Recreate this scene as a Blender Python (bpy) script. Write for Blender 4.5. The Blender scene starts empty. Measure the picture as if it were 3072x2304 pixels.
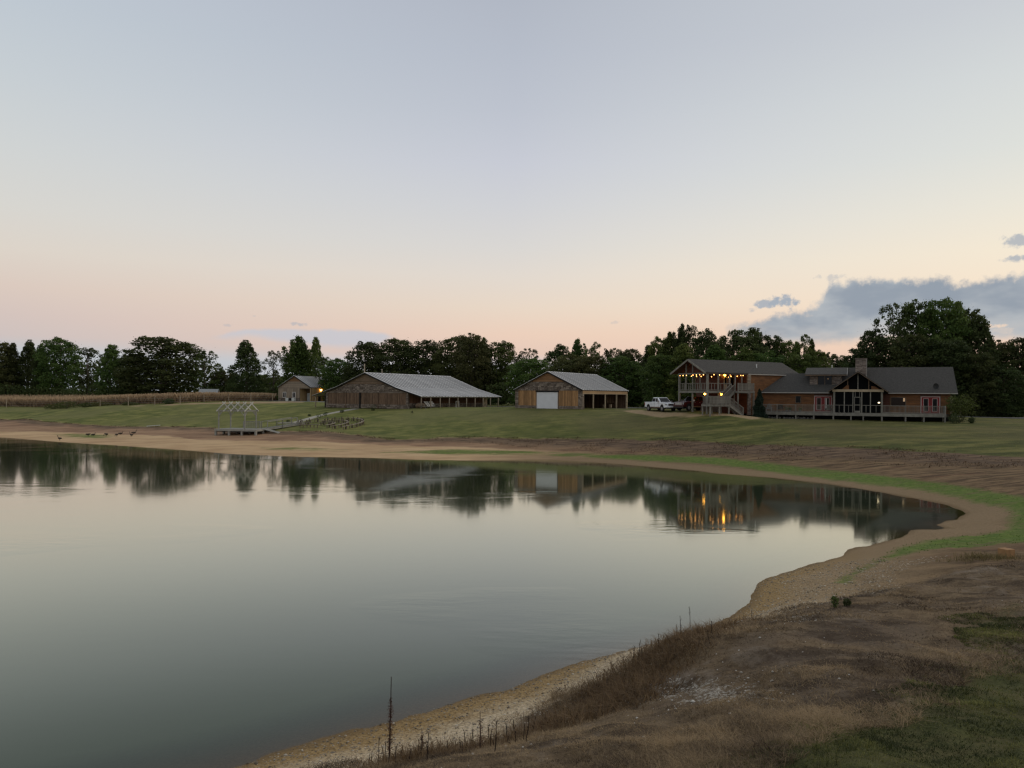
import bpy, math, random
import numpy as np
from mathutils import Vector, Matrix
random.seed(7); rng = np.random.default_rng(11)
SC = bpy.context.scene
R = math.radians
PI = math.pi

# ------------------------------------------------------------------ camera
EYE = 6.8
cam_d = bpy.data.cameras.new('camera'); cam = bpy.data.objects.new('camera', cam_d)
SC.collection.objects.link(cam); SC.camera = cam
cam_d.sensor_width = 36.0; cam_d.lens = 36.0 * 2300 / 3072
cam_d.shift_y = 36.0 / 3072
cam_d.clip_start = 0.3; cam_d.clip_end = 12000
cam.matrix_world = Matrix.Translation((0, 0, EYE)) @ Matrix.Rotation(PI / 2, 4, 'X') @ Matrix.Rotation(0.008, 4, 'Z')

# ------------------------------------------------------------------ exposure
SC.view_settings.view_transform = 'Standard'; SC.view_settings.look = 'None'
SC.view_settings.gamma = 1.0; SC.view_settings.use_curve_mapping = False
SC.view_settings.exposure = 0.0
SC.cycles.use_denoising = True
SC.cycles.max_bounces = 6; SC.cycles.diffuse_bounces = 3; SC.cycles.glossy_bounces = 4
SC.cycles.transparent_max_bounces = 12
SC.cycles.sample_clamp_indirect = 6.0
SC.cycles.filter_width = 1.35

def lin(c):
    return tuple((x / 255 / 12.92 if x / 255 <= 0.04045 else ((x / 255 + 0.055) / 1.055) ** 2.4) for x in c)

# ------------------------------------------------------------------ sky
world = bpy.data.worlds.new('World'); SC.world = world; world.use_nodes = True
def build_sky():
    nt = world.node_tree; N = nt.nodes; L = nt.links
    for n in list(N): N.remove(n)
    out = N.new('ShaderNodeOutputWorld'); bg = N.new('ShaderNodeBackground')
    tc = N.new('ShaderNodeTexCoord'); nrm = N.new('ShaderNodeVectorMath'); nrm.operation = 'NORMALIZE'
    L.new(tc.outputs['Generated'], nrm.inputs[0])
    sep = N.new('ShaderNodeSeparateXYZ'); L.new(nrm.outputs[0], sep.inputs[0])
    def M(op, a, b=None, c=None, clamp=False):
        n = N.new('ShaderNodeMath'); n.operation = op; n.use_clamp = clamp
        for i, v in enumerate((a, b, c)):
            if v is None: continue
            if isinstance(v, (int, float)): n.inputs[i].default_value = v
            else: L.new(v, n.inputs[i])
        return n.outputs[0]
    x, y, z = sep.outputs
    def ramp(stops):
        r = N.new('ShaderNodeValToRGB'); cr = r.color_ramp; cr.interpolation = 'LINEAR'
        while len(cr.elements) > 1: cr.elements.remove(cr.elements[-1])
        cr.elements[0].position = stops[0][0]; cr.elements[0].color = lin(stops[0][1]) + (1,)
        for p, c in stops[1:]:
            e = cr.elements.new(p); e.color = lin(c) + (1,)
        zz = M('MAXIMUM', z, 0.0); L.new(zz, r.inputs[0]); return r.outputs[0]
    left = ramp([(0, (176, 184, 192)), (.045, (184, 190, 196)), (.062, (200, 188, 186)), (.085, (206, 190, 185)), (.115, (213, 196, 186)), (.155, (215, 206, 196)),
                 (.2, (210, 208, 203)), (.26, (203, 206, 206)), (.33, (194, 201, 206)), (.4, (186, 195, 204)), (.46, (183, 191, 203)), (.7, (176, 181, 188)), (1, (166, 170, 176))])
    mid = ramp([(0, (186, 190, 198)), (.04, (200, 200, 205)), (.054, (222, 195, 181)), (.08, (229, 201, 183)), (.115, (226, 209, 193)), (.155, (220, 211, 202)), (.19, (212, 209, 206)),
                (.24, (203, 204, 208)), (.29, (195, 198, 208)), (.35, (185, 190, 201)), (.41, (178, 184, 196)), (.46, (173, 179, 191)), (.7, (172, 176, 184)), (1, (166, 170, 176))])
    right = ramp([(0, (196, 186, 182)), (.03, (214, 188, 172)), (.05, (232, 200, 180)), (.085, (236, 210, 187)), (.12, (240, 221, 199)), (.165, (238, 226, 206)), (.21, (229, 224, 211)),
                  (.27, (216, 218, 213)), (.34, (207, 211, 211)), (.41, (196, 200, 205)), (.46, (193, 198, 204)), (.7, (180, 183, 187)), (1, (166, 170, 176))])
    # how near the azimuth is to where the sun went down (70 degrees right of the view)
    hl = M('SQRT', M('ADD', M('MULTIPLY', x, x), M('MULTIPLY', y, y)))
    p = M('DIVIDE', M('ADD', M('MULTIPLY', x, math.sin(R(70))), M('MULTIPLY', y, math.cos(R(70)))), M('MAXIMUM', hl, 0.001))
    def mixc(f, a, b):
        n = N.new('ShaderNodeMix'); n.data_type = 'RGBA'; n.inputs['Factor'].default_value = 0
        L.new(f, n.inputs['Factor'])
        for s, v in ((n.inputs[6], a), (n.inputs[7], b)):
            if isinstance(v, tuple): s.default_value = v + (1,) if len(v) == 3 else v
            else: L.new(v, s)
        return n.outputs[2]
    def mapr(v, a, b, smooth=False):
        n = N.new('ShaderNodeMapRange'); n.clamp = True
        if smooth: n.interpolation_type = 'SMOOTHSTEP'
        L.new(v, n.inputs[0])
        for i, q in ((1, a), (2, b)):
            if isinstance(q, (int, float)): n.inputs[i].default_value = q
            else: L.new(q, n.inputs[i])
        return n.outputs[0]
    c1 = mixc(mapr(p, -.24, .342), left, mid)
    sky = mixc(mapr(p, .342, .82), c1, right)
    # the physical sky texture, sun just under the horizon, adds its share of the blue overhead
    ns = N.new('ShaderNodeTexSky'); ns.sky_type = 'NISHITA'; ns.sun_disc = False
    ns.sun_elevation = R(1.5); ns.sun_rotation = R(70); ns.altitude = 50
    add = N.new('ShaderNodeMix'); add.data_type = 'RGBA'; add.blend_type = 'ADD'; add.inputs[0].default_value = 0.012
    L.new(sky, add.inputs[6]); L.new(ns.outputs[0], add.inputs[7]); sky = add.outputs[2]
    # ---- clouds: azimuth / elevation
    az = M('ARCTAN2', x, y); el = M('ARCSINE', z)
    cmb = N.new('ShaderNodeCombineXYZ'); L.new(az, cmb.inputs[0]); L.new(el, cmb.inputs[1])
    def noise(scale, detail, rough, sy=1.0, off=0.0):
        m = N.new('ShaderNodeMapping'); m.inputs['Scale'].default_value = (1, sy, 1); m.inputs['Location'].default_value = (off, off * .7, 0)
        L.new(cmb.outputs[0], m.inputs[0])
        n = N.new('ShaderNodeTexNoise'); n.inputs['Scale'].default_value = scale; n.inputs['Detail'].default_value = detail; n.inputs['Roughness'].default_value = rough
        L.new(m.outputs[0], n.inputs['Vector']); return n.outputs['Fac']
    def curve(pts, x0, x1, ymax):
        xi = mapr(az, x0, x1); n = N.new('ShaderNodeFloatCurve'); L.new(xi, n.inputs['Value']); n.inputs['Factor'].default_value = 1
        cm = n.mapping; cv = cm.curves[0]
        P = [((a - x0) / (x1 - x0), e / ymax) for a, e in pts]
        cv.points[0].location = P[0]; cv.points[1].location = P[-1]
        for q in P[1:-1]: cv.points.new(*q)
        for q in cv.points: q.handle_type = 'AUTO_CLAMPED'
        cm.update(); return M('MULTIPLY', n.outputs[0], ymax)
    nb = noise(26, 6, .62); nf = noise(90, 5, .6, off=3.1)
    edge = M('ADD', M('MULTIPLY', M('SUBTRACT', nb, .5), .030), M('MULTIPLY', M('SUBTRACT', nf, .5), .020))
    def pa(px, py):   # surveyed bearing and elevation of a point of the cloud's outline
        dx = px - 1536; dy = py - 1152; u = (dx + .008 * dy) / 2300; v = -(dy - .008 * dx - 36) / 2300
        return math.atan(u), math.atan(v * math.cos(math.atan(u)))
    top = curve([pa(*q) for q in ((2170, 1003), (2232, 962), (2300, 946), (2390, 925), (2466, 893), (2490, 851), (2560, 838), (2680, 836), (2790, 830), (2880, 838), (3000, 828), (3072, 812), (3400, 780))] + [(1.3, .13), (1.7, .02)], .26, 1.7, .3)
    bot = curve([pa(*q) for q in ((2170, 1010), (2250, 1020), (2400, 1038), (2520, 1036), (2620, 1022), (2850, 1020), (3072, 1022), (3400, 1020))] + [(1.3, .07), (1.7, .05)], .26, 1.7, .3)
    d_top = M('SUBTRACT', M('ADD', top, edge), el)
    d_bot = M('SUBTRACT', el, M('ADD', bot, M('MULTIPLY', edge, .35)))
    big = M('MULTIPLY', mapr(d_top, -.003, .010, True), mapr(d_bot, -.004, .010, True))
    big = M('MULTIPLY', big, mapr(az, .262, .285))
    # scattered scraps of cloud left of and above the bank
    def blob(px, py, rx, ry, k=1.0):
        a0, e0 = pa(px, py)
        da = M('DIVIDE', M('SUBTRACT', az, a0), rx / 2300); de = M('DIVIDE', M('SUBTRACT', el, e0), ry / 2300)
        r2 = M('ADD', M('MULTIPLY', da, da), M('MULTIPLY', de, de))
        q = M('SUBTRACT', M('ADD', 1.0, M('ADD', M('MULTIPLY', M('SUBTRACT', nf, .5), 4.4), M('MULTIPLY', M('SUBTRACT', nb, .5), 2.0))), r2)
        return M('MULTIPLY', mapr(q, .1, 1.1, True), k)
    scr = None
    for b in ((2290, 912, 38, 15, .9), (2362, 905, 62, 20, 1), (2255, 930, 16, 8, .6), (2500, 832, 42, 12, .45), (3050, 722, 40, 20, .8), (3050, 778, 46, 10, .8), (1846, 968, 16, 7, .3),
              (676, 975, 26, 5, .35), (763, 948, 7, 3, .3), (903, 973, 36, 8, .55)):
        v = blob(*b); scr = v if scr is None else M('MAXIMUM', scr, v)
    # pale thin bank low on the left
    t2 = curve([pa(*q) for q in ((640, 1008), (700, 990), (800, 984), (930, 984), (1080, 986), (1150, 997), (1190, 1006))], -.39, -.14, .2)
    b2 = curve([pa(*q) for q in ((640, 1012), (740, 1008), (850, 1022), (980, 1038), (1090, 1042), (1190, 1012))], -.39, -.14, .2)
    e2 = M('MULTIPLY', edge, .22)
    thin = M('MULTIPLY', mapr(M('SUBTRACT', M('ADD', t2, e2), el), -.001, .005, True), mapr(M('SUBTRACT', el, M('ADD', b2, e2)), -.006, .006, True))
    thin = M('MULTIPLY', thin, M('MULTIPLY', mapr(az, -.385, -.36), M('SUBTRACT', 1.0, mapr(az, -.165, -.145))))
    # colour within the bank: soft billows, paler streaks near its foot
    nv = noise(9, 4, .55, 2.2, 7.0)
    ccol = mixc(mapr(nv, .36, .64, True), lin((142, 153, 166)), lin((176, 182, 187)))
    foot = mapr(d_bot, .030, .002, True)
    ccol = mixc(M('MULTIPLY', foot, mapr(noise(14, 3, .5, 3.0, 2.0), .42, .62)), ccol, lin((196, 190, 186)))
    hole = blob(3010, 1002 - 10, 40, 9, .9); h2 = blob(2960, 978, 44, 7, .85)
    big = M('MULTIPLY', big, M('SUBTRACT', 1.0, M('MAXIMUM', M('MULTIPLY', hole, .3), h2)))
    sky = mixc(M('MULTIPLY', thin, .72), sky, lin((190, 196, 207)))
    sky = mixc(scr, sky, lin((164, 172, 182)))
    sky = mixc(M('MULTIPLY', big, .97), sky, ccol)
    L.new(sky, bg.inputs['Color']); bg.inputs['Strength'].default_value = 1.04
    L.new(bg.outputs[0], out.inputs[0])
build_sky()

# what is left of the sunset glow: one very soft, weak, warm sun low on the right
sun_d = bpy.data.lights.new('sun', 'SUN'); sun = bpy.data.objects.new('sun', sun_d); SC.collection.objects.link(sun)
sun_d.energy = 0.95; sun_d.angle = R(50); sun_d.color = (1.0, .84, .66)
sun.rotation_euler = (R(90 - 20), 0, R(-70 + 180) )

# ------------------------------------------------------------------ helpers
COL = SC.collection
def tag(o, label=None, cat=None, group=None, kind=None):
    if label: o['label'] = label
    if cat: o['category'] = cat
    if group: o['group'] = group
    if kind: o['kind'] = kind
    return o
class MB:
    def __init__(s): s.v = []; s.f = []
    def add(s, vs, fs):
        k = len(s.v); s.v += [tuple(v) for v in vs]; s.f += [tuple(i + k for i in f) for f in fs]; return s
    def box(s, x0, x1, y0, y1, z0, z1):
        return s.add([(x0, y0, z0), (x1, y0, z0), (x1, y1, z0), (x0, y1, z0), (x0, y0, z1), (x1, y0, z1), (x1, y1, z1), (x0, y1, z1)],
                     [(0, 3, 2, 1), (4, 5, 6, 7), (0, 1, 5, 4), (1, 2, 6, 5), (2, 3, 7, 6), (3, 0, 4, 7)])
    def beam(s, a, b, w, h, up=(0, 0, 1)):
        a = Vector(a); b = Vector(b); d = (b - a).normalized(); u = Vector(up)
        if abs(d.dot(u)) > .98: u = Vector((0, 1, 0))
        r = d.cross(u).normalized() * (w / 2); t = r.cross(d).normalized() * (h / 2)
        vs = [a - r - t, a + r - t, a + r + t, a - r + t, b - r - t, b + r - t, b + r + t, b - r + t]
        return s.add(vs, [(0, 3, 2, 1), (4, 5, 6, 7), (0, 1, 5, 4), (1, 2, 6, 5), (2, 3, 7, 6), (3, 0, 4, 7)])
    def tube(s, pts, rad, n=8, cap=True):
        pts = [Vector(p) for p in pts]; rad = rad if isinstance(rad, (list, tuple)) else [rad] * len(pts)
        k = len(s.v)
        for i, p in enumerate(pts):
            d = (pts[min(i + 1, len(pts) - 1)] - pts[max(i - 1, 0)]).normalized()
            u = Vector((0, 0, 1)) if abs(d.z) < .9 else Vector((1, 0, 0))
            a = d.cross(u).normalized(); b = d.cross(a)
            for j in range(n):
                t = 2 * PI * j / n; s.v.append(tuple(p + (a * math.cos(t) + b * math.sin(t)) * rad[i]))
        for i in range(len(pts) - 1):
            for j in range(n):
                s.f.append((k + i * n + j, k + i * n + (j + 1) % n, k + (i + 1) * n + (j + 1) % n, k + (i + 1) * n + j))
        if cap:
            s.f.append(tuple(k + j for j in range(n))[::-1]); s.f.append(tuple(k + (len(pts) - 1) * n + j for j in range(n)))
        return s
    def prism(s, poly, axis, a, b):
        """poly: 2-D points; axis: 'x','y','z' the direction it is extruded along, from a to b"""
        def P(p, t):
            return (t, p[0], p[1]) if axis == 'x' else ((p[0], t, p[1]) if axis == 'y' else (p[0], p[1], t))
        n = len(poly)
        return s.add([P(p, a) for p in poly] + [P(p, b) for p in poly], [tuple(range(n))[::-1], tuple(range(n, 2 * n))] + [(i, (i + 1) % n, n + (i + 1) % n, n + i) for i in range(n)])
    def ball(s, c, r, nu=8, nv=5, sq=(1, 1, 1), jit=0):
        k = len(s.v)
        for i in range(nv + 1):
            th = PI * i / nv
            for j in range(nu):
                ph = 2 * PI * j / nu; q = 1 + random.uniform(-jit, jit)
                s.v.append((c[0] + r * sq[0] * q * math.sin(th) * math.cos(ph), c[1] + r * sq[1] * q * math.sin(th) * math.sin(ph), c[2] + r * sq[2] * q * math.cos(th)))
        for i in range(nv):
            for j in range(nu):
                s.f.append((k + i * nu + j, k + (i + 1) * nu + j, k + (i + 1) * nu + (j + 1) % nu, k + i * nu + (j + 1) % nu))
        return s
    def mesh(s, name, mat, smooth=False):
        m = bpy.data.meshes.new(name); m.from_pydata(s.v, [], s.f); m.validate()
        if mat: m.materials.append(mat)
        if smooth: m.polygons.foreach_set('use_smooth', [True] * len(m.polygons))
        m.update(); return m
    def build(s, name, mat, parent=None, smooth=False, kind=None, label=None, cat=None, group=None):
        o = bpy.data.objects.new(name, s.mesh(name, mat, smooth)); COL.objects.link(o)
        if parent: o.parent = parent
        tag(o, label, cat, group, kind); return o
def empty(name, loc, rz=0, label=None, cat=None, group=None):
    o = bpy.data.objects.new(name, None); COL.objects.link(o); o.location = loc; o.rotation_euler = (0, 0, rz)
    o.empty_display_size = .3
    return tag(o, label, cat, group)
def share(src, parent, loc=None, rz=0, name=None):
    """another object on the same mesh data"""
    o = bpy.data.objects.new(name or src.name.split('.')[0], src.data); COL.objects.link(o)
    if parent: o.parent = parent
    if loc is not None: o.location = loc
    o.rotation_euler = (0, 0, rz); return o
def copy_tree(o, parent=None):
    c = o.copy(); COL.objects.link(c); c.parent = parent
    for ch in list(o.children): copy_tree(ch, c)
    return c

# ------------------------------------------------------------------ materials
def newmat(name):
    m = bpy.data.materials.new(name); m.use_nodes = True; nt = m.node_tree
    b = nt.nodes['Principled BSDF']; return m, nt, b
def mk(name, col, rough=.8, vary=.25, scale=3.0, stretch=(1, 1, 1), bump=.0, bscale=20, objvar=.0, metal=0.0, col2=None, spec=.3, coat=0):
    m, nt, b = newmat(name); N = nt.nodes; L = nt.links
    tc = N.new('ShaderNodeTexCoord'); mp = N.new('ShaderNodeMapping'); mp.inputs['Scale'].default_value = stretch
    L.new(tc.outputs['Object'], mp.inputs[0])
    n = N.new('ShaderNodeTexNoise'); n.inputs['Scale'].default_value = scale; n.inputs['Detail'].default_value = 6; n.inputs['Roughness'].default_value = .65
    L.new(mp.outputs[0], n.inputs['Vector'])
    c1 = tuple(max(0, x * (1 - vary)) for x in col) if col2 is None else col
    c2 = tuple(min(1, x * (1 + vary)) for x in col) if col2 is None else col2
    mr = N.new('ShaderNodeMapRange'); mr.inputs[1].default_value = .3; mr.inputs[2].default_value = .7; L.new(n.outputs['Fac'], mr.inputs[0])
    mx = N.new('ShaderNodeMix'); mx.data_type = 'RGBA'; L.new(mr.outputs[0], mx.inputs[0]); mx.inputs[6].default_value = c1 + (1,); mx.inputs[7].default_value = c2 + (1,)
    last = mx.outputs[2]
    if objvar:
        oi = N.new('ShaderNodeObjectInfo'); hs = N.new('ShaderNodeHueSaturation')
        mm = N.new('ShaderNodeMath'); mm.operation = 'MULTIPLY_ADD'; L.new(oi.outputs['Random'], mm.inputs[0]); mm.inputs[1].default_value = objvar; mm.inputs[2].default_value = 1 - objvar / 2
        L.new(mm.outputs[0], hs.inputs['Value']); L.new(last, hs.inputs['Color']); last = hs.outputs[0]
    L.new(last, b.inputs['Base Color']); b.inputs['Roughness'].default_value = rough; b.inputs['Metallic'].default_value = metal
    b.inputs['Specular IOR Level'].default_value = spec
    if coat: b.inputs['Coat Weight'].default_value = coat; b.inputs['Coat Roughness'].default_value = .08
    if bump:
        n2 = N.new('ShaderNodeTexNoise'); n2.inputs['Scale'].default_value = bscale; n2.inputs['Detail'].default_value = 5; L.new(mp.outputs[0], n2.inputs['Vector'])
        bp = N.new('ShaderNodeBump'); bp.inputs['Strength'].default_value = bump; bp.inputs['Distance'].default_value = .05; L.new(n2.outputs['Fac'], bp.inputs['Height']); L.new(bp.outputs[0], b.inputs['Normal'])
    return m
def glow(name, col, strength):
    m, nt, b = newmat(name); b.inputs['Base Color'].default_value = (.8, .7, .5, 1)
    b.inputs['Emission Color'].default_value = col + (1,); b.inputs['Emission Strength'].default_value = strength; return m
M_grey = mk('weathered_grey_wood', (.185, .175, .15), .85, .28, 2.0, (1, 1, 1), .3, 30, .35)
M_greydark = mk('old_brown_board', (.135, .086, .055), .88, .3, 2.2, (2, 2, .5), .3, 30, .5)
M_barnboard = mk('tan_barn_board', (.29, .165, .075), .85, .22, 2.4, (2, 2, .4), .25, 30, .5)
M_gable = mk('brown_gable_plank', (.225, .125, .060), .85, .25, 2.0, (.6, .6, 2), .25, 30, .45)
M_gabledark = mk('dull_gable_plank', (.155, .108, .072), .85, .25, 2.0, (.6, .6, 2), .25, 30, .4)
M_pale = mk('pale_sawn_wood', (.36, .29, .20), .8, .18, 2.4, (1, 1, .5), .15, 30, .2)
M_ply = mk('tan_plywood', (.36, .235, .125), .8, .2, 1.4, (1, 1, 1), .1, 20, .25)
M_greyboard = mk('grey_rough_board', (.25, .20, .15), .88, .22, 1.6, (2, 2, .4), .3, 30, .35)
M_cabinside = mk('tan_cabin_board', (.38, .265, .14), .85, .2, 1.6, (2, 2, .4), .2, 30, .3)
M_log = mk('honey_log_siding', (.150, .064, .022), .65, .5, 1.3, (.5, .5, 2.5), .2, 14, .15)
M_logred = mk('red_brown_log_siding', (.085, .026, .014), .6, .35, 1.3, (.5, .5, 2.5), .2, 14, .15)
M_logend = mk('grey_log_end', (.26, .215, .16), .85, .3, 3, (1, 1, 1), .3, 20, .4)
M_dark = mk('dark_interior', (.012, .011, .010), .95, .3, 1.5)
M_stone = mk('rough_field_stone', (.10, .078, .062), .92, .5, 2.4, (1, 1, 1.6), .6, 14, 0, col2=(.27, .22, .18))
M_stonepale = mk('grey_stacked_stone', (.11, .085, .07), .92, .5, 2.2, (.8, .8, 3.5), .6, 14, .1, col2=(.34, .28, .24))
def stone_tint(m, dark, light):
    nt = m.node_tree; N = nt.nodes; L = nt.links; b = N['Principled BSDF']; old = b.inputs['Base Color'].links[0].from_socket
    at = N.new('ShaderNodeAttribute'); at.attribute_name = 'tint'; mx = N.new('ShaderNodeMix'); mx.data_type = 'RGBA'; L.new(at.outputs['Fac'], mx.inputs[0]); mx.inputs[6].default_value = dark + (1,); mx.inputs[7].default_value = light + (1,)
    m2 = N.new('ShaderNodeMix'); m2.data_type = 'RGBA'; m2.inputs[0].default_value = .65; L.new(old, m2.inputs[6]); L.new(mx.outputs[2], m2.inputs[7]); L.new(m2.outputs[2], b.inputs['Base Color'])
stone_tint(M_stone, (.075, .056, .044), (.40, .33, .27)); stone_tint(M_stonepale, (.09, .07, .058), (.42, .35, .30))
M_mortar = mk('dark_mortar', (.10, .082, .068), .95, .3, 3)
M_shingle = mk('charcoal_shingle', (.060, .057, .052), .95, .3, 5.0, (1, 1, 1), .5, 60)
M_gutter = mk('pale_gutter', (.34, .32, .29), .6, .1, 2)
M_trim = mk('white_painted_trim', (.62, .58, .55), .6, .06, 3)
M_trimdull = mk('dull_pink_trim', (.42, .30, .28), .6, .1, 3)
M_reddoor = mk('red_door_paint', (.22, .012, .014), .45, .15, 3)
M_whitedoor = mk('white_barn_door_paint', (.60, .61, .63), .6, .07, 1.3, (1, 1, 1), .1, 6)
M_screen = mk('dark_insect_screen', (.006, .0065, .007), .95, .3, 8, spec=.0)
M_concrete = mk('pale_concrete', (.36, .34, .28), .9, .12, 3, (1, 1, 1), .1, 30)
M_black = mk('black_rubber', (.012, .012, .012), .7, .2, 5)
M_blackplastic = mk('black_plastic', (.02, .02, .02), .45, .2, 5)
M_whitepaint = mk('white_car_paint', (.72, .75, .78), .25, .03, 2, coat=.8)
M_redpaint = mk('dark_red_car_paint', (.040, .003, .003), .35, .08, 2, coat=.3)
M_chrome = mk('brushed_chrome', (.5, .5, .5), .3, .1, 4, metal=.9)
M_rim = mk('grey_alloy', (.30, .30, .31), .4, .2, 5, metal=.6)
M_white = mk('white_plastic', (.62, .62, .60), .5, .06, 3)
M_bark = mk('grey_bark', (.075, .062, .05), .95, .35, 2.5, (3, 3, .6), .6, 14)
M_goose = mk('brown_goose_feather', (.06, .048, .036), .85, .4, 8)
M_gooseblack = mk('black_goose_neck', (.012, .011, .01), .7, .2, 8)
M_metalpole = mk('galvanised_pipe', (.30, .30, .29), .5, .1, 5, metal=.4)
M_boulder = mk('pale_grey_rock', (.15, .145, .135), .95, .3, 4, (1, 1, 1), .4, 10, .4)
M_pebble = None
m, nt, b = newmat('dark_window_glass'); b.inputs['Base Color'].default_value = (.006, .006, .007, 1); b.inputs['Roughness'].default_value = .08; b.inputs['Specular IOR Level'].default_value = .22; M_glass = m
m, nt, b = newmat('warm_reflecting_glass'); b.inputs['Base Color'].default_value = (.02, .010, .007, 1); b.inputs['Roughness'].default_value = .12; b.inputs['Specular IOR Level'].default_value = .25; M_glasswarm = m
m, nt, b = newmat('lens_glass'); b.inputs['Base Color'].default_value = (.35, .36, .38, 1); b.inputs['Roughness'].default_value = .1; M_lens = m
def metal_roof(name, c, c2):
    m, nt, b = newmat(name); N = nt.nodes; L = nt.links
    tc = N.new('ShaderNodeTexCoord'); n = N.new('ShaderNodeTexNoise'); n.inputs['Scale'].default_value = .8; n.inputs['Detail'].default_value = 5
    L.new(tc.outputs['Object'], n.inputs['Vector']); oi = N.new('ShaderNodeObjectInfo')
    ad = N.new('ShaderNodeMath'); ad.operation = 'MULTIPLY_ADD'; L.new(oi.outputs['Random'], ad.inputs[0]); ad.inputs[1].default_value = .5; L.new(n.outputs['Fac'], ad.inputs[2])
    mr = N.new('ShaderNodeMapRange'); mr.inputs[1].default_value = .4; mr.inputs[2].default_value = 1.05; L.new(ad.outputs[0], mr.inputs[0])
    mx = N.new('ShaderNodeMix'); mx.data_type = 'RGBA'; L.new(mr.outputs[0], mx.inputs[0]); mx.inputs[6].default_value = c + (1,); mx.inputs[7].default_value = c2 + (1,)
    L.new(mx.outputs[2], b.inputs['Base Color']); b.inputs['Metallic'].default_value = .25; b.inputs['Roughness'].default_value = .5; return m
M_roof = metal_roof('galvanised_roof_sheet', (.42, .415, .405), (.66, .655, .64))
M_rib = mk('dark_roof_seam', (.05, .051, .053), .6, .2, 3)
M_bulb = glow('warm_bulb', (1.0, .43, .11), 7.0)
M_lamp = glow('bright_lamp_globe', (1.0, .46, .055), 17.0)
M_lampcabin = glow('cabin_lamp_globe', (1.0, .50, .09), 40.0)
M_lampsoft = glow('dim_lamp_globe', (1.0, .80, .52), 3.0)
M_reflection = glow('painted_reflection_glow', (1.0, .42, .12), .16)  # glow that imitates reflections on panes, no lamp behind them

# ------------------------------------------------------------------ surveyed plan of the place (metres)
SHORE=[[-76.57,114.76],[-61.51,104.37],[-50.9,98.67],[-39.29,91.51],[-31.37,86.07],[-23.11,83.13],[-15.58,82.54],[-9.98,80.5],[-4.75,80.16],[3.98,81.83],[10.49,77.61],[17.38,70.61],[18.22,68.56],[22.1,65.49],[25.17,60.85],[26.89,55.63],[27.77,51.43],[28.23,49.57],[27.65,47.22],[27.11,45.72],[25.49,43.77],[23.41,42.18],[22.81,41.39],[23.03,40.36],[21.8,40.2],[20.98,40.06],[19.19,38.02],[17.03,35.85],[14.93,34.3],[13.88,32.84],[12.25,31.35],[10.63,29.88],[9.63,28.91],[8.91,27.92],[8.27,26.32],[7.88,25.29],[7.07,24.04],[6.16,23.1],[5.39,22.36],[3.97,21.06],[1.93,19.74],[0.45,18.41],[-0.13,17.75],[-1.03,17.24],[-1.86,16.57],[-2.92,15.7],[-5.12,13.93],[-9.5,11.5],[-22.0,4.0],[-60.0,-8.0],[-120.0,5.0],[-150.0,60.0],[-120.0,118.0],[-96.0,122.0]]
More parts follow.
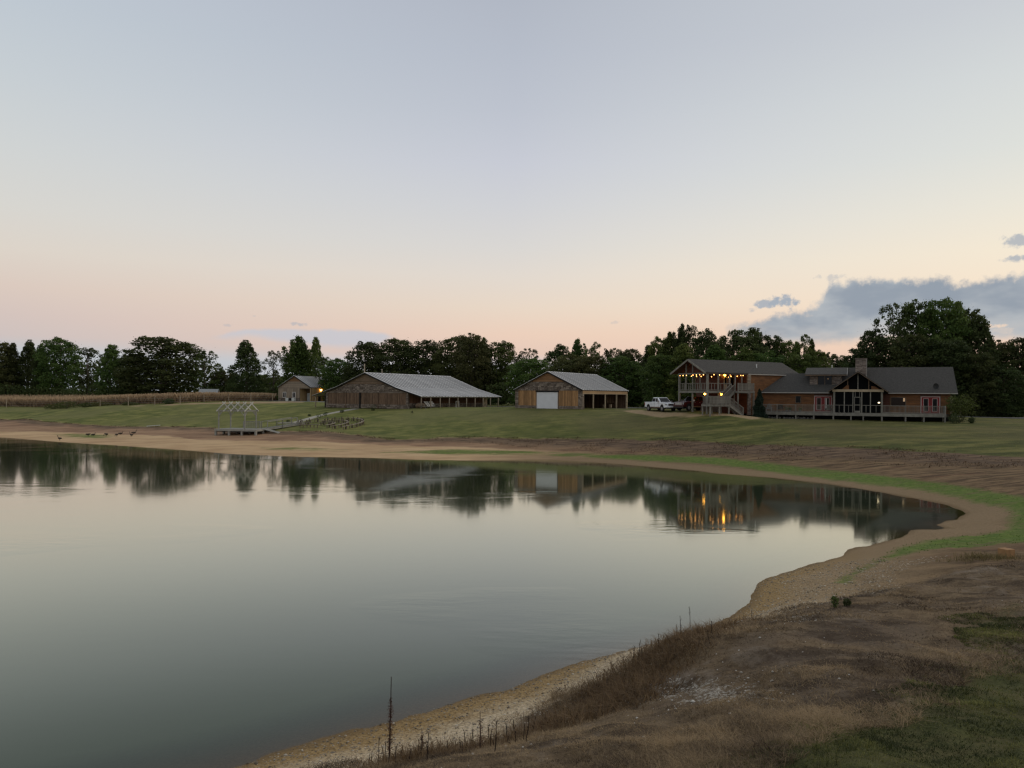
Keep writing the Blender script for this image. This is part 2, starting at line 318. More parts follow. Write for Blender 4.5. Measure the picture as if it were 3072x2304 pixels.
HPTS=[[-100.12,150.0,1.17],[-68.73,128.0,1.19],[-48.37,119.0,1.5],[-39.2,108.0,0.9],[-30.36,110.0,1.39],[-18.9,100.0,1.0],[-7.87,98.0,1.45],[2.7,95.0,1.53],[14.61,92.0,1.68],[24.88,86.0,1.69],[32.74,78.0,1.84],[39.62,72.0,1.86],[44.8,67.0,1.8],[-82.75,124.0,0.64],[-60.13,112.0,0.38],[-41.86,103.0,0.55],[-30.98,97.0,0.48],[-118.83,178.0,3.06],[-84.87,158.0,3.99],[-67.09,155.0,4.58],[-52.89,170.0,5.16],[-51.44,196.0,5.02],[-34.96,144.0,4.39],[-18.14,134.0,4.41],[-5.08,157.0,4.37],[0.45,122.0,4.89],[10.67,116.0,4.89],[19.8,131.0,4.7],[21.01,107.0,4.78],[23.07,106.0,4.91],[25.93,102.0,4.68],[30.64,100.0,4.48],[33.22,103.0,4.15],[43.67,98.0,3.91],[53.25,94.0,3.89],[63.98,104.0,3.97],[69.49,104.0,3.92],[79.29,128.0,3.82],[85.53,128.0,3.81],[0.31,158.0,4.67],[-5.25,160.0,4.46],[33.1,88.0,2.78],[20.21,100.0,3.4],[7.46,104.0,3.51],[-0.83,14.07,0.35],[0.21,15.28,0.35],[0.89,15.9,0.4],[1.83,16.89,0.5],[5.25,19.66,0.85],[7.56,21.07,0.95],[9.93,22.73,1.0],[14.45,25.65,1.05],[18.25,27.26,1.15],[22.93,34.25,0.55],[17.46,32.31,0.45],[24.38,38.21,0.4],[29.84,44.6,0.6],[35.94,53.73,1.2],[5.04,7.5,3.2],[2.3,7.87,3.0],[0.29,9.18,2.35],[-1.8,11.92,1.0],[4.98,13.14,2.2],[7.45,13.48,2.1],[11.18,20.25,1.5],[11.63,17.35,1.9],[3.84,13.16,1.9],[2.04,12.59,1.55],[3.67,15.92,1.45],[3.62,17.72,1.15],[0.0,0.0,5.2],[10.0,-3.0,5.2],[-6.0,4.0,3.0],[25.0,0.0,5.0],[40.0,8.0,4.0],[45.0,30.0,2.5],[80.0,50.0,3.0],[-10.0,-15.0,5.0],[30.0,-30.0,5.0],[-60.0,-40.0,5.0],[-200.0,0.0,5.0],[200.0,60.0,4.0],[0.0,-200.0,5.0],[0.0,210.0,4.5],[-120.0,220.0,4.2],[120.0,200.0,4.0],[-300.0,300.0,5.0],[300.0,300.0,4.0],[0.0,400.0,5.0],[-800.0,0.0,6.0],[800.0,0.0,5.0],[0.0,1200.0,8.0],[0.0,-1200.0,6.0],[-2500.0,2500.0,15.0],[2500.0,2500.0,15.0],[3000.0,-1500.0,15.0],[-3000.0,-1500.0,15.0],[-76.57,114.76,0.0],[-50.9,98.67,0.0],[-31.37,86.07,0.0],[-15.58,82.54,0.0],[-4.75,80.16,0.0],[10.49,77.61,0.0],[18.22,68.56,0.0],[25.17,60.85,0.0],[27.77,51.43,0.0],[27.65,47.22,0.0],[25.49,43.77,0.0],[22.81,41.39,0.0],[21.8,40.2,0.0],[19.19,38.02,0.0],[14.93,34.3,0.0],[12.25,31.35,0.0],[9.63,28.91,0.0],[8.27,26.32,0.0],[7.07,24.04,0.0],[5.39,22.36,0.0],[1.93,19.74,0.0],[-0.13,17.75,0.0],[-1.86,16.57,0.0],[-5.12,13.93,0.0],[-22.0,4.0,0.0],[-60.0,-8.0,0.0],[-120.0,5.0,0.0],[-150.0,60.0,0.0],[-120.0,118.0,0.0],[-96.0,122.0,0.0]]
ZONE={
'lawn_edge':[[-101.75,152.44],[-93.97,146.02],[-83.36,136.16],[-76.92,131.93],[-66.77,127.46],[-57.97,124.02],[-48.74,119.9],[-41.61,114.63],[-34.42,111.68],[-28.33,109.36],[-23.27,105.81],[-19.25,101.83],[-14.73,98.0],[-7.98,98.28],[2.57,94.86],[12.5,92.67],[18.32,90.57],[21.7,88.28],[28.66,81.95],[36.57,75.12],[44.53,66.6]],
'bankbottom':[[-81.68,122.39],[-72.94,121.14],[-60.69,115.86],[-49.27,109.52],[-41.69,102.59],[-30.91,100.34],[-24.67,98.73],[-17.86,94.52],[-13.52,92.65],[-5.36,90.3],[0.48,88.24],[6.26,86.88],[19.6,79.67],[25.46,72.75],[28.27,68.37],[30.4,63.78],[31.93,56.91],[32.52,48.61]],
'greenstrip':[[-15.49,86.82],[-11.2,87.48],[-7.19,88.66],[-1.31,87.37],[4.19,86.31],[12.14,83.14],[19.44,79.04],[21.04,77.34],[24.98,71.37],[27.76,67.14],[29.92,62.77],[31.57,56.27],[32.27,49.99],[32.22,48.16],[30.97,42.73],[25.55,35.24],[22.49,33.6],[19.91,33.0],[17.24,31.9],[15.29,30.69],[13.13,28.55],[10.96,26.01],[11.22,25.58],[13.44,28.93],[16.77,33.03],[19.33,35.78],[21.33,36.62],[23.67,37.27],[25.24,38.72],[27.78,42.34],[29.43,45.58],[29.75,51.12],[29.03,55.94],[26.7,61.46],[24.49,65.93],[20.66,72.0],[18.48,75.13],[11.75,80.5],[4.11,84.72],[-6.87,84.77],[-10.95,85.55]],
'greenpatch_left':[[-70.65,117.68],[-66.76,117.67],[-59.9,114.35],[-57.22,110.15],[-58.11,108.26],[-64.85,111.75]],
'greenpatch_mid':[[-31.05,92.2],[-26.53,93.23],[-21.06,90.65],[-17.59,89.05],[-22.56,88.78],[-28.79,90.17]],
'near_dry':[[-2.9,12.91],[-2.37,12.77],[-1.94,13.49],[-0.83,13.99],[-0.24,14.2],[0.21,15.3],[0.89,15.9],[1.82,16.82],[2.32,16.65],[2.66,16.48],[3.04,17.24],[4.67,17.51],[7.55,21.03],[8.5,21.23],[9.81,22.46],[11.7,23.13],[14.19,25.19],[16.1,25.93],[17.83,26.62]],
'near_green':[[2.35,7.82],[3.0,8.56],[3.74,9.52],[4.28,9.54],[4.78,9.65],[4.92,9.93],[5.68,10.62],[7.77,12.96],[9.59,14.3]],
'near_green_b':[[9.7,16.46],[10.76,17.58],[12.93,19.3],[10.11,15.07],[9.23,15.17]],
'gravel_a':[[2.64,15.28],[3.3,14.55],[3.84,13.15],[4.2,12.14],[3.91,11.31],[3.34,11.79],[2.88,12.93],[2.51,14.38]],
'gravel_b':[[5.85,17.66],[7.09,19.27],[7.43,18.78],[6.53,17.26]],
'drive':[[15.35,114.06],[18.87,112.87],[21.45,106.19],[25.84,101.63],[32.61,106.57],[31.37,97.52],[30.51,96.54],[28.5,99.51],[23.56,101.51],[19.94,103.33],[17.26,108.83]],
'trail':[[-78.34,155.94],[-67.27,155.43],[-64.4,158.32],[-54.62,168.96],[-47.95,175.44],[-44.73,164.98],[-51.04,159.61],[-63.04,155.0],[-66.47,153.57],[-77.59,154.44]],
'walk_top':[[-34.46,120.25],[-33.67,121.94],[-33.38,122.8],[-32.51,126.62],[-31.42,130.04],[-30.2,133.22],[-28.9,136.67],[-28.14,138.77]],
}
FENCE=[[-104.99,181.22,3.6],[-84.87,158.0,3.99],[-78.59,157.06,4.26],[-72.39,155.38,4.4],[-67.48,155.89,4.63],[-64.12,159.69,4.86],[-60.73,164.41,5.03],[-56.95,167.3,5.11],[-53.73,171.98,5.17]]
GEESE=[[-63.13,107.11,0.05],[-62.26,112.68,0.35],[-62.03,113.71,0.42],[-59.22,112.03,0.43],[-56.91,110.48,0.44],[-58.31,114.26,0.62],[-54.31,109.51,0.49],[-55.7,113.0,0.65]]
PLANK=[[-57.26,122.52,1.33]]
WEEDS=[[-1.81,11.59,1.16],[-2.13,12.53,0.74],[-2.05,12.79,0.64],[-1.55,13.46,0.45],[-1.21,11.39,1.34],[-0.77,13.36,0.59],[-0.65,13.86,0.46],[-0.45,11.75,1.31],[-0.39,13.87,0.5],[-0.19,10.68,1.77],[-0.04,12.83,0.94],[0.09,13.86,0.61],[0.26,11.47,1.55],[0.65,14.73,0.55],[0.66,14.58,0.58],[2.72,17.02,0.89],[2.83,16.95,0.95],[3.36,17.3,1.13],[3.95,17.77,1.24],[5.24,22.31,0.0],[4.8,22.07,0.0],[4.14,15.93,1.64],[4.42,16.82,1.59],[2.94,17.08,0.98],[6.51,20.65,0.8]]
GREENWEED=[[8.17,19.31,1.45],[8.41,19.17,1.5]]
STUMP=[[18.31,28.33,1.01]]
DECKPOSTS=[[-41.95,108.8,0.88],[-40.26,108.32,0.89],[-38.44,108.25,0.94],[-35.92,106.78,0.92],[-35.93,109.93,1.16]]
TREES = [
(-160.3,238,3.99,18.8,11.4,'round','O','olive green tree cut by the left edge of the photograph'),
(-156.6,240,4.04,18.6,6.3,'column','D','greyish narrow tree second from the left edge'),
(-152.6,242,4.09,19.2,7.9,'column','D','greyish narrow tree third from the left, level with the first bush'),
(-146.4,238,4.07,18.2,5.2,'column','D','slim dark tree squeezed before the wide green one on the far left'),
(-139.5,236,4.1,19.7,11.8,'round','G','wide fresh green tree, tallest of the far left group'),
(-135.7,245,4.24,17.4,10.1,'sparse','D','dark thin crowned tree with sky gaps, right of the wide green one'),
(-121.4,232,4.23,17.6,8.5,'column','G','rounded green tree rising alone before the big dark oak'),
(-114.7,232,4.31,14.2,9.6,'round','D','lower dark tree forming the left shoulder of the big oak'),
(-103.8,228,4.4,19.4,23.3,'oak','D','big broad dark oak, largest tree of the left hedgerow'),
(-90.4,226,4.56,14.9,8.4,'sparse','G','light green tree at the right foot of the big left oak'),
(-87.2,232,4.61,9,9.6,'round','O','low olive tree above the white shed roof'),
(-77.1,222,4.69,17.7,10.1,'column','D','lone tall dark tree standing apart over the cornfield'),
(-76.3,240,4.7,8.3,10.4,'round','G','low green tree filling the gap right of the lone tall tree'),
(-67.8,218,4.77,14.5,6.3,'sparse','D','thin dark tree forming the left lobe behind the small cabin'),
(-60,215,4.82,18.6,11.7,'spire','G','tall green poplar directly behind the small cabin'),
(-54.8,214,4.83,18.3,5.2,'column','G','narrow tall green tree at the right edge of the cabin poplar'),
(-50.1,205,4.87,12.3,7.1,'sparse','D','lower thin tree above the right end of the cabin roof'),
(-45.3,200,4.89,11.4,8.7,'round','G','rounded green tree between the cabin and the long barn ridge'),
(-36.7,192,4.89,15.6,10.4,'oak','D','dark oak behind the left slope of the long barn gable'),
(-28.7,190,4.82,16,13.2,'oak','D','wide dark oak above the peak end of the long barn roof'),
(-21.7,190,4.74,16,9.9,'round','D','dark rounded tree over the middle of the long barn ridge'),
(-13.4,187,4.66,17,12.2,'oak','D','tallest dark oak behind the long barn roof'),
(-9.6,180,4.62,16.9,9.4,'round','O','brownish olive tree before the tallest oak behind the long barn'),
(-6.9,186,4.6,16.6,5.7,'spire','G','narrow spiky tree right of the tallest oak above the long barn'),
(-2.6,184,4.58,15.5,8,'round','G','green tree sloping down to the gap between the two barns'),
(3.9,178,4.58,13.4,5.8,'sparse','D','thin dark tree standing in the gap left of the garage barn'),
(4,168,4.62,10.6,9.9,'round','G','low rounded green tree behind the left slope of the garage barn'),
(11,182,4.55,14.6,7.5,'round','D','dark rounded tree above the garage barn gable peak'),
(15.3,180,4.55,16,6.7,'spire','G','pale green poplar tallest behind the garage barn roof'),
(19.4,182,4.52,15.2,5.5,'sparse','G','wispy green tree right of the pale poplar above the garage barn'),
(12.5,165,4.64,11.3,9.3,'round','O','low olive tree just over the garage barn ridge, left one'),
(16.6,163,4.63,11.1,9.6,'round','O','low olive tree just over the garage barn ridge, right one'),
(23.2,185,4.49,14.3,4.8,'sparse','D','left one of two thin dark trees beyond the garage roof end'),
(24.8,184,4.49,14.1,4.8,'sparse','D','right one of two thin dark trees beyond the garage roof end'),
(27.6,178,4.5,13.7,7.7,'round','D','dark rounded tree at the dip of the skyline right of the garage barn'),
(22.9,160,4.59,10.8,9.7,'round','G','lower green tree before the skyline dip, behind the far garage eave'),
(30.7,172,4.5,14.3,5.2,'column','D','narrow dark tree where the skyline starts rising to the lodge wood'),
(32.7,170,4.49,15.9,5.5,'round','G','green tree on the rising skyline above the white pickup'),
(34.7,168,4.48,17,5.8,'column','G','narrow green tree one step higher on the rising skyline'),
(36.6,166,4.47,18.5,6.1,'spire','D','tallest spiky dark tree left of the lodge gable peak'),
(38.8,167,4.44,18.6,4.7,'sparse','D','thin tree beside the tallest spiky one, right above the lodge gable'),
(29,148,4.55,10.6,7.4,'round','G','lower bright green tree between the white pickup and the lodge gable'),
(32.6,146,4.52,12.7,7.9,'column','G','narrow green tree just behind the lodge gable peak'),
(40.5,162,4.43,16.9,6.7,'round','D','dark rounded tree above the left third of the lodge roof'),
(42.8,160,4.41,15.6,6.3,'round','D','dark rounded tree in the skyline notch over the lodge roof'),
(47.5,165,4.36,17.2,5.4,'sparse','D','thin crowned tree left of the highest clump over the lodge ridge'),
(49.2,160,4.34,17.1,8.7,'round','D','highest dark clump over the middle of the lodge ridge'),
(52.1,163,4.31,17.3,4.3,'column','D','narrow dark tree at the right side of the highest lodge clump'),
(54.9,162,4.28,16.1,6.3,'round','D','dark rounded tree above the right end of the lodge ridge'),
(57,160,4.25,14.7,5.9,'round','G','green tree against the cloud beyond the lodge ridge end'),
(58.5,158,4.23,14.6,3.4,'column','G','slim green tree left of the feathery one above the dormer'),
(60.2,158,4.21,15.8,4.1,'sparse','G','feathery thin tree with sky through its top above the dormer'),
(62.1,159,4.18,15.2,3.8,'spire','G','small poplar at the right of the feathery tree'),
(62.8,157,4.17,12.6,5.1,'round','G','rounded green tree sloping down toward the chimney gap'),
(71.5,175,4.14,13.6,4.2,'sparse','D','small thin distant tree left in the peach sky gap'),
(78.4,185,4.11,13.4,6.8,'round','D','distant rounded dark tree in the middle of the peach sky gap'),
(82.6,190,4.09,12.6,6.6,'round','O','distant olive tree just left of the stone chimney'),
(36.5,138,4.48,12,9.6,'spire','G','cone shaped green tree close behind the lodge roof, left one'),
(41.8,138,4.42,11.7,6.9,'column','G','narrow green tree close behind the middle of the lodge roof'),
(45.8,138,4.36,11,7.8,'round','G','lower green tree close behind the lodge roof, right of the narrow one'),
(51.2,136,4.27,10.6,8.3,'oak','G','low spreading green tree between the lodge ridge end and the dormer'),
(64.7,142,4.07,12.3,7.1,'round','D','dark rounded tree immediately right of the chimney top'),
(66.2,140,4.03,15.6,7,'round','D','dark tree between the chimney and the giant trees'),
(70.6,142,3.98,20.6,7.7,'sparse','D','leftmost dark top of the giant trees over the log house'),
(75.7,143,3.92,21.5,7.8,'round','G','second green top of the giant trees over the log house'),
(78.5,140,3.86,21.7,8.2,'round','G','highest broad green top of the giant trees over the log house'),
(82.9,143,3.85,21.5,6.8,'spire','D','rounded top right beside the highest of the giant trees'),
(84,141,3.82,20.1,7.4,'sparse','D','rounded dark top on the right shoulder of the giant trees'),
(84,138,3.79,18.6,7.2,'column','D','column shaped rightmost tree of the giant clump'),
(69.9,136,3.94,14.4,10.6,'oak','D','dark lower oak under the left half of the giant trees'),
(75.3,134,3.83,13.8,10.5,'oak','D','dark lower oak under the right half of the giant trees'),
(88.9,140,3.79,14,7.3,'round','O','olive tree right of the giant clump before the photo edge'),
(91.4,138,3.77,14.5,7.5,'round','D','dark rounded tree at the right edge of the photograph'),
(97,140,3.77,14.5,7.3,'round','D','tree mostly cut off by the right edge of the photograph'),
(79.4,131,3.74,11.5,6.8,'round','D','dark low tree behind the small bright tree right of the house'),
(83.9,131,3.73,9.2,7.4,'round','D','low dark tree above the road at the far right'),
]

# ------------------------------------------------------------------ terrain (all coordinates surveyed in metres; the eye stands at 0,0)
def sdf(poly, pts, want_near=False):
    poly = np.asarray(poly, float); n = len(poly); d = np.full(len(pts), 1e18); ins = np.zeros(len(pts), bool); near = np.zeros((len(pts), 2)) if want_near else None
    for i in range(n):
        a = poly[i]; b = poly[(i + 1) % n]; e = b - a; w = pts - a
        t = np.clip((w @ e) / max(e @ e, 1e-9), 0, 1); q = a + t[:, None] * e; dd = ((pts - q) ** 2).sum(1)
        m = dd < d; d[m] = dd[m]
        if want_near: near[m] = q[m]
        if a[1] != b[1]:
            c = ((a[1] > pts[:, 1]) != (b[1] > pts[:, 1])); xi = a[0] + (pts[:, 1] - a[1]) / (b[1] - a[1]) * (b[0] - a[0]); ins ^= c & (pts[:, 0] < xi)
    d = np.sqrt(d); s = np.where(ins, -d, d)
    return (s, near) if want_near else s
_C = np.array(HPTS, float)
def _phi(r): return np.sqrt(r * r + 9.0)
_n = len(_C); _A = np.zeros((_n + 1, _n + 1)); _A[:_n, :_n] = _phi(np.linalg.norm(_C[:, None, :2] - _C[None, :, :2], axis=2)); _A[_n, :_n] = 1; _A[:_n, _n] = 1
_W = np.linalg.lstsq(_A, np.append(_C[:, 2], 0), rcond=1e-12)[0]
def _raw(p):
    o = np.full(len(p), _W[_n])
    for i in range(_n): o += _W[i] * _phi(np.hypot(p[:, 0] - _C[i, 0], p[:, 1] - _C[i, 1]))
    return o
def vnoise(x, y, seed=0):
    xi = np.floor(x).astype(np.int64); yi = np.floor(y).astype(np.int64); fx = x - xi; fy = y - yi
    fx = fx * fx * (3 - 2 * fx); fy = fy * fy * (3 - 2 * fy)
    def h(a, b):
        n = (a * 374761393 + b * 668265263 + seed * 974634777) & 0xffffffff
        n = ((n ^ (n >> 13)) * 1274126177) & 0xffffffff
        return ((n ^ (n >> 16)) & 0xffff) / 65535.0
    return (h(xi, yi) * (1 - fx) + h(xi + 1, yi) * fx) * (1 - fy) + (h(xi, yi + 1) * (1 - fx) + h(xi + 1, yi + 1) * fx) * fy
def fbm(x, y, f, o=4, seed=0):
    s = 0; a = 1; t = 0
    for i in range(o):
        s = s + a * vnoise(x * f, y * f, seed + i); t += a; a *= .5; f *= 2.03
    return s / t
Z = ZONE
BARE = list(Z['lawn_edge']) + [(62, 60), (60, 34)] + [(18, 22)] + list(Z['near_green'])[::-1] + [(0, 4), (-8, 2), (-25, -12), (-60, -25), (-140, -10), (-175, 60), (-150, 150)]
DRY = list(Z['near_dry']) + [(30, 38), (42, 34), (36, 22)] + list(Z['near_green'])[::-1] + [(1, 6), (-2, 6.5), (-5, 8)]
BANK = list(Z['lawn_edge']) + [(62, 60), (56, 52)] + list(Z['bankbottom'])[::-1] + [(-120, 135), (-140, 160)]
def ground_z(p, full=False):
    p = np.asarray(p, float).reshape(-1, 2); s, near = sdf(SHORE, p, True)
    z = _raw(p) - _raw(near) * np.exp(-np.abs(s) / 4.0)
    dist = np.hypot(p[:, 0], p[:, 1])
    # small relief: clumps on the near bank, hummocks further out
    amp = np.clip((s - .3) / 3, 0, 1)
    z = z + amp * np.where(dist < 60, (fbm(p[:, 0], p[:, 1], 1.3, 4, 5) - .5) * .30, 0) + amp * (fbm(p[:, 0], p[:, 1], .12, 3, 9) - .5) * .25
    wob = (fbm(p[:, 0], p[:, 1], .9, 5, 21) - .5) * np.where(dist > 35, .11, .075) * np.clip(1 - np.abs(s) / 2, 0, 1)
    land = np.maximum(z, .03 * np.clip(s, 0, 8)) + wob
    o = np.where(s > 0, land, -np.minimum(.16 * np.abs(s), 2.5) + wob)
    return (o, s) if full else o
def gz(x, y): return float(ground_z([(x, y)])[0])

def ground_material():
    m, nt, b = newmat('lawn_sand_and_soil'); N = nt.nodes; L = nt.links
    def A(n):
        a = N.new('ShaderNodeAttribute'); a.attribute_name = n; return a.outputs['Fac']
    geo = N.new('ShaderNodeNewGeometry')
    def noise(s, d=5, r=.6, st=(1, 1, 1)):
        mp = N.new('ShaderNodeMapping'); mp.inputs['Scale'].default_value = st; L.new(geo.outputs['Position'], mp.inputs[0])
        n = N.new('ShaderNodeTexNoise'); n.inputs['Scale'].default_value = s; n.inputs['Detail'].default_value = d; n.inputs['Roughness'].default_value = r
        L.new(mp.outputs[0], n.inputs['Vector']); return n.outputs['Fac']
    def M(op, a, b_=None, c=None):
        n = N.new('ShaderNodeMath'); n.operation = op
        for i, v in enumerate((a, b_, c)):
            if v is None: continue
            if isinstance(v, (int, float)): n.inputs[i].default_value = v
            else: L.new(v, n.inputs[i])
        return n.outputs[0]
    def mr(v, a, b_, c=0, d=1):
        n = N.new('ShaderNodeMapRange'); L.new(v, n.inputs[0])
        for i, q in enumerate((a, b_, c, d)): n.inputs[i + 1].default_value = q
        return n.outputs[0]
    def mix(f, a, b_):
        n = N.new('ShaderNodeMix'); n.data_type = 'RGBA'
        if isinstance(f, (int, float)): n.inputs[0].default_value = f
        else: L.new(f, n.inputs[0])
        for s, v in ((n.inputs[6], a), (n.inputs[7], b_)):
            if isinstance(v, tuple): s.default_value = v + (1,)
            else: L.new(v, s)
        return n.outputs[2]
    nbig = noise(.055, 4, .55); nmid = noise(.30, 5, .62); nfine = noise(2.4, 6, .7); ntiny = noise(16, 5, .75); nfib = noise(46, 4, .8)
    nstrk = noise(.5, 5, .65, (.3, .8, 1)); nstr2 = noise(1.7, 5, .7, (.22, 1.0, 1))
    east = A('east'); shore = A('shore')
    def soft(attr, n, amt=.9, w=.12):
        v = M('ADD', A(attr), M('MULTIPLY', M('SUBTRACT', n, .5), amt)); return mr(v, .5 - w, .5 + w)
    # lawn: green on the left, strawier in patches towards the house, its dimmer light painted darker
    g1 = mix(mr(nmid, .40, .60), (.108, .125, .030), (.235, .228, .068))
    g2 = mix(mr(nstrk, .42, .58), (.058, .070, .019), (.165, .155, .050))
    lawn = mix(M('MULTIPLY', east, .85), g1, g2)
    lawn = mix(mr(nstr2, .46, .60, 0, .6), lawn, mix(A('east'), (.075, .092, .030), (.045, .052, .018)))
    lawn = mix(mr(nbig, .47, .60, 0, .6), lawn, mix(east, (.17, .165, .062), (.125, .105, .048)))
    lawn = mix(M('MULTIPLY', mr(nfine, .52, .70), .5), lawn, (.050, .052, .022))
    # bare ground: pinkish tan sand on the left, grey brown to the right
    sand = mix(mr(nstrk, .38, .66), (.57, .40, .23), (.42, .275, .15))
    sand = mix(mr(nstr2, .62, .74, 0, .5), sand, (.23, .15, .10))
    soil = mix(mr(nstr2, .38, .62), (.215, .145, .08), (.10, .066, .038))
    soil = mix(mr(nstrk, .57, .72, 0, .8), soil, (.15, .066, .036))
    bare = mix(A('soil'), sand, soil)
    pale = mix(mr(ntiny, .4, .65), (.30, .215, .125), (.165, .115, .065))
    bare = mix(M('MULTIPLY', A('soil'), mr(M('ADD', shore, M('MULTIPLY', nfine, 1.6)), 5.2, 3.0)), bare, pale)
    # near beach: yellow-brown wet gravel at the edge, paler gravel above
    g_wet = mix(mr(ntiny, .36, .66), (.17, .105, .042), (.47, .33, .155))
    g_dry = mix(mr(ntiny, .34, .60), (.29, .22, .13), (.72, .59, .41)); g_dry = mix(M('MULTIPLY', A('farb'), .85), g_dry, mix(mr(ntiny, .38, .62), (.13, .085, .042), (.40, .285, .155)))
    grav = mix(mr(M('ADD', shore, M('MULTIPLY', M('SUBTRACT', nfine, .5), 1.6)), .7, 1.7), g_wet, g_dry)
    bare = mix(A('nearb'), bare, grav)
    bare = mix(mr(shore, .45, .05, 0, .7), bare, (.15, .10, .05))
    # dark dead vegetation on the cut bank
    veg = mix(mr(nstr2, .40, .62), (.060, .040, .028), (.20, .135, .085))
    tanl = mix(mr(nstrk, .40, .60), (.34, .215, .13), (.22, .130, .080)); tanl = mix(mr(nstr2, .58, .70, 0, .6), tanl, (.14, .085, .055))
    brn = mix(mr(nstr2, .40, .60), (.235, .155, .085), (.085, .055, .032)); brn = mix(mr(nstrk, .58, .68, 0, .6), brn, (.17, .075, .045)); brn = mix(mr(nfine, .55, .68, 0, .5), brn, (.075, .08, .03))
    body = mix(A('east'), tanl, brn)
    vw = M('ADD', A('inb'), M('MULTIPLY', M('SUBTRACT', nmid, .5), 8.0)); vw = M('SUBTRACT', vw, M('MULTIPLY', east, 3.2)); bank = mix(mr(vw, 3.6, 1.6), body, veg)
    dry0 = mix(mr(nfine, .38, .64), (.095, .062, .036), (.215, .155, .090))
    dry = mix(mr(nfib, .40, .62, 0, .8), dry0, (.225, .165, .10)); dry = mix(mr(nmid, .48, .62, 0, .6), dry, (.115, .092, .076))
    dry = mix(mr(ntiny, .52, .68, 0, .85), dry, (.030, .020, .013)); dry = mix(mr(noise(.9, 5, .7, (.5, 1.0, 1)), .47, .60, 0, .75), dry, (.045, .030, .019)); dry = mix(mr(noise(.7, 5, .7, (1.0, .6, 1)), .55, .66, 0, .6), dry, (.24, .195, .15))
    ngreen = mix(mr(nfine, .40, .64), (.036, .044, .014), (.090, .095, .032)); ngreen = mix(mr(noise(1.1, 5, .7), .48, .60, 0, .6), ngreen, (.13, .105, .05)); ngreen = mix(mr(ntiny, .50, .66, 0, .7), ngreen, (.020, .026, .010)); ngreen = mix(mr(nfib, .46, .62, 0, .6), ngreen, (.125, .125, .045))
    ngreen = mix(mr(nmid, .50, .64, 0, .7), ngreen, (.085, .068, .038))
    moss = mix(mr(nfine, .38, .62), (.068, .130, .020), (.140, .205, .040)); moss = mix(mr(nstr2, .50, .68, 0, .7), moss, (.17, .135, .07))
    c = mix(soft('bare', nmid, .9, .10), lawn, bare)
    c = mix(M('MULTIPLY', soft('bank', nmid, 1.0, .12), .92), c, bank)
    c = mix(M('MULTIPLY', soft('moss', nstr2, 1.5, .2), .92), c, moss)
    c = mix(soft('dry', nfine, .9, .16), c, dry)
    c = mix(soft('ngreen', nfine, 1.0, .2), c, ngreen)
    c = mix(M('MULTIPLY', soft('chips', noise(4.5, 6, .8), 1.6, .06), mr(ntiny, .44, .56)), c, (.46, .43, .37))
    c = mix(soft('drive', nmid, .8, .12), c, mix(mr(nfine, .35, .65), (.40, .295, .17), (.27, .195, .11)))
    L.new(c, b.inputs['Base Color']); b.inputs['Roughness'].default_value = .95; b.inputs['Specular IOR Level'].default_value = .12
    hgt = M('ADD', M('MULTIPLY', nfine, .09), M('ADD', M('MULTIPLY', ntiny, .05), M('MULTIPLY', nfib, .015))); bp = N.new('ShaderNodeBump'); bp.inputs['Strength'].default_value = .8; bp.inputs['Distance'].default_value = 1.0
    L.new(hgt, bp.inputs['Height']); L.new(bp.outputs[0], b.inputs['Normal'])
    return m
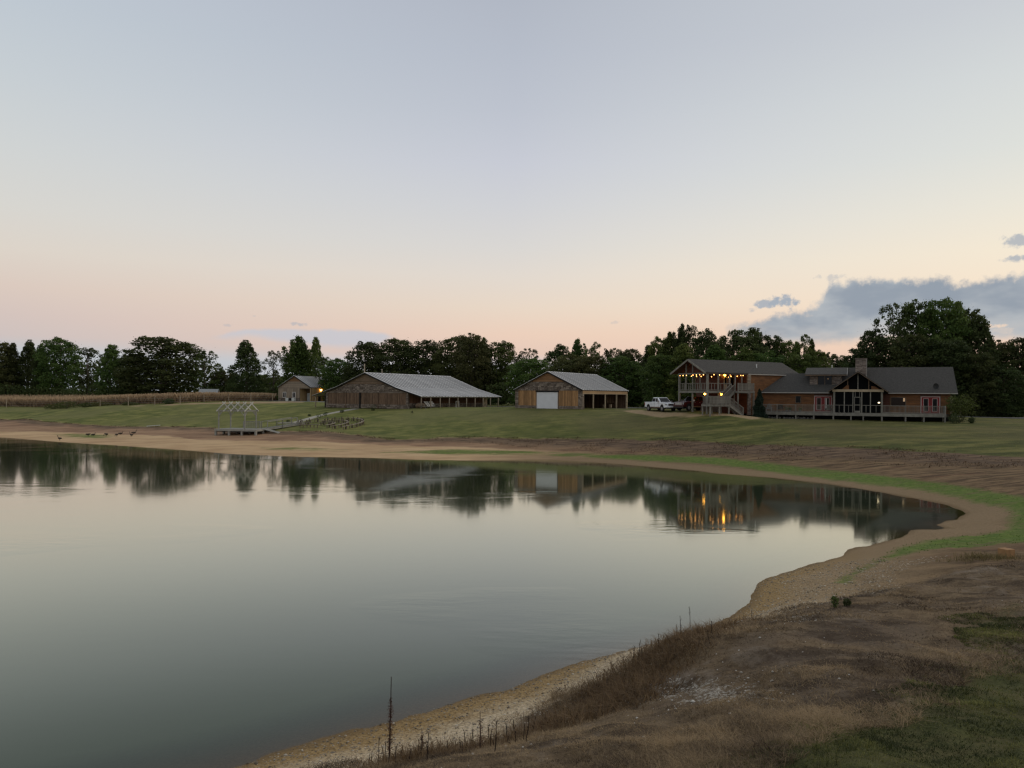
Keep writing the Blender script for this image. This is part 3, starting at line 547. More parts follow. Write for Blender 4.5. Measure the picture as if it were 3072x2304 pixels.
def build_ground():
    nr = 430; r = 1.3 * (5000 / 1.3) ** (np.linspace(0, 1, nr))
    # finer rings through the shore and buildings
    a1 = np.linspace(-40, 40, 480); a2 = np.linspace(40, 320, 72)[1:-1]; ang = np.radians(np.concatenate([a1, a2])); na = len(ang)
    X = (r[:, None] * np.sin(ang)[None]).ravel(); Y = (r[:, None] * np.cos(ang)[None]).ravel(); P = np.stack([X, Y], 1)
    z, s = ground_z(P, True)
    cz, _ = ground_z([(0.0, 0.01)], True)
    V = np.vstack([np.column_stack([X, Y, z]), [(0, 0, cz[0])]])
    i = np.arange(nr - 1)[:, None] * na; j = np.arange(na)[None]; j2 = (np.arange(na)[None] + 1) % na
    F = np.stack([(i + j).ravel(), (i + j2).ravel(), (i + na + j2).ravel(), (i + na + j).ravel()], 1)[:, ::-1]
    fan = np.stack([np.arange(na), np.full(na, len(V) - 1), (np.arange(na) + 1) % na], 1)[:, ::-1]
    me = bpy.data.meshes.new('ground'); nq = len(F); nt_ = len(fan)
    me.vertices.add(len(V)); me.vertices.foreach_set('co', V.astype(np.float32).ravel())
    me.loops.add(nq * 4 + nt_ * 3); me.loops.foreach_set('vertex_index', np.concatenate([F.ravel(), fan.ravel()]).astype(np.int32))
    me.polygons.add(nq + nt_); me.polygons.foreach_set('loop_start', np.concatenate([np.arange(nq) * 4, nq * 4 + np.arange(nt_) * 3]).astype(np.int32))
    me.polygons.foreach_set('use_smooth', np.ones(nq + nt_, bool)); me.update(calc_edges=True)
    P = V[:, :2]; dist = np.hypot(P[:, 0], P[:, 1]); s = np.append(s, 5.0)
    def mask(poly, w): return np.clip(.5 - sdf(poly, P) / (2 * w), 0, 1)
    near = np.clip((44 - dist) / 12, 0, 1)
    w_far = np.clip(dist / 45, .35, 2.6)
    at = {
        'bare': mask(BARE, w_far * 1.2), 'bank': mask(BANK, w_far * .8),
        'moss': np.maximum(np.maximum(mask(Z['greenstrip'], np.clip(dist / 60, .3, 1.2)), mask(Z['greenpatch_left'], 2.0) * .75), mask(Z['greenpatch_mid'], 1.6) * .7),
        'dry': mask(DRY, .45), 'ngreen': np.maximum(mask(Z['near_green'] + [(30, 14), (20, -8), (0, -8), (-1, 5)], .9), mask(Z['near_green_b'], .8) * .8),
        'chips': np.maximum(mask(Z['gravel_a'], 1.0), mask(Z['gravel_b'], .8)) * .78,
        'drive': np.maximum(mask(Z['drive'], 1.2), mask(Z['trail'], 1.0)),
        'east': np.clip((P[:, 0] / np.maximum(dist, 1) + .12) / .35, 0, 1), 'soil': np.clip((P[:, 0] / np.maximum(dist, 1) + .06) / .22, 0, 1) * np.ones(len(P)),
        'nearb': np.clip((40 - dist) / 10, 0, 1) * np.clip((.52 - P[:, 0] / np.maximum(dist, 1)) / .15, 0, 1), 'shore': s, 'inb': -sdf(BARE, P), 'farb': np.clip((dist - 19) / 6, 0, 1)}
    for k, v in at.items():
        a = me.attributes.new(k, 'FLOAT', 'POINT'); a.data.foreach_set('value', np.asarray(v, np.float32))
    me.materials.append(ground_material())
    o = bpy.data.objects.new('ground', me); COL.objects.link(o); o['kind'] = 'structure'
build_ground()

# ------------------------------------------------------------------ pond
def build_water():
    poly = np.array(SHORE, float); c = np.array([-30., 50.])
    # grow the outline a little so that the sheet runs in under the beach
    n = len(poly); V = [(float(p[0] + 1.5 * (p[0] - c[0]) / np.hypot(*(p - c))), float(p[1] + 1.5 * (p[1] - c[1]) / np.hypot(*(p - c)))) for p in poly]
    x0, x1, y0, y1 = -158, 50, -16, 130
    # a grid with the shore distance as depth, so shallows show the sand through the water
    xs = np.arange(x0, x1, 1.0); ys = np.arange(y0, y1, 1.0); fx = np.arange(-12, 40, .4); fy = np.arange(10, 52, .4)
    xs = np.unique(np.round(np.concatenate([xs, fx]), 3)); ys = np.unique(np.round(np.concatenate([ys, fy]), 3))
    X, Y = np.meshgrid(xs, ys); P = np.stack([X.ravel(), Y.ravel()], 1); s = sdf(SHORE, P)
    nx = len(xs); ny = len(ys)
    I = (np.arange(ny - 1)[:, None] * nx + np.arange(nx - 1)[None]).ravel(); keep = s.reshape(ny, nx)
    sm = np.minimum(np.minimum(keep[:-1, :-1], keep[1:, 1:]), np.minimum(keep[1:, :-1], keep[:-1, 1:])).ravel() < 1.2; I = I[sm]
    F = np.stack([I, I + 1, I + nx + 1, I + nx], 1)
    used = np.unique(F); rm = np.full(len(P), -1); rm[used] = np.arange(len(used)); F = rm[F]
    me = bpy.data.meshes.new('water'); me.vertices.add(len(used)); me.vertices.foreach_set('co', np.column_stack([P[used], np.zeros(len(used))]).astype(np.float32).ravel())
    me.loops.add(len(F) * 4); me.loops.foreach_set('vertex_index', F.astype(np.int32).ravel()); me.polygons.add(len(F)); me.polygons.foreach_set('loop_start', (np.arange(len(F)) * 4).astype(np.int32)); me.update(calc_edges=True)
    a = me.attributes.new('depth', 'FLOAT', 'POINT'); a.data.foreach_set('value', (-s[used]).astype(np.float32))
    m = bpy.data.materials.new('still_pond_water'); m.use_nodes = True; nt = m.node_tree; N = nt.nodes; L = nt.links
    for q in list(N): N.remove(q)
    out = N.new('ShaderNodeOutputMaterial'); gl = N.new('ShaderNodeBsdfGlossy'); gl.inputs['Roughness'].default_value = .058; gl.inputs['Color'].default_value = (.985, 1, .92, 1)
    df = N.new('ShaderNodeBsdfDiffuse'); df.inputs['Color'].default_value = (.032, .046, .024, 1); tr = N.new('ShaderNodeBsdfTransparent'); tr.inputs['Color'].default_value = (.80, .74, .60, 1)
    fr = N.new('ShaderNodeFresnel'); fr.inputs['IOR'].default_value = 1.33
    geo = N.new('ShaderNodeNewGeometry')
    def noise(s, st, d=3, r=.5):
        mp = N.new('ShaderNodeMapping'); mp.inputs['Scale'].default_value = st; L.new(geo.outputs['Position'], mp.inputs[0])
        n = N.new('ShaderNodeTexNoise'); n.inputs['Scale'].default_value = s; n.inputs['Detail'].default_value = d; n.inputs['Roughness'].default_value = r; L.new(mp.outputs[0], n.inputs['Vector']); return n.outputs['Fac']
    def M(op, a_, b_):
        n = N.new('ShaderNodeMath'); n.operation = op
        for i, v in enumerate((a_, b_)):
            if isinstance(v, (int, float)): n.inputs[i].default_value = v
            else: L.new(v, n.inputs[i])
        return n.outputs[0]
    calm = N.new('ShaderNodeMapRange'); L.new(noise(.045, (1, 1.6, 1), 3), calm.inputs[0]); calm.inputs[1].default_value = .54; calm.inputs[2].default_value = .68; calm.inputs[3].default_value = .045; calm.inputs[4].default_value = 1.0
    h = M('ADD', M('MULTIPLY', noise(1.6, (.55, 1.4, 1), 4), .015), M('MULTIPLY', noise(.35, (.5, 1, 1), 2), .009))
    h = M('MULTIPLY', h, calm.outputs[0])
    bp = N.new('ShaderNodeBump'); bp.inputs['Strength'].default_value = 1.0; bp.inputs['Distance'].default_value = 1.0; L.new(h, bp.inputs['Height'])
    L.new(bp.outputs[0], gl.inputs['Normal']); L.new(bp.outputs[0], fr.inputs['Normal'])
    at = N.new('ShaderNodeAttribute'); at.attribute_name = 'depth'; dm = N.new('ShaderNodeMapRange'); L.new(at.outputs['Fac'], dm.inputs[0]); dm.inputs[1].default_value = .1; dm.inputs[2].default_value = 1.9
    sh = N.new('ShaderNodeMixShader'); L.new(dm.outputs[0], sh.inputs[0]); L.new(tr.outputs[0], sh.inputs[1]); L.new(df.outputs[0], sh.inputs[2])
    fin = N.new('ShaderNodeMixShader'); 
    fc = N.new('ShaderNodeFloatCurve'); fc.inputs['Factor'].default_value = 1; cv = fc.mapping.curves[0]; cv.points[0].location = (0, 0); cv.points[1].location = (1, 1)
    for q in ((.03, .028), (.075, .066), (.18, .27), (.35, .57), (.52, .74), (.75, .88)): cv.points.new(*q)
    fc.mapping.update(); L.new(fr.outputs[0], fc.inputs['Value']); L.new(fc.outputs[0], fin.inputs[0]); L.new(sh.outputs[0], fin.inputs[1]); L.new(gl.outputs[0], fin.inputs[2]); L.new(fin.outputs[0], out.inputs[0])
    me.materials.append(m); o = bpy.data.objects.new('water', me); COL.objects.link(o); o['kind'] = 'structure'
build_water()

# ------------------------------------------------------------------ roads and paths
def ribbon(name, pts, w, lift, mat, thick=.05, kind='structure', step=1.5):
    pts = [Vector((x, y, 0)) for x, y in pts]; q = []
    for a, b in zip(pts[:-1], pts[1:]):
        n = max(1, int((b - a).length / step)); q += [a.lerp(b, i / n) for i in range(n)]
    q.append(pts[-1]); mb = MB(); e = []
    for i, p in enumerate(q):
        d = (q[min(i + 1, len(q) - 1)] - q[max(i - 1, 0)]).normalized(); nn = Vector((-d.y, d.x, 0)) * w / 2; e += [p - nn, p + nn]
    zs = ground_z([(v.x, v.y) for v in e]); vs = []
    for i in range(len(q)):
        zz = max(zs[2 * i], zs[2 * i + 1]) + lift; A_, B_ = e[2 * i], e[2 * i + 1]
        vs += [(A_.x, A_.y, zz), (B_.x, B_.y, zz), (B_.x, B_.y, zz - lift - .25), (A_.x, A_.y, zz - lift - .25)]
    fs = []
    for i in range(len(q) - 1):
        k = 4 * i
        for j in range(4): fs.append((k + j, k + 4 + j, k + 4 + (j + 1) % 4, k + (j + 1) % 4))
    fs += [(0, 1, 2, 3), (len(vs) - 1, len(vs) - 2, len(vs) - 3, len(vs) - 4)]
    return mb.add(vs, fs).build(name, mat, kind=kind)
M_road = mk('grey_chipseal', (.20, .195, .185), .9, .12, 2, (1, 1, 1), .1, 30)
ribbon('road', [(-260, 196), (-120, 196), (-60, 184), (-20, 164), (0, 158), (14, 150), (45, 142), (78, 128.5), (110, 122), (180, 112)], 5.0, .05, M_road, step=4)
wt = Z['walk_top']
ribbon('walkway', wt, 1.25, .06, M_concrete)

# ------------------------------------------------------------------ building frame: local x runs along the ridge, y to the left of it (away or across), z up
def frame(a): return R(90 - a)
def roof_sheets(parent, name, x0, x1, p0, p1, w, mat, thick=.04, rib=None, ribmat=None):
    """sheets of metal roofing laid side by side along x, each from the ridge point p0=(y,z) to the eave point p1"""
    n = max(1, round((x1 - x0) / w)); w = (x1 - x0) / n; up = .035
    dy = p1[0] - p0[0]; dz = p1[1] - p0[1]; ln = math.hypot(dy, dz); ny, nz = -dz / ln, dy / ln
    if nz < 0: ny, nz = -ny, -nz
    base = None
    for i in range(n):
        a = x0 + i * w
        if base is None:
            mb = MB(); g = .012
            mb.prism([(p0[0], p0[1]), (p1[0], p1[1]), (p1[0] + ny * thick, p1[1] + nz * thick), (p0[0] + ny * thick, p0[1] + nz * thick)], 'x', g, w - g)
            base = mb.build(name, mat, parent); base.location = (a, 0, 0)
            rb = MB(); t2 = thick + up
            rb.prism([(p0[0], p0[1]), (p1[0], p1[1]), (p1[0] + ny * t2, p1[1] + nz * t2), (p0[0] + ny * t2, p0[1] + nz * t2)], 'x', -.035, .035 + (rib or 0))
            rbo = rb.build('roof_seam', ribmat or M_rib, parent); rbo.location = (a, 0, 0)
        else:
            share(base, parent, (a, 0, 0), name=name); share(rbo, parent, (a, 0, 0), name='roof_seam')
def rubble(parent, regions, mat, plane='x', off=0.0, size=(.42, .2), depth=.07, name='stonework', seed=1):
    """rough stones laid in courses over rectangles (a0,a1,z0,z1[,toplimit]); plane 'x': the wall faces -x, 'y': faces -y"""
    rr = random.Random(seed); mb = MB(); tints = []
    for rg in regions:
        a0, a1, z0, z1 = rg[:4]; lim = rg[4] if len(rg) > 4 else None; z = z0
        while z < z1 - .03:
            h = min(size[1] * rr.uniform(.7, 1.35), z1 - z)
            if z1 - z - h < .06: h = z1 - z
            a = a0 + (0 if a1 - a0 < .7 else -rr.uniform(0, .2))
            while a < a1 - .04:
                w = size[0] * rr.uniform(.5, 1.6); b0 = max(a, a0); b1 = min(a + w, a1); a += w
                if b1 - b0 < .06: continue
                if lim and z + h > lim((b0 + b1) / 2): continue
                d = depth * rr.uniform(.3, 1.5); g = .014; c = .25 * min(b1 - b0, h); j = lambda: rr.uniform(-.02, .02)
                q = [(b0 + g, z + g), (b1 - g, z + g), (b1 - g, z + h - g), (b0 + g, z + h - g)]
                t = [(b0 + c * .6 + j(), z + c * .5), (b1 - c * .6 + j(), z + c * .5), (b1 - c * .6, z + h - c * .5 + j()), (b0 + c * .6, z + h - c * .5 + j())]
                P = (lambda p, dd: (off - dd, p[0], p[1])) if plane == 'x' else (lambda p, dd: (p[0], off - dd, p[1]))
                tints += [max(0, min(1, rr.gauss(.35, .28)))] * 5
                mb.add([P(p, 0) for p in q] + [P(p, d) for p in t], [(4, 5, 6, 7), (0, 1, 5, 4), (1, 2, 6, 5), (2, 3, 7, 6), (3, 0, 4, 7)])
            z += h
    o = mb.build(name, mat, parent, kind='stuff')
    if len(o.data.polygons) == len(tints): o.data.attributes.new('tint', 'FLOAT', 'FACE').data.foreach_set('value', tints)
    return o
def boards(parent, a0, a1, z0, z1, w, mat, plane='x', off=0.0, t=.03, name='board', lim=None, gap=.012, rnd=.012):
    n = max(1, round((a1 - a0) / w)); w = (a1 - a0) / n
    for i in range(n):
        b0 = a0 + i * w + gap / 2; b1 = b0 + w - gap; d = t + random.uniform(0, rnd); mb = MB()
        ztl = min(z1, lim(b0)) if lim else z1; ztr = min(z1, lim(b1)) if lim else z1
        if max(ztl, ztr) < z0 + .05: continue
        if plane == 'x': mb.prism([(b0, z0), (b1, z0), (b1, max(ztr, z0 + .02)), (b0, max(ztl, z0 + .02))], 'x', off - d, off)
        else: mb.prism([(b0, z0), (b1, z0), (b1, max(ztr, z0 + .02)), (b0, max(ztl, z0 + .02))], 'y', off - d, off)
        mb.build(name, mat, parent)
def laps(parent, z0, z1, h, lim_l, lim_r, mat, plane='x', off=0.0, name='gable_plank', t=.035):
    """horizontal planks of a gable; lim_l(z), lim_r(z): where each course ends"""
    z = z0; n = max(1, round((z1 - z0) / h)); h = (z1 - z0) / n
    for i in range(n):
        za = z0 + i * h + .006; zb = za + h - .012; l0, r0, l1, r1 = lim_l(za), lim_r(za), lim_l(zb), lim_r(zb)
        if r1 < l1: l1 = r1 = (l1 + r1) / 2
        if r0 - l0 < .05: continue
        MB().prism([(l0, za), (r0, za), (r1, zb), (l1, zb)], plane, off - t, off).build(name, mat, parent)

# ------------------------------------------------------------------ the long barn with porches
def long_barn():
    b = empty('porch_barn', (-18.14, 134.0, 4.38), frame(31), 'long brown stone and timber barn with a metal roof sweeping out over open porches', 'barn')
    W_ = 19.7; Lx = 25.4; AP = (9.85, 6.40); BR = (2.85, 3.80); EV = (-3.05, 2.20); cut = 2.9
    def ztop(y):
        yy = y if y <= AP[0] else 2 * AP[0] - y
        return (AP[1] + (yy - AP[0]) * (AP[1] - BR[1]) / (AP[0] - BR[0]) if yy > BR[0] else BR[1] + (yy - BR[0]) * (BR[1] - EV[1]) / (BR[0] - EV[0])) - .10
    ys = [0, BR[0], AP[0], 2 * AP[0] - BR[0], W_]
    MB().prism([(0, 0)] + [(y, ztop(y)) for y in ys] + [(W_, 0)], 'x', .06, .22).build('gable_wall', M_mortar, b)
    MB().prism([(0, 0)] + [(y, ztop(y)) for y in ys] + [(W_, 0)], 'x', Lx - .2, Lx).build('rear_gable_wall', M_gabledark, b)
    rubble(b, [(0, W_, .0, .73), (0, W_, 2.75, 4.42, ztop), (0, .55, .73, 2.75), (19.15, W_, .73, 2.75)], M_stone, off=.06, seed=2)
    boards(b, .55, 6.7, .73, 2.75, .26, M_greydark, off=.06); boards(b, 6.95, 10.95, .73, 2.75, .26, M_greydark, off=.06)
    boards(b, 11.35, 14.5, .73, 2.75, .26, M_greydark, off=.06); boards(b, 14.7, 19.15, .73, 2.75, .26, M_greydark, off=.06)
    for y, w in ((6.82, .12), (11.15, .32), (14.6, .1)): MB().box(-.08, .06, y - w / 2, y + w / 2, 0, 2.75).build('door_post', M_dark if w > .2 else M_greydark, b)
    sl = (AP[1] - BR[1]) / (AP[0] - BR[0])
    laps(b, 4.45, 6.26, .26, lambda z: max(AP[0] - (AP[1] - .1 - z) / sl, 0), lambda z: AP[0] + (AP[1] - .1 - z) / sl, M_gabledark, off=.06)
    MB().box(-.03, .05, AP[0] - 5.3, AP[0] + 5.3, 4.36, 4.45).build('trim_board', M_greydark, b)
    # roof
    x0, x1 = -.45, 26.3
    r = empty_child(b, 'roof')
    roof_sheets(r, 'roof_sheet', x0, x1, AP, BR, .92, M_roof, rib=.20); roof_sheets(r, 'roof_sheet', x0, x1, (BR[0], BR[1] - .01), EV, .92, M_roof, rib=.06)
    m2 = lambda p: (2 * AP[0] - p[0], p[1])
    MB().prism([m2(AP), m2(BR), (m2(BR)[0], BR[1] + .05), (AP[0], AP[1] + .05)], 'x', x0, x1).build('far_roof_slope', M_roof, r)
    MB().prism([m2(BR), m2(EV), (m2(EV)[0], EV[1] + .05), (m2(BR)[0], BR[1] + .05)], 'x', x0, x1).build('far_porch_roof', M_roof, r)
    MB().prism([(AP[0] - .25, AP[1] - .04), (AP[0], AP[1] + .10), (AP[0] + .25, AP[1] - .04)], 'x', x0, x1).build('ridge_cap', M_roof, r)
    for side in (0, 1):
        for p, q in ((AP, BR), (BR, EV)):
            pp = (p, q) if side == 0 else (m2(p), m2(q))
            MB().beam((x0 + .03, pp[0][0], pp[0][1] - .08), (x0 + .03, pp[1][0], pp[1][1] - .08), .05, .16).build('barge_board', M_dark, r)
    # side wall under the near porch
    MB().box(.22, Lx - .2, .05, .15, 0, 2.95).build('side_wall', M_mortar, b)
    rubble(b, [(.0, Lx, 0, 1.0)], M_stone, 'y', .05, seed=5, name='side_stonework')
    boards(b, .4, Lx - .6, 1.0, 2.8, .3, mk('red_brown_board', (.13, .065, .04), .85, .3, 2, (2, 2, .5), .2, 30, .5), 'y', .05, name='side_board')
    boards(b, Lx - 1.6, Lx, 0, 2.8, .3, M_pale, 'y', .0, name='corner_board')
    MB().box(.22, Lx, 19.55, 19.65, 0, 2.9).build('far_side_wall', M_greydark, b)
    for t in (.1, 2.8, 5.6, 8.4, 11.1, 13.9, 16.8, 19.6, 22.3, 25.2):
        wob = random.uniform(-.05, .05)
        MB().tube([(t, -2.8, -.3), (t + wob, -2.8, 1.1), (t, -2.8, 2.1)], [.13, .105, .10], 8).build('porch_post', M_logend, b, True)
    for t in range(9): MB().box(.1 + t * 2.8, 2.86 + t * 2.8, -2.88, -2.72, 2.02, 2.16).build('porch_beam', M_grey, b)
    for t in (.1, 5, 10, 15, 20, 25): MB().tube([(t, 22.4, -.4), (t, 22.4, 2.15)], [.12, .1], 8).build('porch_post', M_logend, b, True)
    MB().box(0, 25.4, 22.3, 22.5, 2.0, 2.15).build('porch_beam', M_grey, b)
    MB().box(0, 25.6, -2.9, .0, -.15, .05).build('porch_floor', M_mortar, b)
    MB().box(-.1, .12, 19.7, 19.85, 0, 2.7).build('corner_post', M_dark, b)
def empty_child(p, name):
    o = bpy.data.objects.new(name, None); COL.objects.link(o); o.parent = p; return o
long_barn()

# ------------------------------------------------------------------ the garage barn with the white door
def garage_barn():
    b = empty('garage_barn', (10.67, 116.0, 4.86), frame(31), 'tan board and stone garage barn with a big white door and four open side bays', 'barn')
    W_ = 11.9; Lx = 17.7; AP = (5.95, 5.74); EV = (-.12, 2.92); sl = (AP[1] - EV[1]) / (AP[0] - EV[0])
    def ztop(y): return AP[1] - abs(y - AP[0]) * sl - .08
    d0, d1, dz = 4.19, 7.92, 2.58
    for n, poly in (('gable_wall', [(0, 0), (0, ztop(0)), (AP[0], ztop(AP[0])), (W_, ztop(W_)), (W_, 0), (d1, 0), (d1, dz), (d0, dz), (d0, 0)]),):
        MB().prism(poly, 'x', .06, .2).build(n, M_mortar, b)
    rubble(b, [(0, W_, 2.83, 4.20, ztop), (0, .76, 0, 2.83), (11.28, W_, 0, 2.83), (.76, d0 - .1, 0, .48), (d1 + .1, 11.28, 0, .48)], M_stone, off=.06, size=(.44, .24), seed=8)
    boards(b, .76, 4.08, .48, 2.83, .24, M_barnboard, off=.06); boards(b, 8.02, 11.28, .48, 2.83, .24, M_barnboard, off=.06)
    laps(b, 4.22, 5.62, .24, lambda z: AP[0] - (AP[1] - .08 - z) / sl, lambda z: AP[0] + (AP[1] - .08 - z) / sl, M_gable, off=.06)
    dr = MB().box(-.02, .05, d0 + .06, d1 - .06, .04, dz).build('sliding_door', M_whitedoor, b, label='plain white door with a thin frame')
    for y in (d0 + .02, d1 - .06): MB().box(-.05, .06, y, y + .05, 0, dz + .02).build('door_jamb', M_trim, dr)
    MB().box(-.12, .04, d0 - .15, d1 + .15, dz + .02, dz + .24).build('door_track', M_dark, b)
    x0, x1 = -.35, Lx + .35; r = empty_child(b, 'roof')
    roof_sheets(r, 'roof_sheet', x0, x1, AP, EV, .88, M_roof, rib=.26)
    MB().prism([AP, (W_ + .12, EV[1]), (W_ + .12, EV[1] + .05), (AP[0], AP[1] + .05)], 'x', x0, x1).build('far_roof_slope', M_roof, r)
    MB().prism([(AP[0] - .2, AP[1] - .03), (AP[0], AP[1] + .09), (AP[0] + .2, AP[1] - .03)], 'x', x0, x1).build('ridge_cap', M_roof, r)
    for s in (0, 1):
        q = (EV[0], EV[1]) if s == 0 else (W_ + .12, EV[1])
        MB().beam((x0 + .03, AP[0], AP[1] - .07), (x0 + .03, q[0], q[1] - .07), .05, .14).build('barge_board', M_dark, r)
    # open side
    for t, w in ((.30, .5), (4.0, .17), (8.55, .17), (13.1, .17), (17.45, .5)):
        MB().box(t - w / 2, t + w / 2, 0, .18, -.1, 2.38).build('bay_post', M_pale, b)
    for i in range(7): MB().box(.05 + i * 2.51, .05 + (i + 1) * 2.51 - .02, -.02, .05, 2.38, 2.84).build('header_board', M_ply, b)
    MB().box(.05, 17.65, -.045, .0, 2.34, 2.42).build('header_trim', M_pale, b)
    rubble(b, [(.06, .5, 0, 2.38)], M_stone, 'y', -.001, seed=11, name='corner_stonework')
    # inside: rear wall with an opening, end wall, dirt floor
    boards(b, .3, 4.6, 0, 2.8, .3, M_greydark, 'y', 11.7, name='rear_board'); boards(b, 9.2, 17.6, 0, 2.8, .3, M_greydark, 'y', 11.7, name='rear_board')
    boards(b, .2, 11.7, 0, 2.9, .3, M_greydark, 'x', Lx, name='end_board', lim=None)
    MB().prism([(0, 2.9), (AP[0], ztop(AP[0])), (W_, 2.9)], 'x', Lx - .1, Lx).build('end_gable', M_greydark, b)
    MB().box(.1, Lx, .2, 11.8, -.2, .02).build('floor', M_mortar, b)
    for i, t in enumerate((14.2, 14.7, 15.3, 16.0, 16.5)):
        MB().box(t, t + .22, 2.2, 2.3, .9, 2.7).build('hanging_plank', M_greydark, b)
    return b
garage_barn()
def in_frame(origin, a, x, y, z=0):
    th = frame(a); return (origin[0] + x * math.cos(th) - y * math.sin(th), origin[1] + x * math.sin(th) + y * math.cos(th), origin[2] + z)
G0 = (10.67, 116.0, 4.86)
# things kept in the open bays
m0 = empty('riding_mower', in_frame(G0, 31, 2.6, 3.6, .02), R(35), 'dark riding mower with a pale seat in the left open bay of the garage barn', 'mower')
MB().box(-.8, .1, -.35, .35, .35, .75).build('hood', M_redpaint, m0); MB().box(-.1, .9, -.45, .45, .25, .42).build('deck', M_blackplastic, m0)
MB().box(.35, .8, -.25, .25, .6, .72).box(.72, .84, -.25, .25, .7, 1.12).build('seat', M_white, m0)
for x, r_ in ((-.55, .2), (.6, .27)):
    for y in (-.42, .42): MB().tube([(x, y - .09, r_), (x, y + .09, r_)], r_, 12).build('wheel', M_black, m0)
MB().tube([(.1, 0, .6), (.3, 0, 1.0)], .025, 6).tube([(.18, -.18, 1.02), (.36, .18, 1.0)], .02, 6).build('steering_wheel', M_black, m0)
t0 = MB().tube([(0, 0, 0), (0, 0, .05), (0, 0, 1.1), (0, 0, 1.15)], [.03, .05, .05, .03], 8).build('pipe', M_white, None, True, label='short white pipe hanging upright in the left bay of the garage barn', cat='pipe'); t0.location = in_frame(G0, 31, 1.2, 1.5, 1.05)
for (x, y, h, rr_, lab) in ((15.0, 2.0, .62, .26, 'pale round tub on the floor of the right bay beside the end post'), (15.9, 2.4, .42, .2, 'small pale bucket right of the tub in the right open bay'), (13.7, 2.6, .6, .25, 'grey tub behind the third bay post of the garage barn')):
    q = MB().tube([(0, 0, 0), (0, 0, h), (0, 0, h * .96), (0, 0, .05)], [rr_ * .85, rr_, rr_ * .92, rr_ * .8], 10).build('tub', M_pale, None, True, label=lab, cat='tub'); q.location = in_frame(G0, 31, x, y, .02)

# ------------------------------------------------------------------ the small cabin
def small_cabin():
    b = empty('small_cabin', (-51.42, 196.0, 5.0), frame(24), 'small grey board cabin with a striped metal roof and lit wall lamp', 'cabin')
    W_ = 10.55; Lx = 10.9; AP = (5.28, 6.56); EV = (-.1, 3.58); sl = (AP[1] - EV[1]) / (AP[0] - EV[0])
    def ztop(y): return AP[1] - abs(y - AP[0]) * sl - .1
    r0, r1, rz = .3, 3.6, 3.3
    MB().prism([(0, 0), (0, ztop(0)), (AP[0], ztop(AP[0])), (W_, ztop(W_)), (W_, 0), (r1, 0), (r1, rz), (r0, rz), (r0, 0)], 'x', .05, .2).build('gable_wall', M_mortar, b)
    boards(b, r1, W_, .8, 3.3, .32, M_greyboard, off=.05, lim=ztop); boards(b, 0, r0, 0, 3.3, .3, M_cabinside, off=.05)
    rubble(b, [(r1, W_, 0, .8)], M_stone, off=.05, seed=21, size=(.5, .25), name='stone_base')
    laps(b, 3.3, 5.1, .3, lambda z: max(.0, AP[0] - (AP[1] - .1 - z) / sl), lambda z: min(W_, AP[0] + (AP[1] - .1 - z) / sl), M_greyboard, off=.05, name='gable_board')
    laps(b, 5.1, 6.4, .3, lambda z: AP[0] - (AP[1] - .1 - z) / sl, lambda z: AP[0] + (AP[1] - .1 - z) / sl, M_gable, off=.05)
    for y in (8.48, 5.42):
        w = MB().box(-.02, .03, y - .42, y + .42, 1.0, 2.28).build('window', M_glass, b)
        MB().box(-.06, -.0, y - .55, y - .42, .92, 2.4).box(-.06, 0, y + .42, y + .55, .92, 2.4).box(-.06, 0, y - .42, y + .42, 2.28, 2.4).box(-.06, 0, y - .42, y + .42, .92, 1.02).build('window_frame', M_trim, w)
        MB().box(-.05, -.025, y - .04, y + .04, 1.02, 2.28).build('muntin', M_trim, w)
    # recessed entry
    MB().box(2.6, 2.7, r0, r1, 0, rz).build('entry_wall', M_gabledark, b); MB().box(.2, 2.6, r1, r1 + .1, 0, rz).build('entry_side_wall', M_cabinside, b)
    d = MB().box(2.5, 2.58, 2.3, 3.2, .05, 2.15).build('entry_door', mk('pale_blue_door', (.42, .45, .46), .5, .05), b); MB().ball((2.46, 2.42, 1.05), .05).build('door_handle', M_chrome, d)
    MB().box(.2, 2.6, r0, r1, -.1, .03).build('entry_floor', M_concrete, b)
    # right side wall
    MB().box(.2, Lx, .05, .2, 0, 3.55).build('side_wall', M_mortar, b)
    boards(b, 0, 7.6, 1.9, 3.5, .3, M_cabinside, 'y', .05, name='side_board'); boards(b, 0, 2.9, 0, 1.9, .3, M_cabinside, 'y', .05, name='side_board'); boards(b, 4.0, Lx, 0, 1.9, .3, M_cabinside, 'y', .05, name='side_board'); boards(b, 7.6, Lx, 1.9, 3.5, .3, M_gable, 'y', .05, name='side_board')
    MB().box(2.95, 3.95, -.01, .06, .02, 1.95).build('side_door', M_dark, b)
    MB().box(0, Lx, W_ - .15, W_, 0, 3.5).build('left_wall', M_greyboard, b); MB().prism([(0, 0), (0, ztop(0)), (AP[0], ztop(AP[0])), (W_, ztop(W_)), (W_, 0)], 'x', Lx - .15, Lx).build('rear_wall', M_greyboard, b)
    lp = MB().ball((3.9, -.20, 2.93), .17, 10, 8).build('wall_lamp', M_lampcabin, b, True); MB().box(3.82, 3.98, -.12, .02, 2.9, 3.12).build('lamp_bracket', M_black, lp)
    x0, x1 = -.35, Lx + .3; r = empty_child(b, 'roof')
    roof_sheets(r, 'roof_sheet', x0, x1, AP, EV, .96, M_roof, rib=.24)
    MB().prism([AP, (W_ + .1, EV[1]), (W_ + .1, EV[1] + .05), (AP[0], AP[1] + .05)], 'x', x0, x1).build('far_roof_slope', M_roof, r)
    for q in (EV, (W_ + .1, EV[1])): MB().beam((x0 + .03, AP[0], AP[1] - .06), (x0 + .03, q[0], q[1] - .06), .05, .14).build('barge_board', M_dark, r)
small_cabin()
S0 = (-51.42, 196.0, 5.0)
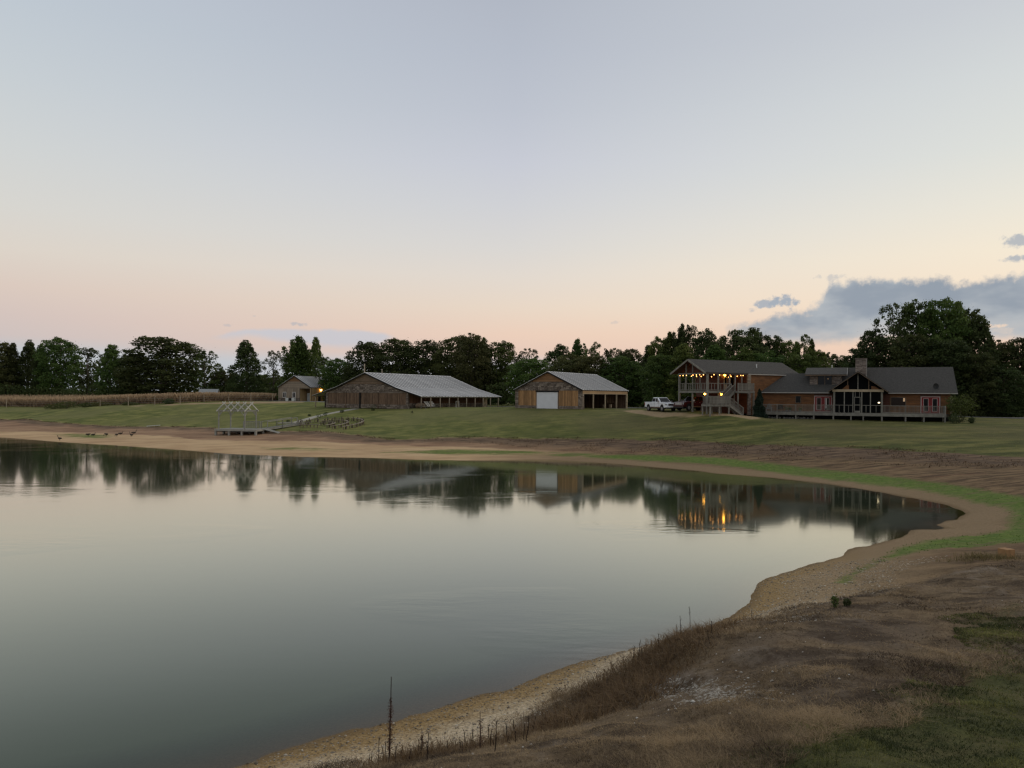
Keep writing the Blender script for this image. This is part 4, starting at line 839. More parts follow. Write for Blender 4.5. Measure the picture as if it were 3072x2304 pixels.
for i, (y, lab) in enumerate(((6.7, 'white box shaped air conditioner under the left side of the cabin window'), (4.75, 'white box shaped air conditioner beside the cabin entry'))):
    q = empty('air_conditioner', in_frame(S0, 24, -.9, y, 0), frame(24), lab, 'air conditioner', 'air conditioners against the cabin')
    MB().box(-.35, .35, -.4, .4, .08, .85).build('casing', M_white, q); MB().tube([(0, 0, .85), (0, 0, .88)], .28, 12).build('fan_grille', M_black, q)
q = empty('barrel_grill', in_frame(S0, 24, -.9, 5.75, 0), frame(24), 'dark barrel grill between the two white air conditioners at the cabin', 'grill')
MB().tube([(0, -.45, .6), (0, .45, .6)], .28, 12).build('barrel', M_black, q, True)
for y in (-.35, .35):
    for x in (-.2, .2): MB().beam((x, y, 0), (x * .6, y, .45), .05, .05).build('leg', M_black, q)

# ------------------------------------------------------------------ railings
def rail_run(parent, p0, p1, h=1.0, gap=.13, bw=.035, posts=True, mat=None, top=.06, prefix='', skip_first=False):
    """posts at the ends, top and bottom rail, one baluster object per baluster (sloping runs too)"""
    mat = mat or M_grey; a = Vector(p0); b = Vector(p1); n = max(2, int(Vector((b.x - a.x, b.y - a.y, 0)).length / gap)); ang = math.atan2(b.y - a.y, b.x - a.x)
    MB().beam(a + Vector((0, 0, h)), b + Vector((0, 0, h)), .10, top).build('top_rail', mat, parent)
    MB().beam(a + Vector((0, 0, .12)), b + Vector((0, 0, .12)), .05, .07).build('bottom_rail', mat, parent)
    base = None
    for i in range(1, n):
        p = a.lerp(b, i / n)
        if base is None:
            base = MB().box(-bw / 2, bw / 2, -.018, .018, .14, h - .03).build('baluster', mat, parent); base.location = p; base.rotation_euler = (0, 0, ang)
        else: share(base, parent, p, ang, 'baluster')
    if posts:
        for q in ((a, b) if not skip_first else (b,)): MB().box(-.06, .06, -.06, .06, -.05, h + .06).build('rail_post', mat, parent).location = q
def stair(parent, x0, z0, x1, z1, y0, y1, n, mat=M_grey, rails=(0, 1)):
    dx = (x1 - x0) / n; dz = (z1 - z0) / n
    base = MB().box(-abs(dx) * .55, abs(dx) * .55, y0, y1, -.04, 0).build('stair_tread', mat, parent); base.location = (x0 + dx / 2, 0, z0 + dz / 2)
    for i in range(1, n): share(base, parent, (x0 + dx * (i + .5), 0, z0 + dz * (i + .5)), name='stair_tread')
    for y in (y0 + .03, y1 - .03): MB().beam((x0, y, z0 - .12), (x1, y, z1 - .12), .05, .26).build('stringer', mat, parent)
    for k in rails:
        y = (y0, y1)[k]; rail_run(parent, (x0, y, z0), (x1, y, z1), .95, .16, posts=True, mat=mat)

# ------------------------------------------------------------------ two storey lodge
A0 = (25.97, 102.0, 4.66)
def lodge():
    b = empty('balcony_lodge', A0, frame(60), 'two storey wooden lodge with string lights on its upper balcony and cars under it', 'house')
    AP = (3.3, 7.28); e0 = (-.15, 5.42); e1 = (6.75, 5.42); sl = (AP[1] - e0[1]) / (AP[0] - e0[0]); x0, x1 = -.45, 18.2; th = .12
    r = empty_child(b, 'roof')
    for n, q in (('front_roof_slope', e0), ('rear_roof_slope', e1)):
        MB().prism([AP, q, (q[0], q[1] + th), (AP[0], AP[1] + th)], 'x', x0, x1).build(n, M_shingle, r)
    for q in (e0, e1): MB().beam((x0 - .02, AP[0], AP[1] - .02), (x0 - .02, q[0], q[1] - .02), .05, .24).build('barge_board', M_grey, r)
    MB().box(7.4, x1, -.27, -.15, 5.33, 5.47).build('gutter', M_gutter, r)
    for n, q in (('ceiling', e0), ('ceiling', e1)):
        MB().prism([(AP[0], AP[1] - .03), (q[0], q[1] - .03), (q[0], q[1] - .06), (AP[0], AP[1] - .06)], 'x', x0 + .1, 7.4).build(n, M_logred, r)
    MB().tube([(10.9, 1.5, 6.2), (10.9, 1.5, 6.95)], .07, 8).build('vent_pipe', M_white, r)
    # body
    def zt(y): return AP[1] - abs(y - AP[0]) * sl - .12
    wl = lambda poly, a, c, n, m: MB().prism(poly, 'x', a, c).build(n, m, b)
    MB().box(7.55, 18.0, .0, .2, -.3, 5.36).build('front_wall', M_mortar, b)
    laps(b, -.2, 5.34, .24, lambda z: 7.55, lambda z: 18.0, M_log, 'y', -.001, 'log_course')
    wl([(.2, 0), (.2, zt(.2)), (AP[0], zt(AP[0])), (6.6, zt(6.6)), (6.6, 0)], 17.8, 18.0, 'right_wall', M_log)
    MB().box(4.2, 18, 6.4, 6.6, 0, 5.36).build('rear_wall', M_log, b)
    # wall behind the balcony, both storeys
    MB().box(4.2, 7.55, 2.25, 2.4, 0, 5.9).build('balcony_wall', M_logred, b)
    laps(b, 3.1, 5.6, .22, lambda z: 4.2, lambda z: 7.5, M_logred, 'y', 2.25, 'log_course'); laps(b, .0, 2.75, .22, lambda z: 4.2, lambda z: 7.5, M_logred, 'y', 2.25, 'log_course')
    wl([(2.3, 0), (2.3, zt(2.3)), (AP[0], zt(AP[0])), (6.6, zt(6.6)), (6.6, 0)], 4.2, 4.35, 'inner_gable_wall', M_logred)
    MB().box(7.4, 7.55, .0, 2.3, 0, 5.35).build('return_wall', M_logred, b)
    d = MB().box(5.2, 5.85, 2.14, 2.2, 3.1, 5.1).build('balcony_door', M_pale, b); MB().box(5.34, 5.7, 2.11, 2.135, 4.0, 4.95).build('door_pane', M_glass, d); MB().ball((5.78, 2.1, 4.05), .05).build('door_handle', M_chrome, d)
    w = MB().box(6.45, 7.1, 2.14, 2.2, 3.9, 5.0).build('window', M_glass, b); MB().box(6.38, 6.45, 2.1, 2.2, 3.83, 5.07).box(7.1, 7.17, 2.1, 2.2, 3.83, 5.07).box(6.45, 7.1, 2.1, 2.2, 5.0, 5.07).box(6.45, 7.1, 2.1, 2.2, 3.83, 3.9).build('window_frame', M_pale, w)
    d = MB().box(6.22, 6.95, 2.14, 2.2, .1, 2.0).build('lower_door', M_logred, b)
    MB().box(6.15, 6.22, 2.1, 2.2, .05, 2.08).box(6.95, 7.02, 2.1, 2.2, .05, 2.08).box(6.22, 6.95, 2.1, 2.2, 2.0, 2.08).build('door_frame', M_trimdull, d)
    # corner: log ends above, stone pillar below
    for i in range(11): MB().box(7.38, 7.95 + random.uniform(-.04, .06), -.2, .0, 3.15 + i * .2, 3.15 + i * .2 + .17).build('log_end', M_logend, b)
    rubble(b, [(7.45, 8.15, -.2, 3.0)], M_stonepale, 'y', -.06, seed=31, size=(.4, .17), name='stone_pillar')
    MB().box(7.45, 8.1, -.06, .0, -.2, 3.0).build('pillar_core', M_mortar, b)
    # upper deck
    def deck(n, a, c, y0, y1, z, t=.3):
        k = max(1, int((y1 - y0) / .9)); 
        MB().box(a, c, y0, y1, z - .06, z).build('deck_floor', M_grey, b)
        MB().box(a - .04, c + .04, y0 - .05, y0, z - t, z + .0).build('rim_joist', M_grey, b); MB().box(a - .05, a, y0, y1, z - t, z).build('rim_joist', M_grey, b)
        for i in range(k + 1): MB().box(a + .05, c - .02, y0 + (y1 - y0) * i / k, y0 + (y1 - y0) * i / k + .05, z - t + .03, z - .06).build('joist', M_grey, b)
    deck('d', 0, 7.4, 0.0, 2.25, 3.06); deck('d', 0, 4.2, 2.3, 5.5, 3.06); deck('d', 4.2, 7.3, -1.4, -.06, 3.06, .26)
    # posts
    def post(x, y, z0, z1, w=.2): MB().box(x - w / 2, x + w / 2, y - w / 2, y + w / 2, z0, z1).build('post', M_grey, b)
    post(.06, .06, -.3, 5.35, .24); post(.06, 5.42, -.3, 5.3, .24); post(.06, 2.82, -.3, 2.8, .18)
    for y in (4.09, 2.82): post(.06, y, 3.1, zt(y) + .02, .14)
    for y in (1.4,): post(.06, y, 3.1, 5.3, .12)
    for x in (2.02, 4.1, 5.2, 6.45): post(x, .06, 3.1, 5.36, .13)
    for x in (1.2, 3.0): post(x, 5.42, 3.1, 5.3, .14)
    post(4.1, 2.1, 0, 5.3, .22); post(2.6, 5.42, -.2, 2.8, .2); post(7.25, -1.32, -.3, 3.0, .2); post(4.3, -1.32, -.3, 3.0, .16); post(5.1, .1, -.2, 2.8, .14)
    MB().box(-.04, .14, -.1, 5.6, 5.28, 5.46).build('gable_beam', M_grey, b); MB().box(0, 7.4, -.06, .1, 5.28, 5.4).build('eave_beam', M_grey, b)
    MB().prism([(.9, 5.5), (AP[0], zt(AP[0]) - .05), (5.7, 5.5)], 'x', .75, .82).build('gable_infill', M_logred, b)
    rail_run(b, (.05, 5.3, 3.06), (.05, .2, 3.06), 1.0, .42, .1); rail_run(b, (.2, .0, 3.06), (4.15, .0, 3.06), 1.0, .5, .07)
    rail_run(b, (4.25, -1.38, 3.06), (7.2, -1.38, 3.06), 1.02, .17, .10); rail_run(b, (4.2, 5.45, 3.06), (.2, 5.45, 3.06), 1.0, .5, .07)
    # landing and stairs
    MB().box(-1.1, 2.45, -1.65, -.12, 1.19, 1.25).build('landing_floor', M_grey, b); MB().box(-1.14, 2.5, -1.7, -1.65, .98, 1.25).build('landing_rim', M_grey, b); MB().box(-1.15, -1.1, -1.65, -.12, .98, 1.25).build('landing_rim', M_grey, b)
    for x in (-1.0, .65, 2.35):
        for y in (-1.58, -.2): MB().box(x - .07, x + .07, y - .07, y + .07, -.5, 1.2).build('landing_post', M_grey, b)
    rail_run(b, (-1.1, -1.62, 1.25), (2.4, -1.62, 1.25), 1.05, .2, .13); rail_run(b, (-1.1, -.2, 1.25), (-1.1, -1.55, 1.25), 1.05, .2, .1, posts=False)
    stair(b, 1.75, 1.25, 4.25, 3.06, -.85, -.1, 9); stair(b, 2.45, 1.25, 4.95, -.15, -1.65, -.9, 7)
    MB().box(1.0, 4.2, 2.05, 2.2, 0, 1.0).build('stone_footing', M_stone, b)
    # lamps
    for x, y, z, m_, rr_, n in ((.9, 3.03, 5.78, M_lamp, .15, 'gable_lamp'), (5.2, 1.98, 5.28, M_lamp, .16, 'door_lamp'), (1.50, 2.0, 2.62, M_lamp, .13, 'carport_lamp'), (1.84, 2.0, 2.62, M_lamp, .13, 'carport_lamp'), (4.48, 1.9, 2.62, M_lamp, .16, 'carport_lamp')):
        l = MB().ball((x, y, z), rr_, 10, 8).build(n, m_, b, True); MB().box(x - .02, x + .02, y - .02, y + .02, z + rr_ * .8, z + rr_ + .22).build('lamp_stem', M_black, l)
    # string lights
    bulb = None
    s1 = [(.02, y, z) for y, z in ((5.32, 5.16), (4.69, 5.16), (4.02, 5.16), (2.75, 5.18), (2.09, 5.19), (1.42, 5.2), (.75, 5.19))] + [(t, .16, z) for t, z in ((1.36, 5.21), (2.39, 5.2), (4.32, 5.21), (5.35, 5.2), (6.4, 5.2), (6.82, 5.22))]
    s2 = [(1.8, y, z) for y, z in ((4.94, 5.1), (3.92, 5.07), (3.04, 5.03), (1.06, 4.97))] + [(5.55, 1.6, 4.98), (6.0, 1.6, 5.1), (7.2, 1.6, 5.15)]
    for n, st in (('light_string', s1), ('light_string', s2)):
        pts = []
        for p, q in zip(st[:-1], st[1:]):
            for k in range(4): v = Vector(p).lerp(Vector(q), k / 4); v.z += .10 - .05 * math.sin(PI * k / 4); pts.append(v)
        pts.append(Vector(st[-1]) + Vector((0, 0, .1)))
        wire = MB().tube(pts, .008, 4).build(n, M_black, None, label='string of warm bulbs along the front edge of the lodge balcony' if st is s1 else 'string of warm bulbs hung deeper inside the lodge balcony', cat='string lights')
        wire.location = A0; wire.rotation_euler = (0, 0, frame(60))
        for p in st:
            if bulb is None: bulb = MB().ball((0, 0, 0), .05, 8, 6, (1, 1, 1.4)).build('bulb', M_bulb, wire, True); bulb.location = p
            else: share(bulb, wire, p, name='bulb')
lodge()

# ------------------------------------------------------------------ log house with the long deck
B0 = (54.0, 99.0, 4.94)
def log_house():
    b = empty('log_house', B0, frame(114), 'long single storey log house with dormer, stone chimney, red doors and a screened gable porch', 'house')
    XR = 2.33; XL = -15.2; RY = 5.0; RZ = 6.09; EY = -.6; EZ = 2.58; sl = (RZ - EZ) / (RY - EY); th = .12
    r = empty_child(b, 'roof')
    MB().prism([(RY, RZ), (EY, EZ), (EY, EZ + th), (RY, RZ + th)], 'x', XL, 3.05).build('front_roof_slope', M_shingle, r)
    MB().prism([(RY, RZ), (2 * RY - EY, EZ), (2 * RY - EY, EZ + th), (RY, RZ + th)], 'x', XL, 3.05).build('rear_roof_slope', M_shingle, r)
    # lower wing with a hipped end
    wy, wz = 3.7, EZ + (3.7 - EY) * sl; hx = -18.6; ex = -21.0; by = 8.0
    up = lambda p: (p[0], p[1], p[2] + th)
    def slab(n, P):
        k = len(P); MB().add(P + [up(p) for p in P], [tuple(range(k))[::-1], tuple(range(k, 2 * k))] + [(i, (i + 1) % k, k + (i + 1) % k, k + i) for i in range(k)]).build(n, M_shingle, r)
    slab('wing_front_slope', [(ex, EY + .004, EZ - .003), (XL, EY + .004, EZ - .003), (XL, wy, wz - .003), (hx, wy, wz - .003)])
    slab('wing_hip', [(ex, by, EZ), (ex, EY, EZ), (hx, wy, wz)]); slab('wing_rear_slope', [(XL, by, EZ), (ex, by, EZ), (hx, wy, wz), (XL, wy, wz)])
    MB().prism([(0, EZ - .1), (wy, wz), (RY, RZ - .02), (2 * RY, EZ - .1)], 'x', XL + .05, XL + .2).build('wing_gable', M_log, b)
    MB().box(ex, -12.0, EY - .1, EY, EZ - .02, EZ + .1).build('gutter', M_gutter, r); MB().box(-4.9, 3.05, EY - .1, EY, EZ - .02, EZ + .1).build('gutter', M_gutter, r)
    # walls
    MB().box(-20.8, XR, .0, .15, -1.4, 2.62).build('front_wall', M_mortar, b)
    skip = [(-13.95, -11.7), (-1.15, 1.2)]
    z = 0.02; h = .235
    while z < 2.6:
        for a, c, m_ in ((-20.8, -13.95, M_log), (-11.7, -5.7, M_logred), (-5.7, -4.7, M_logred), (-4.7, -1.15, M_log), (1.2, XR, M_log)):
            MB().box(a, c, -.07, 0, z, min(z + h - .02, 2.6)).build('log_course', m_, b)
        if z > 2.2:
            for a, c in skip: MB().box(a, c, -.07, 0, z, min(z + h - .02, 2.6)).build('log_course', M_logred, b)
        z += h
    MB().prism([(0, -1.4), (0, 2.9), (RY, RZ - .05), (2 * RY, 2.9), (2 * RY, -1.4)], 'x', XR - .2, XR).build('right_gable_wall', M_log, b)
    MB().box(-20.8, -20.6, .15, by - .5, -1.4, 2.7).build('left_wall', M_log, b); MB().box(-20.6, XR - .2, by + 1.0, by + 1.2, -1.4, 2.6).build('rear_wall', M_log, b)
    for i in range(10):
        e = random.uniform(.12, .5); MB().box(XR - .1, XR + e, -.16, .12, .05 + i * .235, .05 + i * .235 + .19).build('log_end', M_logend, b)
    # french doors
    for c, gm in ((-12.83, None), (.02, None)):
        d = empty_child(b, 'french_door'); f = 1.0
        MB().box(c - f - .12, c - f, -.13, -.0, 0, 2.12).box(c + f, c + f + .12, -.13, 0, 0, 2.12).box(c - f - .12, c + f + .12, -.13, -.0, 2.12, 2.24).build('door_frame', M_trimdull, d)
        for s in (-1, 1):
            a0, a1 = (c - f, c - .02) if s < 0 else (c + .02, c + f)
            MB().box(a0, a1, -.06, -.0, .02, 2.11).build('door_leaf', M_reddoor, d)
            g = MB().box(a0 + .25, a1 - .25, -.075, -.062, .35, 1.92).build('pane', M_glasswarm if c < -5 else M_glass, d)
            MB().box(a0 + .19, a0 + .25, -.10, -.06, .29, 1.98).box(a1 - .25, a1 - .19, -.10, -.06, .29, 1.98).box(a0 + .25, a1 - .25, -.10, -.06, 1.92, 1.98).box(a0 + .25, a1 - .25, -.10, -.06, .29, .35).build('pane_frame', M_trimdull, d)
        MB().ball((c + .1, -.12, 1.0), .04).build('door_handle', M_chrome, d)
    MB().box(-12.5, -12.36, -.078, -.055, .5, 1.9).build('curtain_edge', M_trim, b)
    for a, c, z0, z1, m_ in ((-16.28, -15.7, 1.27, 2.12, M_glass), (-4.52, -2.84, 1.0, 2.06, M_glasswarm)):
        w = MB().box(a, c, -.10, -.08, z0, z1).build('window', m_, b)
        MB().box(a - .08, a, -.13, -.06, z0 - .08, z1 + .08).box(c, c + .08, -.13, -.06, z0 - .08, z1 + .08).box(a, c, -.13, -.06, z1, z1 + .08).box(a, c, -.13, -.06, z0 - .08, z0).build('window_frame', M_gabledark, w)
    MB().box(-3.12, -2.9, -.112, -.102, 1.55, 2.0).build('painted_window_reflection', M_reflection, b)  # glowing strip that paints an orange reflection onto the window pane
    # dormer
    D0, D1 = -15.2, -9.88
    slab('dormer_roof', [(D0, .6, 5.05), (D1, .6, 5.05), (D1, 4.95, RZ + .02), (D0, 4.95, RZ + .02)])
    MB().prism([(.6, 4.99), (4.9, RZ - .02), (4.9, RZ + .1), (.6, 5.16)], 'x', D1, D1 + .06).build('dormer_barge_board', M_gutter, r)
    MB().box(D0, D1, .52, .6, 4.98, 5.1).build('dormer_fascia', M_gabledark, r)
    MB().box(-14.6, -10.5, 1.2, 1.35, 3.0, 5.2).build('dormer_wall', M_mortar, b); MB().box(-14.6, -14.45, 1.3, 4.0, 3.0, 5.3).build('dormer_side', M_logred, b); MB().box(-10.65, -10.5, 1.3, 4.0, 3.0, 5.3).build('dormer_side', M_logred, b)
    rubble(b, [(-14.6, -13.62, 3.25, 5.0), (-11.7, -10.5, 3.25, 5.0), (-13.62, -11.7, 3.16, 3.4)], M_stonepale, 'y', 1.2, seed=44, size=(.42, .13), name='dormer_stonework')
    w = MB().box(-13.55, -11.76, 1.14, 1.19, 3.42, 4.92).build('dormer_window', M_glass, b)
    MB().box(-12.69, -12.62, 1.09, 1.14, 3.42, 4.92).box(-13.62, -13.55, 1.09, 1.19, 3.36, 4.98).box(-11.76, -11.69, 1.09, 1.19, 3.36, 4.98).build('window_frame', M_gabledark, w)
    MB().ball((-12.25, 1.11, 4.55), .06, 8, 6).build('painted_lamp_reflection', M_reflection, b)  # glowing dot painted as the reflection of a lamp on the dormer pane
    MB().tube([(-11.85, 4.9, RZ), (-11.85, 4.9, RZ + .5)], .06, 8).build('vent_pipe', M_white, r)
    # chimney
    c = MB().box(-8.84, -7.43, 2.75, 4.1, 2.5, 7.3).build('chimney', M_mortar, b)
    rubble(c, [(-8.84, -7.43, 3.0, 7.3)], M_stonepale, 'y', 2.75, seed=51, size=(.5, .15), name='chimney_stonework')
    MB().box(-8.9, -7.37, 2.66, 4.16, 7.3, 7.42).build('chimney_cap', M_stonepale, c); MB().box(-7.46, -7.40, 2.68, 2.76, 3.8, 7.3).build('chimney_flashing', M_gutter, c)
    # deck
    Z0 = 0.0
    for a, c_ in ((-20.9, -16.1), (-16.1, -11.5), (-11.5, -5.7), (-5.7, -.9), (-.9, 1.5)):
        MB().box(a, c_ - .01, -3.0, -.08, -.05, 0).build('deck_floor', M_grey, b); MB().box(a, c_ - .01, -3.06, -3.0, -.38, .02).build('rim_joist', M_grey, b)
    MB().box(-20.96, -20.9, -3.0, -.1, -.38, .0).build('rim_joist', M_grey, b); MB().box(1.5, 1.56, -3.0, -.1, -.38, 0).build('rim_joist', M_grey, b)
    for x in (-20.8, -18.49, -16.11, -13.87, -11.46, -9.33, -7.87, -5.68, -2.97, -.91, 1.42):
        MB().box(x - .08, x + .08, -3.0, -2.84, -1.5, -.05).build('deck_post', M_grey, b); MB().box(x - .08, x + .08, -.6, -.44, -1.3, -.05).build('deck_post', M_grey, b)
    P = [-20.85, -18.49, -16.11, -13.87, -11.46]
    for i in range(4): rail_run(b, (P[i], -2.95, 0), (P[i + 1], -2.95, 0), 1.0, .14, .04, skip_first=i > 0)
    P = [-5.68, -2.97, -.91, 1.45]
    for i in range(3): rail_run(b, (P[i], -2.95, 0), (P[i + 1], -2.95, 0), 1.0, .14, .04, skip_first=i > 0)
    rail_run(b, (-20.85, -2.85, 0), (-20.85, -.2, 0), 1.0, .14, .04, posts=False); rail_run(b, (1.45, -2.85, 0), (1.45, -.2, 0), 1.0, .14, .04, posts=False)
    # screened porch
    pa = (-8.53, 5.34); tl = (-12.12, 2.72); tr = (-4.88, 2.64)
    MB().prism([pa, tl, (tl[0], tl[1] + .14), (pa[0], pa[1] + .14)], 'y', -3.5, 3.0).build('porch_roof_slope', M_shingle, r); MB().prism([pa, tr, (tr[0], tr[1] + .14), (pa[0], pa[1] + .14)], 'y', -3.5, 3.0).build('porch_roof_slope', M_shingle, r)
    for q in (tl, tr): MB().beam((pa[0], -3.53, pa[1] - .02), (q[0], -3.53, q[1] - .02), .05, .22, (0, 1, 0)).build('porch_barge_board', M_gabledark, r)
    X = [-11.37, -10.14, -9.11, -8.06, -7.04, -5.71]
    for i, x in enumerate(X):
        w_ = .24 if i in (0, 5) else .12; MB().box(x - w_ / 2, x + w_ / 2, -3.0, -2.86, 0, 2.76).build('porch_post', M_grey, b)
    MB().box(-11.6, -5.5, -3.08, -2.9, 2.76, 3.08).build('porch_beam', M_pale, b)
    for i in range(5):
        x0, x1 = X[i] + .07, X[i + 1] - .07
        MB().box(x0, x1, -2.93, -2.92, .1, 2.76).build('insect_screen', M_screen, b)
        if i != 2:
            MB().box(x0, x1, -3.0, -2.94, .98, 1.05).build('screen_rail', M_grey, b); MB().box((x0 + x1) / 2 - .03, (x0 + x1) / 2 + .03, -2.99, -2.94, .05, .98).build('screen_stud', M_grey, b)
    sd = MB().box(-8.95, -8.88, -3.0, -2.94, .05, 2.1).box(-8.29, -8.22, -3.0, -2.94, .05, 2.1).box(-8.88, -8.29, -3.0, -2.94, 2.02, 2.1).box(-8.88, -8.29, -3.0, -2.94, 1.0, 1.1).box(-8.88, -8.29, -3.0, -2.94, .05, .3).build('screen_door_frame', M_grey, b)
    for x in (-8.85, -8.33): MB().box(x - .03, x + .03, -2.99, -2.94, 2.1, 2.76).build('screen_stud', M_grey, b)
    for x in (-11.37, -5.71): MB().box(x - .01, x + .01, -2.86, -.1, .1, 2.7).build('insect_screen', M_screen, b)
    gz_ = lambda x: pa[1] - abs(x - pa[0]) * ((pa[1] - tl[1]) / (pa[0] - tl[0])) - .05
    MB().prism([(-11.2, 3.08), (pa[0], gz_(pa[0])), (-5.9, 3.08)], 'y', -2.95, -2.94).build('gable_screen', M_screen, b)
    for x in (-9.75, pa[0], -7.25): MB().box(x - .05, x + .05, -3.03, -2.96, 3.08, gz_(x)).build('gable_stud', M_grey if x == pa[0] else M_gabledark, b)
    MB().prism([(-10.45, 3.08), (-9.6, 3.08), (-9.6, 3.62), (-9.9, 3.6)], 'y', -3.04, -2.97).build('gable_corner_board', M_log, b); MB().prism([(-6.95, 3.08), (-5.95, 3.08), (-6.5, 3.45), (-6.95, 3.5)], 'y', -3.04, -2.97).build('gable_corner_board', M_log, b)
    lp = MB().ball((-6.05, -3.04, 1.38), .10, 8, 6, (1.3, .6, .8)).build('porch_lamp', M_lampsoft, b, True)
    MB().box(-20.7, XR, -.3, -.05, -1.5, -.4).build('foundation', M_dark, b)
    MB().box(-21.35, -21.27, -2.0, -1.92, -1.4, .25).build('stair_rail_post', M_grey, b)
log_house()

# ------------------------------------------------------------------ things on and around the house
def onB(x, y, z=0): return in_frame(B0, 114, x, y, z)
dish = empty('satellite_dish', onB(.75, .25, 3.1), frame(114) - .5, 'dark satellite dish near the lower right of the log house roof', 'dish')
MB().tube([(0, 0, -.15), (0, .0, .28), (0, -.1, .38)], .03, 6).build('mast', M_black, dish)
mb = MB(); k = 0
for i in range(4):
    rr_ = .12 * i + .001
    for j in range(12): t = 2 * PI * j / 12; mb.v.append((rr_ * math.cos(t), -.12 - .25 * (.36 ** 2 - rr_ ** 2) * -2 - .1, .45 + rr_ * 1.1 * math.sin(t)))
for i in range(3):
    for j in range(12): mb.f.append((i * 12 + j, i * 12 + (j + 1) % 12, (i + 1) * 12 + (j + 1) % 12, (i + 1) * 12 + j))
mb.build('reflector', M_blackplastic, dish, True); MB().beam((0, -.1, .35), (0, -.5, .30), .03, .03).build('feed_arm', M_black, dish)

def deck_chair(loc, rz, mat, label):
    c = empty('deck_chair', loc, rz, label, 'chair', 'chairs on the log house deck')
    for i in range(4): MB().box(-.27 + i * .14, -.15 + i * .14, -.28, .25, .34, .37).build('seat_slat', mat, c)
    for i in range(5):
        x = -.26 + i * .125; MB().beam((x, .22, .36), (x, .48, 1.0 + .06 * math.sin(i * PI / 4)), .1, .025).build('back_slat', mat, c)
    for x in (-.32, .32):
        MB().beam((x, -.27, 0), (x, -.27, .56), .06, .06).build('leg', mat, c); MB().beam((x, .3, 0), (x, .3, .58), .06, .06).build('leg', mat, c); MB().box(x - .06, x + .06, -.34, .42, .56, .59).build('armrest', mat, c)
M_chairpale = mk('pale_grey_chair_paint', (.34, .35, .34), .6, .1, 4)
for x, y, r_, m_, lab in ((-19.6, -2.3, .2, M_chairpale, 'pale grey deck chair near the left end of the log house deck'), (-18.1, -1.4, -.2, M_blackplastic, 'dark deck chair against the log wall, right of the pale chair'),
                          (-12.1, -2.2, .3, M_grey, 'grey wooden deck chair in front of the left red door'), (-10.35, -1.7, .1, M_white, 'white chair low behind the left panel of the screened porch'), (-8.2, -1.6, -.3, M_grey, 'grey chair behind the porch screen door')):
    deck_chair(onB(x, y, .0), frame(114) + r_ + PI, m_, lab)
def leafy(name, loc, w, h, n, size, mat, label, cat, seed, parent=None, stem=True, group=None, shape=None):
    rr = np.random.default_rng(seed); th = rr.uniform(0, 2 * PI, n); ph = np.arccos(rr.uniform(-1, 1, n)); r_ = rr.uniform(.55, 1, n) ** .5
    p = np.stack([np.sin(ph) * np.cos(th) * r_, np.sin(ph) * np.sin(th) * r_, np.cos(ph) * r_], 1)
    if shape == 'cone': zz = rr.uniform(0, 1, n) ** 1.3; q = (1 - zz) ** .7 * r_ * (.85 + .3 * rr.random(n)) * (.85 + .2 * np.sin(th * 3 + zz * 9)) * (1 + .12 * np.sin(zz * 23)); p = np.stack([np.cos(th) * q, np.sin(th) * q, zz * 2 - 1], 1)
    if shape == 'tier': p[:, 2] = np.round(p[:, 2] * 2.2 + .5 * np.sin(3 * th)) / 2.2 + rr.normal(0, .16, n)
    if shape != 'cone': p = p * (.80 + .26 * np.sin(3.1 * p[:, 0] * 2.2 + seed) * np.sin(2.7 * p[:, 1] * 2.3 + 1.3 * seed) + .16 * np.sin(9 * p[:, 2] + 5 * p[:, 0]))[:, None]
    p = p * [w / 2, w / 2, h / 2] + [0, 0, h / 2]
    m_ = leaf_mesh(name + '_foliage', p, np.full(n, size), rr, mat, rr.uniform(.2, .9, n))
    o = empty(name, loc, rr.uniform(0, 6), label, cat, group); f = bpy.data.objects.new('foliage', m_); COL.objects.link(f); f.parent = o
    if stem: MB().tube([(0, 0, -.1), (0, 0, h * .6)], [max(.02, w * .03), .015], 6).build('stem', M_bark, o)
    return o
def leaf_mesh(name, p, size, rr, mat, tint, flat=0.0, aspect=.7):
    n = len(p); d = rr.normal(size=(n, 3)); d /= np.linalg.norm(d, axis=1)[:, None]; e = rr.normal(size=(n, 3)); e[:, 2] *= (1 - flat); e = np.cross(d, e); e /= np.linalg.norm(e, axis=1)[:, None] + 1e-9
    s = size[:, None] * .5; t = s * aspect; k = rr.uniform(.5, 1.1, (4, n, 1))
    V = np.stack([p - d * s * k[0], p + e * t * k[1], p + d * s * k[2], p - e * t * k[3]], 1).reshape(-1, 3)
    me = bpy.data.meshes.new(name); me.vertices.add(4 * n); me.vertices.foreach_set('co', V.astype(np.float32).ravel()); me.loops.add(4 * n); me.loops.foreach_set('vertex_index', np.arange(4 * n, dtype=np.int32))
    me.polygons.add(n); me.polygons.foreach_set('loop_start', (np.arange(n) * 4).astype(np.int32)); me.update(calc_edges=True)
    a = me.attributes.new('tint', 'FLOAT', 'FACE'); a.data.foreach_set('value', np.asarray(tint, np.float32)); me.materials.append(mat); return me
